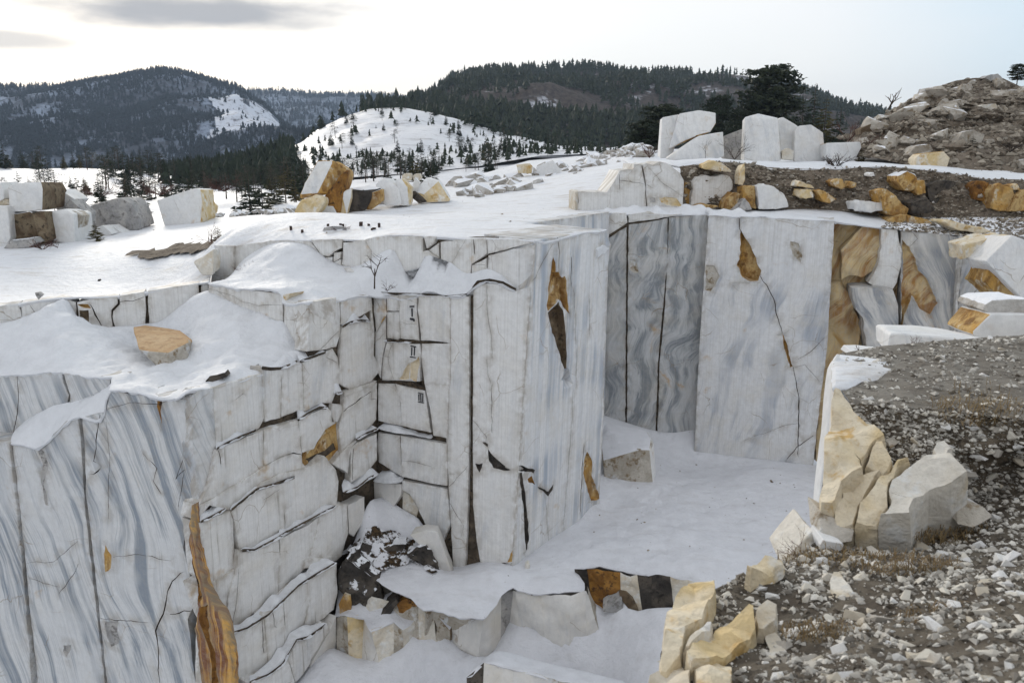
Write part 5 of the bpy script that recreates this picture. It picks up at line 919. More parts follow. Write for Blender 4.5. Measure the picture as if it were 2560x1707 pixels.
ruled('rubble_heap_back', [ay('B7', *p) for p in [(1330, 470, 68), (1500, 365, 66), (1640, 296, 65), (1750, 232, 64), (1830, 186, 64), (1950, 146, 64), (2060, 130, 64), (2220, 128, 64), (2352, 190, 63), (2900, 120, 62)]], [(p[0] * 1.3, 85, 1) for p in [ay('B7', x, 300, 64) for x in (1330, 1640, 2000, 2352, 2900)]], 'soil', 50, 8, .3, .4)
ruled('snow_chute', [ay('B7', *p) for p in [(1480, 610, 50.0), (1560, 600, 51.0), (1620, 600, 50.8)]], [ay('B7', *p) for p in [(1700, 425, 57.6), (1745, 418, 57.8), (1785, 425, 57.6)]], 'snow_soft', 14, 24, .12, .8, bulge=.25)
# rocks in the bank
def bkr(label, f, pts, Y, mat='ochre', d=1.0, **k): return rock('rock', label, 'rock', f, pts, Y - (.75 if f in ('C3', 'C4') else 0), d + .4, mat, rough=k.pop('rough', .045), sink=0., detail=1.6, **k)
bkr('tan rock jutting from the top of the bank', 'C3', [(1530, 125), (1650, 85), (1740, 120), (1812, 200), (1700, 195), (1535, 165)], 44.2, 'ochre_pale')
bkr('orange rock beside the grey pyramid stone', 'C3', [(1740, 575), (1760, 480), (1850, 410), (1900, 432), (1895, 500), (1830, 582)], 43.4)
bkr('grey pyramid of gravel and stone on the snow ledge', 'C3', [(1830, 592), (1960, 475), (2042, 588)], 42.9, 'grey_rock', .9)
bkr('tan and orange panel of rock right of the grey pyramid', 'C3', [(1925, 505), (1940, 350), (2060, 340), (2066, 570), (1990, 560)], 43.6)
bkr('big grey-streaked slab lying against the bank', 'C3', [(2072, 345), (2200, 332), (2360, 420), (2400, 560), (2190, 590), (2100, 572)], 43.3, 'marble_stone')
bkr('low orange rock half in snow under the second white cut', 'C3', [(1460, 562), (1560, 530), (1680, 552), (1600, 582)], 43.1)
bkr('upright thin tan rib standing in the bank', 'C3', [(1890, 330), (1910, 190), (1950, 120), (1960, 230), (1940, 340)], 44.2, 'ochre_pale', .6)
bkr('tan rock low in the bank left of centre', 'C4', [(120, 335), (160, 282), (285, 335), (300, 362), (200, 352)], 43.2, 'ochre_pale')
bkr('tan stone under a snow streak', 'C4', [(160, 435), (180, 372), (270, 362), (292, 450), (220, 462)], 42.8, 'ochre_pale')
bkr('orange stone with a snowy slope', 'C4', [(320, 385), (385, 372), (430, 440), (520, 460), (450, 505), (385, 480)], 42.6)
bkr('rounded orange stone high in the bank', 'C4', [(470, 292), (520, 262), (572, 262), (596, 340), (562, 362), (500, 342)], 43.1)
bkr('small orange stone beside the rounded one', 'C4', [(640, 335), (662, 292), (722, 302), (716, 342), (660, 357)], 43.1)
bkr('white stone high in the bank', 'C4', [(838, 235), (845, 210), (882, 200), (892, 235), (855, 247)], 43.2, 'marble_stone', .5)
bkr('low white squared block beside the tall orange rock', 'C4', [(708, 575), (716, 500), (740, 482), (970, 502), (976, 572), (850, 590)], 41.7, 'marble_stone')
bkr('tall orange rock with a curved back', 'C4', [(930, 372), (1010, 362), (1070, 442), (1150, 492), (1220, 562), (1215, 612), (1110, 642), (1030, 622), (992, 562), (972, 462)], 41.4)
bkr('orange foot stone under the tall orange rock', 'C4', [(1028, 702), (1052, 652), (1200, 612), (1195, 702), (1100, 727)], 40.9)
bkr('long rounded orange stone', 'C4', [(1208, 702), (1222, 616), (1400, 662), (1472, 722), (1440, 747), (1300, 742)], 40.7)
bkr('snow-capped orange block under the bank lip', 'C4', [(1112, 292), (1120, 232), (1210, 185), (1300, 242), (1302, 332), (1250, 382), (1180, 382)], 42.2, sides=[TOP], smat=['snow_soft'])
bkr('orange block beside the snow-capped one', 'C4', [(1300, 302), (1370, 282), (1392, 402), (1310, 432), (1282, 392)], 42.1)
bkr('dark cavity under the bank lip, its shade coloured onto a rock', 'C4', [(1400, 330), (1500, 285), (1780, 275), (1880, 300), (1860, 460), (1700, 500), (1520, 540), (1420, 480)], 42.3, 'dark_rock', .8, rough=.05)  # solid rock coloured black to give the shade of a cavity in the bank
bkr('dark rusty rock right of the dark cavity', 'C4', [(1850, 330), (1900, 280), (2020, 300), (2010, 460), (1950, 490), (1860, 470)], 41.5, 'rust')
bkr('bright orange boulder at the far right of the bank', 'C4', [(2035, 562), (2052, 402), (2100, 312), (2240, 362), (2272, 422), (2200, 582)], 40.7)
bkr('small orange block on the far right boulder', 'C4', [(2240, 325), (2290, 312), (2312, 372), (2250, 374)], 40.8, d=.6)
bkr('cut-off orange boulder at the right picture edge', 'C4', [(2280, 425), (2352, 372), (2450, 380), (2450, 575), (2205, 584)], 40.5)
bkr('long tan rock ledge above the banded face', 'C4', [(1560, 682), (1640, 672), (1900, 762), (2110, 792), (2085, 832), (1700, 772)], 38.6, 'ochre_pale', 1.2)
bkr('dark rock under the tall orange rock', 'C4', [(1240, 500), (1400, 450), (1480, 560), (1440, 600), (1260, 610)], 41.2, 'dark_rock')
bkr('grey swirled block tilted at the right edge of the chamber', 'B2', [(2190, 282), (2330, 332), (2560, 420), (2560, 930), (2290, 932), (2000, 642), (1912, 552)], 33.6, 'marble_stone', 1.6, rough=.012)
bkr('orange underside stone below the tilted grey block', 'B2', [(1958, 622), (2000, 645), (2290, 935), (2240, 950), (2100, 965), (1905, 760)], 34.0, 'ochre', 1.2)
bkr('tan slanting rock above the pinkish chamber face', 'B2', [(1680, 380), (2010, 300), (2170, 275), (2030, 400), (1760, 500), (1685, 540)], 35.2, 'ochre_pale', 1.0)
# blocks on the terrace
def tb(label, pts, Y, d=1.6, mat=WHT, sides=(), smat=(), **k): return blk(label, 'B7', pts, Y, d, mat, sides, smat, rough=k.pop('rough', .008), **k)
tb('narrow upright block with a rusty foot at the left of the terrace', [(213, 592), (225, 362), (322, 345), (330, 420), (280, 590)], 55.5, 1.4)
tb('large white block leaning over the others on the terrace', [(268, 545, .2), (325, 340, .2), (440, 318, .5), (540, 336, .9), (540, 398, .8), (508, 448, .4), (420, 472, 0), (350, 500, 0)], 54.6, 2.0, WHT, [((.3, 0, -1), .5)], ['ochre'], sink=0)
tb('slanting slab with a tan end at the foot of the terrace pile', [(240, 597, 0), (440, 470, 0), (585, 445, .4), (592, 580, .3), (480, 617, 0), (430, 602, -.1), (440, 480, -.05)], 53.4, 1.4, WHT, [RT], ['ochre_pale'])
tb('grey block set back between the terrace pile and the tall block', [(590, 470), (700, 430), (706, 605), (590, 600)], 56.5, 1.2, 'grey_rock')
tb('tall white block with a cracked upper corner', [(712, 362, 0), (790, 340, .4), (905, 365, .9), (915, 480, .8), (925, 602, .7), (825, 630, 0), (708, 612, .1), (815, 375, 0)], 52.8, 1.4)
tb('pointed white block behind the tall one', [(905, 372), (935, 360), (1025, 416), (1010, 605), (928, 600)], 55.0, 1.3)
tb('rounded white block with level grey streaks', [(1004, 442), (1030, 411), (1100, 405), (1172, 452), (1185, 612), (1003, 610)], 54.4, 1.4)
tb('low tub-shaped block with an ochre top', [(1188, 512), (1390, 506), (1396, 540), (1352, 612), (1250, 625), (1190, 595)], 52.9, 1.5, WHT, [TOP], ['ochre'])
tb('small pale stone before the pointed block', [(930, 560), (965, 542), (1000, 560), (995, 600), (930, 598)], 53.4, .6, 'cream_rock')
tb('orange-topped squat boulder at the foot of the heap', [(1713, 602), (1745, 576), (1880, 560), (1916, 600), (1902, 640), (1715, 644)], 47.0, 1.2, 'ochre_pale', [((-.3, -.6, .8), .7)], ['ochre'])
tb('brown-red boulder at the left of the heap', [(1390, 430), (1450, 400), (1500, 440), (1480, 475), (1400, 485)], 58, 1.2, 'brown_rock')
tb('big rounded boulder on the heap summit', [(2120, 130), (2150, 112), (2200, 106), (2230, 135), (2170, 145)], 63.2, 1.4, 'grey_rock', rough=.03)
tb('pale boulder on the heap shoulder', [(1745, 240), (1775, 190), (1805, 185), (1800, 225), (1760, 245)], 63, 1.0, 'grey_rock', rough=.03)
tb('cream stone left of the heap shoulder', [(1635, 300), (1650, 272), (1668, 290), (1650, 305)], 64, .8, 'cream_rock', rough=.03)
tb('blocky cream outcrop in the middle of the heap', [(2030, 360), (2050, 320), (2110, 285), (2190, 280), (2200, 340), (2120, 370), (2060, 380)], 56.5, 1.4, 'cream_rock', rough=.02)
tb('layered outcrop low on the heap', [(1920, 540), (1990, 450), (2060, 430), (2120, 470), (2080, 540), (1960, 570)], 50, 1.4, 'rubble_dry', rough=.03)
tb('flat slab outcrop left of the layered one', [(1650, 590), (1720, 530), (1800, 520), (1820, 555), (1700, 600)], 49.4, 1.2, 'rubble_dry', rough=.03)

# scattered boulders share a handful of meshes
def stone_mesh(seed, n=14, sub=1, mats=('rubble',), flat=.7, rough=.05):
    r = random.Random(seed); P = []
    for i in range(n):
        v = Vector((r.gauss(0, 1), r.gauss(0, 1), r.gauss(0, 1))).normalized(); P.append(Vector((v.x, v.y * r.uniform(.7, 1), v.z * flat)) * r.uniform(.75, 1.0))
    V, Fc, mi = hullmesh(P, sub, rough, seed * 3.1); me = bpy.data.meshes.new('stone'); me.from_pydata(V, [], Fc); me.materials.append(MATS[mats[0]]); me.update(); return me
def scatter(name, label, cat, group, meshes, places):
    for k, (p, s) in enumerate(places):
        o = bpy.data.objects.new(name, meshes[k % len(meshes)]); o.location = p; o.scale = (s * random.uniform(.8, 1.3), s * random.uniform(.8, 1.2), s * random.uniform(.65, 1.0)); o.rotation_euler = (random.uniform(-.5, .5), random.uniform(-.5, .5), random.uniform(0, 6.28)); C.objects.link(o); tag(o, label, cat, group)
dry = [stone_mesh(i, mats=('rubble_dry',)) for i in range(8)]; snowy = [stone_mesh(20 + i, mats=('rubble',)) for i in range(8)]
nu, nv = 130, 50; pl = []
for _ in range(135):
    i, j = random.randrange(12, nu - 1), int(random.random() ** .8 * (nv - 2)); p = hv[i * nv + j].lerp(hv[(i) * nv + j + 1], random.random()); pl.append((p, .22 + 1.1 * random.random() ** 2.6))
scatter('boulder', 'grey-cream boulder among many on the brown rubble heap at far right', 'boulder', 'boulders on the rubble heap', dry, pl)
pl = []
for _ in range(120):
    x, y = random.uniform(1060, 1490), random.uniform(0, 1); v = 345 + (1 - (x - 1060) / 430) * 55 + random.uniform(-6, 52) * (1 if x < 1330 else .8); Y = 58 + (430 - v) * .36 + random.uniform(-3, 3)
    p = aty('D', x, v, max(50, Y)); p.z = zat('snow_plateau', p.x, p.y) if p.y < 95 else p.z; pl.append((p, .3 + 1.15 * random.random() ** 2.2))
for _ in range(30):
    p = aty('D', random.uniform(480, 700), random.uniform(462, 492), random.uniform(57, 64)); p.z = zat('snow_plateau', p.x, min(p.y, 60)) + .1; pl.append((p, .2 + .4 * random.random()))
scatter('boulder', 'snow-dusted boulder in the rubble at the far edge of the plateau', 'boulder', 'rubble boulders beyond the plateau', snowy, pl)
blk('white tilted block among the far rubble', 'C1', [(1505, 655), (1545, 640), (1605, 612), (1652, 672), (1640, 705), (1530, 702)], 66, 2.0, WHT)
blk('tan block left of the white tilted one in the far rubble', 'C1', [(1390, 640), (1470, 632), (1490, 650), (1480, 685), (1400, 680)], 67, 1.5, 'ochre_pale')
pl = []
for _ in range(90):
    t = random.random(); i = random.randrange(len(bank_top) - 1); k = random.random(); a = Vector(bank_top[i]).lerp(Vector(bank_top[i + 1]), k); b = Vector(bank_bot[min(i, len(bank_bot) - 2)]).lerp(Vector(bank_bot[min(i + 1, len(bank_bot) - 1)]), k); p = a.lerp(b, t); p.y -= .25; pl.append((p, .06 + .22 * random.random() ** 2.5))
scatter('stone', 'small cream stone stuck in the brown soil bank', 'stone', 'stones in the soil bank', dry, pl)

# ================================================================== NEAR GROUND AT RIGHT: heap top, bank, gravel slope
hp_front = [oz('D', *p) for p in [(1922, 880, 0), (1950, 922, -.02), (2050, 935, 0), (2200, 945, .02), (2352, 965, .02), (2700, 1010, 0), (3600, 1120, 0)]]
hp_back = [(22, 8, .1), (24, 14.5, .3), (11, 14.4, .1), oz('D', 2340, 770, .1), oz('D', 2130, 785, .05), oz('D', 2020, 795, .02), oz('D', 1960, 806, 0), oz('D', 1912, 818, 0)]
sheet('heap_top', hp_front + hp_back, [oz('D', 2150, 860, .05), oz('D', 2300, 840, .12)], 'gravel', .12, .05, 2.2, jit=.03)
near_far = [ay('D', *p) for p in [(1880, 1245, 8.4), (2000, 1250, 8.8), (2130, 1200, 9.1), (2250, 1150, 9.3), (2352, 1120, 9.3), (2700, 1090, 9.4), (3600, 1060, 9.6)]]
ruled('heap_bank', [Vector(p) for p in hp_front[1:]], [Vector(p) for p in near_far[1:]], 'soil_dark', 180, 44, .18, 1.8, bulge=.1)
near_b = [ay('D', *p) for p in [(1490, 1640, 5.2), (1520, 1500, 5.9), (1545, 1390, 6.7), (1640, 1352, 7.0), (1720, 1320, 7.3), (1812, 1286, 7.8)]] + near_far + [(20, 8.5, -.4), (20, 3, .5), (16, -2, 1.3), (1.5, -2, 1.3), (1.0, 2.5, .6)]
sheet('gravel_slope', near_b, [ay('D', *p) for p in [(1900, 1568, 4.9), (2352, 1568, 4.2), (2352, 1350, 6.2), (1900, 1400, 6.5), (2100, 1300, 7.4), (1700, 1450, 6.3)]], 'gravel_near', .1, .045, 3.0, jit=.03)
# sheer rock under the near edge, going down into the pit
ruled('near_cliff', [Vector(p) - Vector((0, 0, .05)) for p in [(0.5, 1.0, .9)] + near_b[:7]], [Vector((p[0] - .15, p[1] + .2, -15.6)) for p in [(0.5, 1.0, .9)] + near_b[:7]], 'cream_rock', 50, 40, .25, .5)
ruled('near_cliff', [Vector(near_b[6]) - Vector((0, 0, .1)), Vector(hp_front[0]) - Vector((.02, 0, .1)), Vector(hp_back[-1]) - Vector((.02, 0, .06)), Vector(hp_back[-2]) - Vector((0, -.05, .06)), Vector(hp_back[3]) - Vector((0, -.1, .1)), Vector(hp_back[2]), Vector(hp_back[1])], [Vector((p[0], p[1], -13)) for p in (near_b[6], hp_front[0], hp_back[-1], hp_back[-2], hp_back[3], hp_back[2], hp_back[1])], 'marble_step', 60, 40, .06, .5)
rimY = lambda v: float(np.interp(v, [1285, 1320, 1352, 1390, 1500, 1568, 1640], [7.8, 7.3, 7.0, 6.7, 5.9, 5.5, 5.2])) - .12
bankY = lambda v: float(np.interp(v, [800, 930, 1090, 1250, 1300], [10.75, 10.3, 9.05, 8.2, 7.9])) - .18
def nr(label, f, pts, Y, mat, d=.8, **k): return rock('rock', label, 'rock', f, pts, Y, d, mat, rough=k.pop('rough', .018), sink=k.pop('sink', .05), **k)
rock('marble_slab', 'thin white slab edge standing at the corner of the near heap', 'rock', 'B4', [(430, 205, .2), (452, 150, .3), (474, 160, .3), (455, 430, 0), (420, 545, 0), (346, 1000, -.1), (308, 1480, -.2), (262, 1640, -.3), (288, 1300, 0), (342, 860, .1)], 11.6, .16, 'marble_stone', rough=.01)
W_bank = Wall((4.42, 10.75, -.1), (6.05, 9.55, -.1), aty('D', 2000, 1250, 8.35))
ot = thing('rock_outcrop', 'fractured yellow and white rock face set in the near heap', 'rock', (4, 9.5, -1.3))
def NB(pts, mat, off, **k): slab(W_bank, ot, mat, 'B4', pts, off=off + (.34 if off == .12 else .24), thick=1.3, gap=.006, jit=.04, step=.07, grid=.1, relief=k.pop('relief', .16), rf=1.6, chamfer=.015, name='rock_slab', **k)
NB([(422, 548), (480, 530), (530, 562), (612, 690), (720, 760), (862, 930), (790, 975), (668, 1132), (700, 1235), (500, 1335), (420, 1505), (308, 1480), (345, 1000)], 'ochre_pale', .12, cracks=[([(610, 1105), (700, 1150), (770, 1190)], .03, .04)])
NB([(792, 978), (850, 985), (942, 1100), (915, 1160), (850, 1214), (674, 1134)], 'ochre_pale', .2)
NB([(702, 1238), (848, 1222), (745, 1350), (640, 1480), (590, 1640), (440, 1640), (425, 1507), (505, 1340)], 'ochre_pale', .1)
NB([(852, 1220), (940, 1120), (1085, 1088), (1003, 1160), (893, 1308), (885, 1500), (790, 1640), (595, 1640), (645, 1482), (750, 1352)], 'ochre_pale', .14)
NB([(897, 1312), (1005, 1162), (1120, 1110), (1290, 1078), (1420, 1095), (1582, 1222), (1430, 1325), (1240, 1355), (1130, 1470), (1090, 1640), (795, 1640), (890, 1500)], 'cream_rock', .16, relief=.14, cracks=[([(930, 1360), (1040, 1440)], .012, .02)])
NB([(1250, 1010), (1300, 940), (1380, 920), (1440, 985), (1400, 1060), (1418, 1090), (1290, 1075)], 'cream_rock', .2, relief=.14)
NB([(310, 1482), (420, 1508), (440, 1640), (265, 1640)], 'stained_rock', -.02, relief=.14)
nr('brown stone lodged in the bank', 'B4', [(880, 900), (940, 860), (1040, 850), (1000, 900), (910, 930)], bankY, 'stained_rock', .4)
nr('pinkish rock at the corner of the gravel slope', 'B4', [(1480, 1440), (1560, 1420), (1700, 1460), (1780, 1540), (1620, 1600), (1480, 1568)], bankY, 'stained_rock', .5)
W_rim = Wall(aty('D', 1545, 1390, 6.7), aty('D', 1812, 1286, 7.8), aty('D', 1490, 1640, 5.2))
ro = thing('rock_outcrop', 'pale cracked boulders along the near rim of the pit', 'rock', (1.6, 6.2, -1.5))
def MB_(pts, mat, off, **k): slab(W_rim, ro, mat, 'B5', pts, off=off, thick=1.1, gap=.005, jit=.03, step=.05, grid=.08, relief=k.pop('relief', .10), rf=2.4, chamfer=.015, name='rock_slab', **k)
MB_([(205, 640), (270, 575), (330, 548), (410, 556), (472, 580), (455, 680), (400, 800), (300, 880), (270, 960), (260, 1040), (170, 1100), (100, 1090), (140, 880), (170, 740)], 'ochre_pale', .1)
MB_([(302, 882), (400, 803), (445, 800), (445, 850), (380, 900), (310, 960), (274, 962)], 'cream_rock', .16)
MB_([(316, 964), (385, 904), (450, 853), (560, 840), (690, 785), (715, 880), (620, 960), (460, 1060), (300, 1110), (264, 1045)], 'ochre_pale', .1)
MB_([(40, 1140), (100, 1093), (170, 1103), (262, 1050), (300, 1113), (330, 1300), (0, 1300)], 'cream_rock', .06)
MB_([(305, 1113), (460, 1063), (560, 1090), (570, 1300), (335, 1300)], 'ochre_pale', .05)
MB_([(630, 520), (680, 465), (760, 425), (870, 415), (890, 428), (770, 495), (680, 545)], 'ochre_pale', .06)
MB_([(700, 800), (770, 760), (840, 770), (830, 830), (760, 870), (720, 870)], 'cream_rock', .08)
nr('pale double stone in the middle of the gravel', 'B5', [(1195, 640), (1220, 590), (1240, 530), (1290, 530), (1310, 600), (1270, 660), (1220, 670)], rimY, 'cream_rock', .2, rough=.03)
nr('angular cream stone near the bottom left of the gravel', 'B5', [(800, 960), (815, 890), (880, 905), (905, 940), (880, 975)], rimY, 'cream_rock', .2)
nr('pale rim rock beside the slab foot', 'B5', [(880, 420), (905, 365), (960, 315), (1060, 215), (1100, 250), (1095, 380), (950, 400)], 8.3, 'cream_rock', .6)
nr('white squared stone at the rim', 'B5', [(1105, 300), (1125, 270), (1245, 290), (1250, 320), (1130, 365)], 8.0, 'marble_stone', .4)
nr('brown hollow rock under the yellow boulder', 'B5', [(1100, 90), (1200, 140), (1310, 210), (1300, 250), (1240, 260), (1110, 270)], bankY, 'stained_rock', .4)
nr('cream rock with an earth hollow at the bottom edge', 'B5', [(830, 1140), (840, 1050), (890, 1020), (970, 1040), (920, 1080), (870, 1150)], rimY, 'cream_rock', .25)
# slabs at the back of the heap top
nr('long white ledge slab at the back of the near heap', 'B2', [(930, 1300), (960, 1285), (1400, 1305), (1750, 1350), (2080, 1392), (2120, 1425), (1950, 1475), (900, 1480)], 13.6, 'marble_stone', .9, rough=.008)
nr('flat snow-dusted slab on the right of the ledge', 'B2', [(1885, 1055), (1910, 1000), (1990, 955), (2360, 935), (2450, 1100), (1990, 1085)], 14.4, 'rubble', .9)
nr('white broken block with an orange left side on the ledge', 'B2', [(1785, 1315), (1785, 1270), (1975, 1095), (2450, 1100), (2450, 1390), (2060, 1430), (1900, 1335)], 14.2, 'marble_stone', 1.0, sides=[((-1, -.35, .2), .6)], smat=['ochre'])
nr('small white step block at the corner of the near heap', 'B4', [(565, 170), (575, 128), (700, 128), (880, 142), (870, 175), (720, 190)], 12.9, 'marble_stone', .5)
sheet('snow_patch', [oz('B4', *p) for p in [(440, 430, .03), (432, 215, .03), (456, 155, .03), (600, 170, .04), (760, 190, .05), (860, 200, .05), (915, 295, .04), (780, 345, .05), (640, 360, .05), (560, 400, .04), (500, 430, .03)]], [oz('B4', 620, 270, .09)], 'snow_wind', .1, .02, 3, kind='stuff', label='snow patch on the corner of the near heap')

# gravel: the largest chips are separate stones, the rest one mass
chipm = [stone_mesh(60 + i, n=11, sub=0, mats=('chip',), flat=.65) for i in range(10)]
def sheet_tris(name):
    o = bpy.data.objects[name]; me = o.data; n = len(me.vertices); co = np.empty(n * 3, np.float32); me.vertices.foreach_get('co', co); me.calc_loop_triangles(); t = np.empty(len(me.loop_triangles) * 3, np.int32); me.loop_triangles.foreach_get('vertices', t); return co.reshape(-1, 3) + np.array(o.location), t.reshape(-1, 3)
def sample(names, n):
    out = []
    for nm, k in zip(names, n):
        V, Tt = sheet_tris(nm); a = V[Tt]; ar = np.linalg.norm(np.cross(a[:, 1] - a[:, 0], a[:, 2] - a[:, 0]), axis=1); i = rng.choice(len(Tt), k, p=ar / ar.sum()); r = rng.random((k, 2)); f = r.sum(1) > 1; r[f] = 1 - r[f]; q = a[i]
        out.append(q[:, 0] + r[:, :1] * (q[:, 1] - q[:, 0]) + r[:, 1:] * (q[:, 2] - q[:, 0]))
    return np.concatenate(out)
def inview(P, m=1.03):
    d = P - np.array([0, 0, ZC]); zc = d[:, 1] * _c - d[:, 2] * _s; yc = d[:, 1] * _s + d[:, 2] * _c
    u = CX + F_PX * d[:, 0] / zc; v = CY - F_PX * yc / zc; return (zc > .5) & (u > 1280 - 1280 * m) & (u < 1280 + 1280 * m) & (v > 853 - 853 * m) & (v < 853 + 853 * m), u, v
Q = sample(['gravel_slope', 'heap_top', 'heap_bank'], [6500, 500, 700]); ok_, _, _ = inview(Q); Q = Q[ok_][:1900]
pl = [(Vector(p) - Vector((0, 0, .004)), .03 + .105 * random.random() ** 2.8) for p in Q]; pl.sort(key=lambda t: -t[1])
scatter('stone_chip', 'white or cream marble chip on the gravel slope at lower right', 'stone', 'marble chips on the near gravel', chipm, pl[:290])
Q2 = sample(['gravel_slope', 'heap_top', 'heap_bank'], [170000, 34000, 42000]); ok_, _, _ = inview(Q2, 1.35); Q2 = Q2[ok_]; Q2 = Q2[np.array([noise.noise(Vector(p) * 1.7) + .5 * noise.noise(Vector(p) * 5) for p in Q2]) > rng.uniform(-.75, .55, len(Q2))]
Q2 = np.concatenate([Q2, np.array([tuple(p[0]) for p in pl[290:]])]); n2 = len(Q2); dist = np.linalg.norm(Q2 - np.array([0, 0, ZC]), axis=1)
base = np.array([(1, 0, 0), (-.5, .87, 0), (-.5, -.87, 0), (.3, .2, .8), (-.35, .1, .7), (0, -.3, -.5)], float); bt = np.array([(0, 1, 3), (1, 4, 3), (1, 2, 4), (2, 3, 4), (2, 0, 3), (0, 2, 5), (2, 1, 5), (1, 0, 5)])
an = rng.random(n2) * 6.28; sc = (.007 + .045 * rng.random(n2) ** 3.0); ca, sa = np.cos(an), np.sin(an)
bj = base[None] * (1 + .45 * (rng.random((n2, 6, 3)) - .5)); X = bj[..., 0] * ca[:, None] - bj[..., 1] * sa[:, None]; Y_ = bj[..., 0] * sa[:, None] + bj[..., 1] * ca[:, None]
VV = np.stack([X, Y_, bj[..., 2] * .75], -1) * sc[:, None, None] * rng.uniform(.7, 1.3, (n2, 1, 3)) + Q2[:, None] + np.array([0, 0, .004])
g = mesh('gravel', VV.reshape(-1, 3), (bt[None] + 6 * np.arange(n2)[:, None, None]).reshape(-1, 3), 'chip_stuff', origin=(0, 0, 0))
at_ = g.data.attributes.new('tone', 'FLOAT', 'POINT'); at_.data.foreach_set('value', np.repeat(np.clip(rng.random(n2) ** 1.15 * 1.1, 0, 1), 6).astype(np.float32)); tag(g, 'fine pale and dark gravel covering the near ground', None, None, 'stuff')

def grit(name, label, names, n, lo, hi_, pw):
    Q = sample(names, n); m = len(Q); an = rng.random(m) * 6.28; sc = lo + hi_ * rng.random(m) ** pw; ca, sa = np.cos(an), np.sin(an); bj = base[None] * (1 + .5 * (rng.random((m, 6, 3)) - .5)); X = bj[..., 0] * ca[:, None] - bj[..., 1] * sa[:, None]; Y2 = bj[..., 0] * sa[:, None] + bj[..., 1] * ca[:, None]
    V = np.stack([X, Y2, bj[..., 2] * .8], -1) * sc[:, None, None] * rng.uniform(.7, 1.3, (m, 1, 3)) + Q[:, None]; g = mesh(name, V.reshape(-1, 3), (bt[None] + 6 * np.arange(m)[:, None, None]).reshape(-1, 3), 'chip_brown', origin=(0, 0, 0)); g.data.attributes.new('tone', 'FLOAT', 'POINT').data.foreach_set('value', np.repeat(np.clip(rng.random(m) * .85, 0, 1), 6).astype(np.float32)); tag(g, label, None, None, 'stuff')
grit('rubble', 'coarse brown and cream rubble covering the far right heap', ['rubble_heap'], [6000], .05, .28, 3.5)
grit('rubble', 'small stones covering the soil bank above the chamber', ['soil_bank', 'gravel_ledge_ground'], [7000, 2500], .02, .12, 3.5)
grit('debris', 'specks of stone lying on the pit floor snow', ['pit_floor'], [260], .015, .05, 4)
grit('debris', 'specks of stone lying on the plateau snow', ['snow_plateau'], [420], .015, .06, 5)

# ================================================================== FAR LAND
def ground_disc():
    V = [(0, 0, -62)]; n = 64; Fc = []
    for r in (400, 3000, 9000):
        for a in range(n): V.append((r * math.cos(a * 2 * math.pi / n), r * math.sin(a * 2 * math.pi / n), -62))
    Fc = [(0, 1 + a, 1 + (a + 1) % n) for a in range(n)] + [(1 + k * n + a, 1 + (k + 1) * n + a, 1 + (k + 1) * n + (a + 1) % n, 1 + k * n + (a + 1) % n) for k in range(2) for a in range(n)]
    tag(mesh('ground', V, Fc, 'snow_far', origin=(0, 0, 0)), kind='structure')
ground_disc()
def hill(name, base, crest, mat, nu, nv, amp, freq, back=1.35, zb=-60):
    def rs(Lp, n):
        a = np.array([tuple(p) for p in Lp]); d = np.concatenate([[0], np.cumsum(np.hypot(*np.diff(a[:, :2], axis=0).T))]); t = np.linspace(0, d[-1], n); return np.stack([np.interp(t, d, a[:, k]) for k in range(3)], 1)
    A, B = rs(base, nu), rs(crest, nu); Bk = B * np.array([back, back, 1]); Bk[:, 2] = zb; V = []
    for i in range(nu):
        for j in range(nv):
            t = j / (nv - 1); p = A[i] * (1 - t) + B[i] * t; k = min(1, t * 5) * min(1, .25 + (1 - t) * 4); p = p + np.array([0, 0, 1]) * amp * k * fbm(tuple(p), freq, 5); V.append(p)
        for t in (.15, .5, 1): V.append(B[i] * (1 - t) + Bk[i] * t)
    m = nv + 3; Fc = [(i * m + j, (i + 1) * m + j, (i + 1) * m + j + 1, i * m + j + 1) for i in range(nu - 1) for j in range(m - 1)]
    o = mesh(name, V, Fc, mat, smooth=80, origin=(0, 0, 0)); tag(o, kind='structure'); V = np.array(V).reshape(nu, m, 3)[:, :nv]; return V
dy = lambda pts, Y: [ay('D', *p, Y) for p in pts]
h_left = hill('mountain', dy([(-300, 430), (0, 425), (300, 425), (560, 400), (700, 372), (790, 340)], 900), dy([(-300, 225), (-60, 215), (0, 209), (90, 203), (180, 196), (240, 186), (290, 179), (370, 170), (450, 180), (540, 200), (600, 235), (650, 285), (700, 315), (760, 335)], 1500), 'forest_floor', 150, 60, 26, .006)
h_far = hill('far_ridge', dy([(450, 345), (700, 345), (900, 345), (1150, 345)], 1800), dy([(380, 205), (480, 202), (580, 206), (700, 211), (800, 215), (870, 217), (980, 226), (1150, 236)], 2600), 'forest_floor', 90, 30, 30, .004)
h_dark = hill('wooded_hill', dy([(830, 275), (960, 285), (1200, 335), (1300, 348), (1450, 352), (1700, 352), (2300, 352), (2600, 352)], 400), dy([(830, 262), (930, 240), (1000, 220), (1060, 185), (1100, 169), (1200, 159), (1350, 156), (1500, 166), (1700, 178), (1850, 207), (1950, 240), (2060, 264), (2300, 300), (2600, 330)], 850), 'brown_wood', 150, 50, 14, .012)
h_snow = hill('snow_hill', dy([(380, 450), (560, 440), (650, 430), (800, 408), (950, 398), (1100, 382), (1240, 358), (1400, 352), (1500, 352)], 170), dy([(360, 412), (430, 405), (520, 386), (600, 366), (690, 330), (720, 302), (780, 272), (850, 251), (920, 246), (1000, 260), (1100, 288), (1200, 318), (1260, 335), (1400, 350), (1500, 352)], 330), 'snow_far', 110, 40, 2.2, .05, zb=-30)
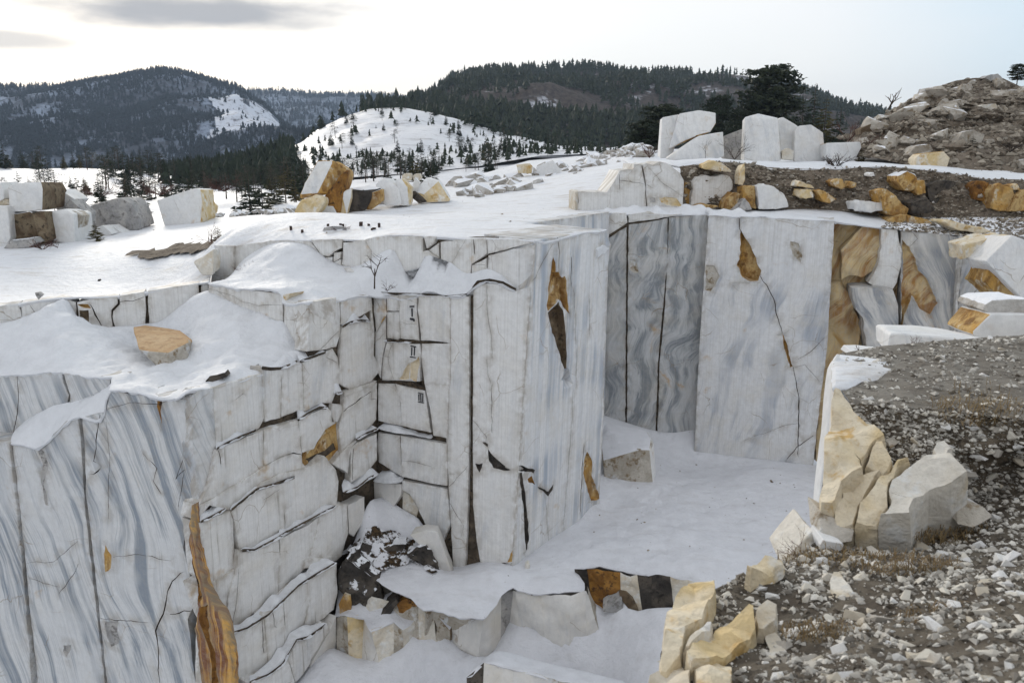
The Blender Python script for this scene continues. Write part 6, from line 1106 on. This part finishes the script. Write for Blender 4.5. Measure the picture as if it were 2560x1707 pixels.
sheet('valley', [(-190, 56, -9), (-40, 64, -7), (-20, 62, -4), (-8, 60, -3), (-2, 80, -3), (3, 104, -2), (18, 110, -2), (40, 120, 0), (60, 230, 0), (20, 240, 0), (-60, 235, -7), (-250, 300, -14), (-260, 100, -12)], [ay('D', *p) for p in [(300, 480, 95), (100, 480, 95), (500, 470, 100), (600, 455, 120), (200, 445, 140), (400, 440, 150), (650, 435, 160), (330, 404, 235), (480, 415, 230), (150, 412, 240), (900, 400, 170), (1100, 385, 170), (1200, 370, 180), (1000, 410, 130), (800, 420, 130)]], 'snow_far', 3.0, .8, .06)

# ------------------------------------------------------------------ trees
def tube(V, Fc, a, b, ra, rb, n=5):
    d = (b - a).normalized(); x = d.orthogonal().normalized(); y = d.cross(x); k = len(V)
    for p, r in ((a, ra), (b, rb)):
        for i in range(n): t = 2 * math.pi * i / n; V.append(p + x * r * math.cos(t) + y * r * math.sin(t))
    for i in range(n): Fc.append((k + i, k + (i + 1) % n, k + n + (i + 1) % n, k + n + i))
def spray(V, Fc, p, d, ln, wd, r, k=3):
    """a flat spray of needles: a few narrow jagged triangles about a twig"""
    side = Vector((-d.y, d.x, 0)); side = side.normalized() if side.length > .01 else Vector((1, 0, 0))
    for j in range(k):
        q = p + d * ln * (j / k); a = d.lerp(side * r.choice((-1, 1)), r.uniform(.1, .6)).normalized(); a.z += r.uniform(-.25, .3); s = side.lerp(Vector((0, 0, 1)), r.random()).normalized() * wd * r.uniform(.5, 1)
        e = q + a * ln * r.uniform(.45, .8); b = len(V); V.extend([q - s * .5, q + s * .5, e]); Fc.append((b, b + 1, b + 2))
def spruce(seed, h=10., w=.2, whorls=24, per=7, open_=0.):
    r = random.Random(seed); TV, TF, CV, CF = [], [], [], []
    tube(TV, TF, Vector((0, 0, -.6)), Vector((0, 0, h * .5)), h * .017, h * .010); tube(TV, TF, Vector((0, 0, h * .5)), Vector((0, 0, h)), h * .010, h * .002)
    for i in range(whorls):
        t = .08 + open_ + (.92 - open_) * i / whorls; z = h * t; L_ = h * w * ((1 - t) ** .85) * r.uniform(.65, 1.2) + h * .012; k = max(3, int(per * (1 - t * .5)))
        for j in range(k):
            if r.random() < .1: continue
            a = r.uniform(0, 6.28); d = Vector((math.cos(a), math.sin(a), r.uniform(-.35, .12))).normalized(); p = Vector((0, 0, z + r.uniform(-.15, .15) * h / whorls))
            spray(CV, CF, p + d * L_ * .15, d, L_, L_ * .42, r, 5)
    return (TV, TF), (CV, CF)
def pine(seed, h=12., crown=.62, wid=.26, clumps=26, leaf=26, ls=1.):
    r = random.Random(seed); TV, TF, CV, CF = [], [], [], []; lean = Vector((r.uniform(-.05, .05), r.uniform(-.05, .05), 0)) * h; top = Vector((0, 0, h * .97)) + lean
    pts = [Vector((0, 0, -.6)), Vector((0, 0, h * .35)) + lean * .2, Vector((0, 0, h * .7)) + lean * .6, top]
    for i in range(3): tube(TV, TF, pts[i], pts[i + 1], h * (.02 - .006 * i), h * (.014 - .0055 * i), 6)
    for c in range(clumps):
        t = 1 - crown * (c + r.random()) / clumps; a = r.uniform(0, 6.28); q = (1 - t) / crown; rad = h * wid * (.25 + .95 * math.sin(min(1, q * 1.25 + .12) * math.pi * .75)) * r.uniform(.45, 1.1)
        b0 = Vector((0, 0, h * t - rad * .25)) + lean * t; e = Vector((math.cos(a) * rad, math.sin(a) * rad, h * t)) + lean * t; tube(TV, TF, b0, e, h * .006, h * .002, 4)
        cs = h * .085 * r.uniform(.7, 1.25)
        for l in range(leaf):
            d = Vector((r.gauss(0, 1), r.gauss(0, 1), r.gauss(0, .75))).normalized(); p = e.lerp(b0, r.random() * .35) + Vector((d.x * cs * 1.5, d.y * cs * 1.5, d.z * cs * .55)) * r.random() ** .5
            s = cs * r.uniform(.16, .36) * ls; u = Vector((r.gauss(0, 1), r.gauss(0, 1), r.gauss(0, .5))).normalized(); v = u.cross(d).normalized(); b = len(CV); CV.extend([p - u * s, p + u * s * .6 + v * s * .3, p + v * s * .9]); CF.append((b, b + 1, b + 2))
    return (TV, TF), (CV, CF)
def tm(name, g, mat): me = bpy.data.meshes.new(name); me.from_pydata([tuple(v) for v in g[0]], [], g[1]); me.materials.append(MATS[mat]); me.update(); return me
TREES = {}
for k, fn in (('spruce', lambda s: spruce(s, 10, .19, 26, 8)), ('young', lambda s: spruce(s, 10, .26, 16, 7)), ('pine', lambda s: pine(s, 10, .68, .25, 30, 24)), ('tallpine', lambda s: pine(s, 10, .5, .2, 22, 30)), ('bigpine', lambda s: pine(s, 10, .72, .27, 46, 95, 1.5))):
    TREES[k] = [(tm('trunk', t, 'bark'), tm('crown', c, 'needles'), tm('crown', c, 'needles_ochre'), (t, c)) for t, c in (fn(s) for s in (1, 2, 3, 4))]
def one_mesh(k, i, ochre=False):
    key = (k, i, ochre)
    if key not in TREES:
        (TV, TF), (CV, CF) = TREES[k][i][3]; me = bpy.data.meshes.new('pine_tree'); n = len(TV); me.from_pydata([tuple(v) for v in TV] + [tuple(v) for v in CV], [], list(TF) + [tuple(a + n for a in f) for f in CF]); me.materials.append(MATS['bark']); me.materials.append(MATS['needles_ochre' if ochre else 'needles']); me.polygons.foreach_set('material_index', [0] * len(TF) + [1] * len(CF)); me.update(); TREES[key] = me
    return TREES[key]
def tree(label, f, x, ytop, Y, z, kind, name='pine_tree', ochre=False, group=None, parts=True, sx=1., x0=None):
    t = aty(f, x, ytop, Y); h = t.z - z; i = random.randrange(4)
    if parts:
        o = thing(name, label, 'tree', (t.x, t.y, z), group); o.scale = (h / 10 * sx, h / 10 * sx, h / 10); o.rotation_euler.z = random.uniform(0, 6.28); tr_, c1, c2, _ = TREES[kind][i]
        for nm, me in (('trunk', tr_), ('crown', c2 if ochre else c1)): c = bpy.data.objects.new(nm, me); C.objects.link(c); c.parent = o
    else:
        o = bpy.data.objects.new(name, one_mesh(kind, i, ochre)); C.objects.link(o); o.location = (t.x, t.y, z); o.scale = (h / 10 * sx, h / 10 * sx, h / 10); o.rotation_euler.z = random.uniform(0, 6.28); tag(o, label, 'tree', group)
    return o
tree('tall spreading pine behind the terrace blocks', 'B7', 850, 55, 120, 2.4, 'bigpine', sx=1.35)
tree('dark pine left of the tallest one behind the terrace', 'B7', 545, 245, 115, 2.2, 'bigpine', sx=1.0)
tree('bushy pine at the left of the terrace pile', 'B7', 215, 285, 95, 1.8, 'bigpine', sx=1.5)
tree('low pine under the bushy one, left of the terrace pile', 'B7', 130, 380, 92, 1.5, 'bigpine', sx=1.6)
tree('slender spruce with a sharp tip right of the tallest pine', 'B7', 1130, 160, 135, 2.6, 'spruce')
tree('yellow-green young pine below the slender spruce', 'B7', 1195, 235, 112, 2.6, 'young', ochre=True)
tree('dark spruce between the tallest pine and the slender spruce', 'B7', 1060, 235, 125, 2.6, 'spruce', sx=1.2)
tree('dark spruce close to the tallest pine', 'B7', 965, 250, 122, 2.5, 'spruce', sx=1.2)
tree('young dark spruce at the right end of the terrace trees', 'B7', 1280, 300, 110, 2.8, 'young')
tree('small dark pine behind the tall white block', 'B7', 680, 320, 105, 2.3, 'bigpine', sx=1.2)
tree('dark pine right beside the tallest pine', 'B7', 760, 240, 118, 2.4, 'bigpine', sx=1.2)
tree('pine at the right picture edge on top of the heap', 'B7', 2325, 50, 66, 7.6, 'bigpine', sx=1.5)
tree('little green pine on the heap slope', 'B7', 2055, 470, 49.5, ay('B7', 2055, 560, 49.5)[2], 'young', sx=1.4)
tree('tiny yellow pine at the foot of the tub-shaped block', 'B7', 1400, 548, 52, ay('B7', 1400, 628, 52)[2], 'young', ochre=True, sx=1.3)
tree('dark conical spruce left of the leaning monolith', 'C5', 175, 165, 72, ay('C5', 175, 520, 72)[2] - .5, 'young', sx=1.15)
tree('yellow-green bush pine at the foot of the conical spruce', 'C5', 170, 395, 66, ay('C5', 170, 560, 66)[2] - .3, 'young', ochre=True, sx=1.6)
tree('ochre-green pine behind the white pyramid block', 'C5', 1650, 40, 92, ay('C5', 1650, 330, 92)[2] - .5, 'young', ochre=True, sx=1.1)
tree('dark green cone-shaped pine right of the ochre-green one', 'C5', 1840, 75, 88, ay('C5', 1840, 330, 88)[2] - .5, 'young', sx=1.5)
tree('small dark bush pine left of the ochre-green one', 'C5', 1310, 200, 84, ay('C5', 1310, 320, 84)[2] - .4, 'young', sx=1.8)
tree('little pine with snow around it beside the gravel patch', 'A1', 1775, 600, 40, ay('A1', 1775, 745, 40)[2], 'young', ochre=True, sx=1.3)
tree('tiny pine growing before the low squared block', 'A1', 770, 560, 46.5, -2.0, 'young', ochre=True, sx=1.4)
def put_tree(kind, i, ochre, loc, h, sx, label, group):
    o = thing('pine_tree', label, 'tree', loc, group); o.scale = (h / 10 * sx,) * 2 + (h / 10,); o.rotation_euler.z = random.uniform(0, 6.28); tr_, c1, c2, _ = TREES[kind][i]
    for nm, me in (('trunk', tr_), ('crown', c2 if ochre else c1)): c = bpy.data.objects.new(nm, me); C.objects.link(c); c.parent = o
# middle-distance wood below the plateau: single trees
zv = lambda P: rbf(SHEETS['valley'][2], P)
def wood(n, xr, Yr, hr, label, group, kinds, ochre=.05, dens=None):
    k = 0; tries = 0
    while k < n and tries < n * 20:
        tries += 1; Y = random.uniform(*Yr); x = random.uniform(*xr); p = aty('D', x, 400, Y)
        if dens and not dens(x, Y): continue
        z = float(zv(np.array([[p.x, p.y]]))[0]); h = random.uniform(*hr); i = random.randrange(4); kd = random.choice(kinds)
        put_tree(kd, i, random.random() < ochre, (p.x, p.y, z), h, random.uniform(.9, 1.4), label, group); k += 1
wood(65, (-20, 700), (85, 150), (2, 4.6), 'dark pine in the wood just below the left plateau edge', 'pines below the plateau edge', ('spruce', 'pine', 'young'), .12)
wood(75, (-20, 720), (150, 235), (3, 6), 'dark pine on the snowy rise between plateau and mountain', 'pines on the snowy rise', ('spruce', 'pine'), .03, lambda x, Y: noise.noise(Vector((x * .012, Y * .02, 3))) > -.1)
wood(80, (560, 1150), (125, 175), (2.2, 4.8), 'dark pine in the row at the foot of the snowy hill', 'pines at the foot of the snowy hill', ('spruce', 'pine', 'tallpine'), .03, lambda x, Y: noise.noise(Vector((x * .02, Y * .02, 7))) > -.15)
# trees standing singly on the snow hill
def on(H, i, j): return Vector(H[int(i)][int(j)])
def sgl(n, H, ir, jr, hr, label, group, kinds=('spruce', 'pine'), dens=None):
    k = 0
    for _ in range(n * 12):
        if k >= n: break
        a, b = random.uniform(*ir), random.uniform(*jr); p = on(H, a, b).lerp(on(H, min(a + 1, len(H) - 1), b), random.random())
        if dens and not dens(a, b): continue
        put_tree(random.choice(kinds), random.randrange(4), False, p, random.uniform(*hr), 1.15, label, group); k += 1
sgl(70, h_snow, (36, 92), (5, 35), (1.6, 4.5), 'lone dark pine on the open snowy hill', 'single pines on the snowy hill', dens=lambda a, b: noise.noise(Vector((a * .2, b * .25, 1))) > .1)

def forest(name, label, H, n, hr, mask, mat, tri=3):
    nu_, nv_ = H.shape[:2]
    A = rng.random((n * 4, 2)) * np.array([nu_ - 1.001, nv_ - 1.001]); i = A[:, 0].astype(int); j = A[:, 1].astype(int); fi = (A[:, 0] - i)[:, None]; fj = (A[:, 1] - j)[:, None]
    Q = (H[i, j] * (1 - fi) + H[i + 1, j] * fi) * (1 - fj) + (H[i, j + 1] * (1 - fi) + H[i + 1, j + 1] * fi) * fj
    keep = np.array([mask(a / nu_, b / nv_, q) for a, b, q in zip(A[:, 0], A[:, 1], Q)]) > rng.random(len(Q)); Q = Q[keep][:n]; m = len(Q)
    tiers = []; faces = []; k = 0
    for t in range(tri):
        z0, z1, r0 = .12 + .26 * t, .55 + .225 * t, .20 - .05 * t; ring = [(r0 * (1 if a % 2 else .62) * math.cos(a * math.pi / 3 + t), r0 * (1 if a % 2 else .62) * math.sin(a * math.pi / 3 + t), z0 + (.05 if a % 2 == 0 else 0)) for a in range(6)]
        tiers += ring + [(0, 0, min(1, z1))]; faces += [(k + a, k + (a + 1) % 6, k + 6) for a in range(6)]; k += 7
    tiers += [(.015, 0, -.05), (-.015, .01, -.05), (0, 0, .4)]; faces.append((k, k + 1, k + 2)); bs = np.array(tiers); nb = len(bs)
    h = rng.uniform(*hr, m); wsc = rng.uniform(1.0, 2.3, m); rot = rng.random(m) * 6.28; jt = 1 + .35 * (rng.random((m, nb, 3)) - .5); B = bs[None] * jt
    X = (B[..., 0] * np.cos(rot)[:, None] - B[..., 1] * np.sin(rot)[:, None]) * (h * wsc)[:, None]; Y2 = (B[..., 0] * np.sin(rot)[:, None] + B[..., 1] * np.cos(rot)[:, None]) * (h * wsc)[:, None]; Z2 = B[..., 2] * h[:, None]
    V = np.stack([X, Y2, Z2], -1) + Q[:, None]; Fa = np.array(faces)
    o = mesh(name, V.reshape(-1, 3), (Fa[None] + nb * np.arange(m)[:, None, None]).reshape(-1, 3), mat, origin=(0, 0, 0)); tag(o, label, None, None, 'stuff')
nz = lambda q, s, o=0.: noise.noise(Vector((q[0] * s + o, q[1] * s, q[2] * s * 2)))
def m_left(a, b, q):
    u, _v = (CX + F_PX * q[0] / (q[1] * _c - (q[2] - ZC) * _s)), 0
    v = .85 if b > .93 else max(.05, .62 + 1.1 * nz(q, .009) + .7 * nz(q, .03, 5))
    if 540 < u < 700 and .25 < b < .86: v *= max(.03, 1 - (u - 520) / 60)
    return v
def scree():
    nu_, nv_ = h_left.shape[:2]; V = []; ok = {}; Fc = []
    for i in range(nu_):
        for j in range(nv_):
            q = h_left[i, j]; u = CX + F_PX * q[0] / (q[1] * _c - (q[2] - ZC) * _s); b = j / nv_; w0 = 545 + 60 * noise.noise(Vector((b * 6, 0, 0))) - 30 * b
            if w0 < u < 735 and .28 < b < .80 + .1 * noise.noise(Vector((u * .03, 0, 0))): ok[(i, j)] = len(V); V.append(q + np.array([0, -4, 2.5]))
    for (i, j), k in ok.items():
        if (i + 1, j) in ok and (i, j + 1) in ok and (i + 1, j + 1) in ok: Fc.append((k, ok[(i + 1, j)], ok[(i + 1, j + 1)], ok[(i, j + 1)]))
    tag(mesh('scree_slope', V, Fc, 'scree_snow', smooth=80, origin=(0, 0, 0)), kind='structure')
scree()
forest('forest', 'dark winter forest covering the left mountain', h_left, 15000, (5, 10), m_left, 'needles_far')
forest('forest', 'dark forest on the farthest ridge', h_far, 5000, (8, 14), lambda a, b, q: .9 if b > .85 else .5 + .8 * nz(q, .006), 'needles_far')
forest('forest', 'dark pine forest on the upper half of the right hill', h_dark, 6500, (4.5, 8.5), lambda a, b, q: (.9 if b > .9 else .7 if b > .45 else .06) + 1.0 * nz(q, .02) - (.45 if a > .42 and b > .5 else 0), 'needles')
forest('forest', 'narrow belt of pines along the lower edge of the right hill', h_dark, 2200, (7, 11), lambda a, b, q: 1.0 if b < .22 and a < .55 else 0, 'needles')
forest('forest', 'small dark pines dotted along the foot and flank of the snowy hill', h_snow, 360, (1.2, 2.8), lambda a, b, q: max(0, (1.0 if b < .3 else .12) + 1.6 * nz(q, .05)) if a > .25 else 0, 'needles')
forest('forest', 'dark pines along the left shoulder of the snowy hill', h_snow, 1100, (3, 6.5), lambda a, b, q: (1.0 if a < .27 else 0) + (.8 if b > .95 and a < .62 else 0) + (.5 if a > .62 and b > .8 else 0), 'needles')

# ------------------------------------------------------------------ bare shrubs, saplings and dry grass
def branchy(seed, h, spread, n0=5, lean=(0, 0), thick=.012, depth=3, up=.6):
    r = random.Random(seed); V, Fc = [], []
    def grow(p, d, ln, rad, k):
        q = p + d * ln; tube(V, Fc, p, q, rad, rad * .6, 4)
        if k == 0: return
        for _ in range(r.choice((2, 2, 3))):
            e = (d + Vector((r.gauss(0, .5), r.gauss(0, .5), r.gauss(.05, .35)))).normalized(); grow(p.lerp(q, r.uniform(.45, 1)), e, ln * r.uniform(.5, .8), rad * .6, k - 1)
    for _ in range(n0):
        a = r.uniform(0, 6.28); d = Vector((math.cos(a) * spread + lean[0], math.sin(a) * spread + lean[1], up)).normalized(); grow(Vector((0, 0, -.05)), d, h * r.uniform(.35, .6), thick, depth)
    return V, Fc
def shrub(name, label, cat, f, x, ybase, ytop, Y, mat='red_twig', **k):
    b = aty(f, x, ybase, Y); h = aty(f, x, ytop, Y).z - b.z; V, Fc = branchy(random.randrange(999), h, k.pop('spread', .6), thick=k.pop('thick', max(.006, h * .012)), **k)
    zm = max(v.z for v in V); o = mesh(name, [(b + v * (h / zm)) for v in V], Fc, mat, origin=b); return tag(o, label, cat)
shrub('shrub', 'small red-brown shrub in the snow of the bench', 'shrub', 'A2', 535, 665, 545, 33.2, n0=6, spread=.8)
shrub('shrub', 'tiny twiggy shrub at the foot of the bench block', 'shrub', 'A2', 465, 740, 690, 33.0, n0=5, spread=.8)
shrub('sapling', 'bare sapling standing on the ledge above the numerals', 'sapling', 'A2', 1588, 780, 485, 30.2, 'bark', n0=1, spread=.05, depth=4, thick=.035, up=1)
shrub('shrub', 'low twigs beside the bare sapling on the ledge', 'shrub', 'A2', 1690, 790, 700, 30.0, n0=4, spread=1.0)
shrub('sapling', 'thin bare birch beside the little pine at the plateau corner', 'sapling', 'A1', 1715, 780, 560, 38.5, 'red_twig', n0=3, spread=.35, depth=4, thick=.02)
shrub('shrub', 'dark twiggy shrub at the foot of the left pile', 'shrub', 'A1', 350, 790, 680, 44, n0=9, spread=1.1, thick=.016)
shrub('shrub', 'bare shrub at the right of the left pile', 'shrub', 'A1', 470, 770, 690, 43.6, n0=6, spread=1.0)
shrub('shrub', 'dark round shrub on the lip of the terrace', 'shrub', 'B7', 1245, 650, 560, 45.5, 'bark', n0=14, spread=.9, thick=.018)
shrub('shrub', 'reddish bare shrub right of the tub-shaped block', 'shrub', 'B7', 1400, 620, 440, 54, n0=9, spread=.5)
shrub('shrub', 'thin bare bushes before the grey terrace block', 'shrub', 'B7', 650, 605, 440, 52.6, 'bark', n0=7, spread=.6)
shrub('shrub', 'reddish bushes behind the terrace at the foot of the heap', 'shrub', 'B7', 1320, 500, 360, 60, n0=10, spread=.5)
shrub('shrub', 'red-brown bush left of the terrace pile', 'shrub', 'B7', 150, 595, 500, 70, n0=12, spread=.7, thick=.02)
shrub('sapling', 'slim bare sapling with ochre leaves before the tan slab', 'sapling', 'B7', 478, 610, 490, 52.4, 'bark', n0=1, spread=.05, depth=3, up=1)
shrub('dead_tree', 'leaning dead trunk on the skyline left of the heap', 'tree', 'B7', 1535, 345, 190, 67, 'bark', n0=1, spread=.12, lean=(.35, 0), depth=2, thick=.07, up=1)
shrub('shrub', 'dark bare shrub on the right slope of the heap', 'shrub', 'B7', 2270, 560, 420, 47, 'bark', n0=11, spread=.8)
shrub('shrub', 'low bare shrub on the plateau beside the icy slab', 'shrub', 'C5', 740, 945, 885, land('C5', 740, 945, 'snow_plateau', -.6).y, n0=8, spread=1.2)
shrub('shrub', 'fine twigs on the far snow below the monolith', 'shrub', 'A2', 800, 245, 180, 52, n0=6, spread=.6)
shrub('shrub', 'fine twigs left of the monolith', 'shrub', 'A2', 660, 265, 190, 52, n0=4, spread=.4)
shrub('sapling', 'white birch trunk standing below the plateau edge', 'tree', 'A1', 1212, 560, 300, 66, 'birch', n0=1, spread=.03, depth=3, thick=.05, up=1)
shrub('sapling', 'thin birch left of the white birch trunk', 'tree', 'A1', 1105, 560, 330, 68, 'birch', n0=1, spread=.05, depth=3, thick=.03, up=1)
shrub('weed', 'tall dry weed leaning out over the pit', 'weed', 'B5', 990, 390, 145, 7.9, 'red_twig', n0=4, spread=.35, lean=(-.45, 0), depth=2, thick=.004, up=1)
shrub('weed', 'dry weed stem on the corner of the near heap', 'weed', 'B4', 690, 180, 65, 12.6, 'bark', n0=2, spread=.2, lean=(-.3, 0), depth=2, thick=.006, up=1)
shrub('weed', 'dry reddish weed on the ledge slab', 'weed', 'B2', 1170, 1440, 1310, 12.9, 'red_twig', n0=3, spread=.3, depth=2, thick=.004, up=1)
shrub('twig', 'dry twig lying on the near heap', 'twig', 'B4', 1290, 285, 240, 12.0, 'bark', n0=1, spread=1.2, lean=(1, 0), depth=1, thick=.012, up=.3)
for x, y, lb in [(400, 440, 'reddish thicket at the left below the plateau'), (560, 430, 'reddish thicket in the middle below the plateau'), (250, 445, 'reddish thicket behind the left pile')]:
    shrub('thicket', lb, 'shrub', 'S', x, y + 48, y - 5, 105, 'red_twig', n0=26, spread=1.4, depth=3, thick=.04)
# dry grass tufts
def tuft(label, f, x, y, Y, n, rad, hgt, mat='dry_grass', flat=.3):
    b = aty(f, x, y, Y); V, Fc = [], []
    for _ in range(n):
        a = random.uniform(0, 6.28); q = rad * random.random() ** .5; p = b + Vector((math.cos(a) * q * 1.6, math.sin(a) * q * .7, -.01)); l = hgt * random.uniform(.4, 1.1); d = Vector((random.gauss(0, .7), random.gauss(0, .7), flat + random.random() * .7)).normalized(); s = Vector((-d.y, d.x, 0)).normalized() * .0035; m = p + d * l * .6 + Vector((0, 0, .02)); e = p + d * l + Vector((0, 0, -.25 * l)); k = len(V); V.extend([p - s, p + s, m + s, m - s, e]); Fc.extend([(k, k + 1, k + 2, k + 3), (k + 3, k + 2, k + 4)])
    tag(mesh('grass_tuft', V, Fc, mat, origin=b), label, 'grass')
tuft('matted brown grass beside the snow patch on the near heap', 'B4', 720, 365, 11.2, 420, .22, .2)
tuft('long mat of brown grass in the middle of the near heap', 'B4', 1180, 300, 11.7, 600, .42, .2)
tuft('straw-coloured grass at the right edge of the bank', 'B4', 1850, 700, 9.5, 520, .5, .45, flat=.5)
tuft('upright straw stems above the right bank', 'B4', 1640, 600, 10.2, 60, .22, .5, flat=1.4)
tuft('brown grass on the crest of the gravel slope', 'B5', 1560, 250, 8.6, 420, .35, .16)
tuft('brown grass right of the slope crest', 'B5', 1880, 240, 8.4, 420, .35, .2)
tuft('brown weeds at the near rim below the slab', 'B5', 1180, 410, 7.7, 420, .35, .18)
tuft('brown weeds on the slope right of centre', 'B5', 1640, 430, 7.2, 320, .3, .16)
tuft('grass in the lower right corner', 'B5', 2100, 780, 5.9, 420, .4, .16)
tuft('rusty moss tuft low in the near gravel', 'B5', 1120, 830, 5.9, 300, .22, .08)
# gravel patch showing through the plateau snow
gp = [land('A1', x, y, 'snow_plateau') for x, y in [(1030, 850), (1180, 812), (1330, 798), (1480, 765), (1600, 756), (1750, 752), (1740, 790), (1640, 820), (1560, 838), (1400, 850), (1240, 885), (1140, 882), (1100, 862)]]
sheet('gravel_patch', [(p.x, p.y, p.z + .1) for p in gp], [], 'soil', .18, .07, 2.5, kind='stuff', label='bare brown gravel showing through the plateau snow', jit=.45, edge_free=1.)

# ------------------------------------------------------------------ thin winter air
def haze():
    bm = bmesh.new(); bmesh.ops.create_cube(bm, size=1); me = bpy.data.meshes.new('haze'); bm.to_mesh(me); bm.free(); o = bpy.data.objects.new('haze', me); C.objects.link(o); o.scale = (6400, 4400, 320); o.location = (0, 1500, 96)
    m = bpy.data.materials.new('haze'); m.use_nodes = True; t = m.node_tree; t.nodes.clear(); a = t.nodes.new('ShaderNodeOutputMaterial'); v = t.nodes.new('ShaderNodeVolumePrincipled'); v.inputs['Density'].default_value = .00014; v.inputs['Color'].default_value = (.62, .78, 1, 1); t.links.new(v.outputs[0], a.inputs['Volume']); me.materials.append(m)
    tag(o, 'thin bluish winter haze over the valley', None, None, 'stuff')
haze()
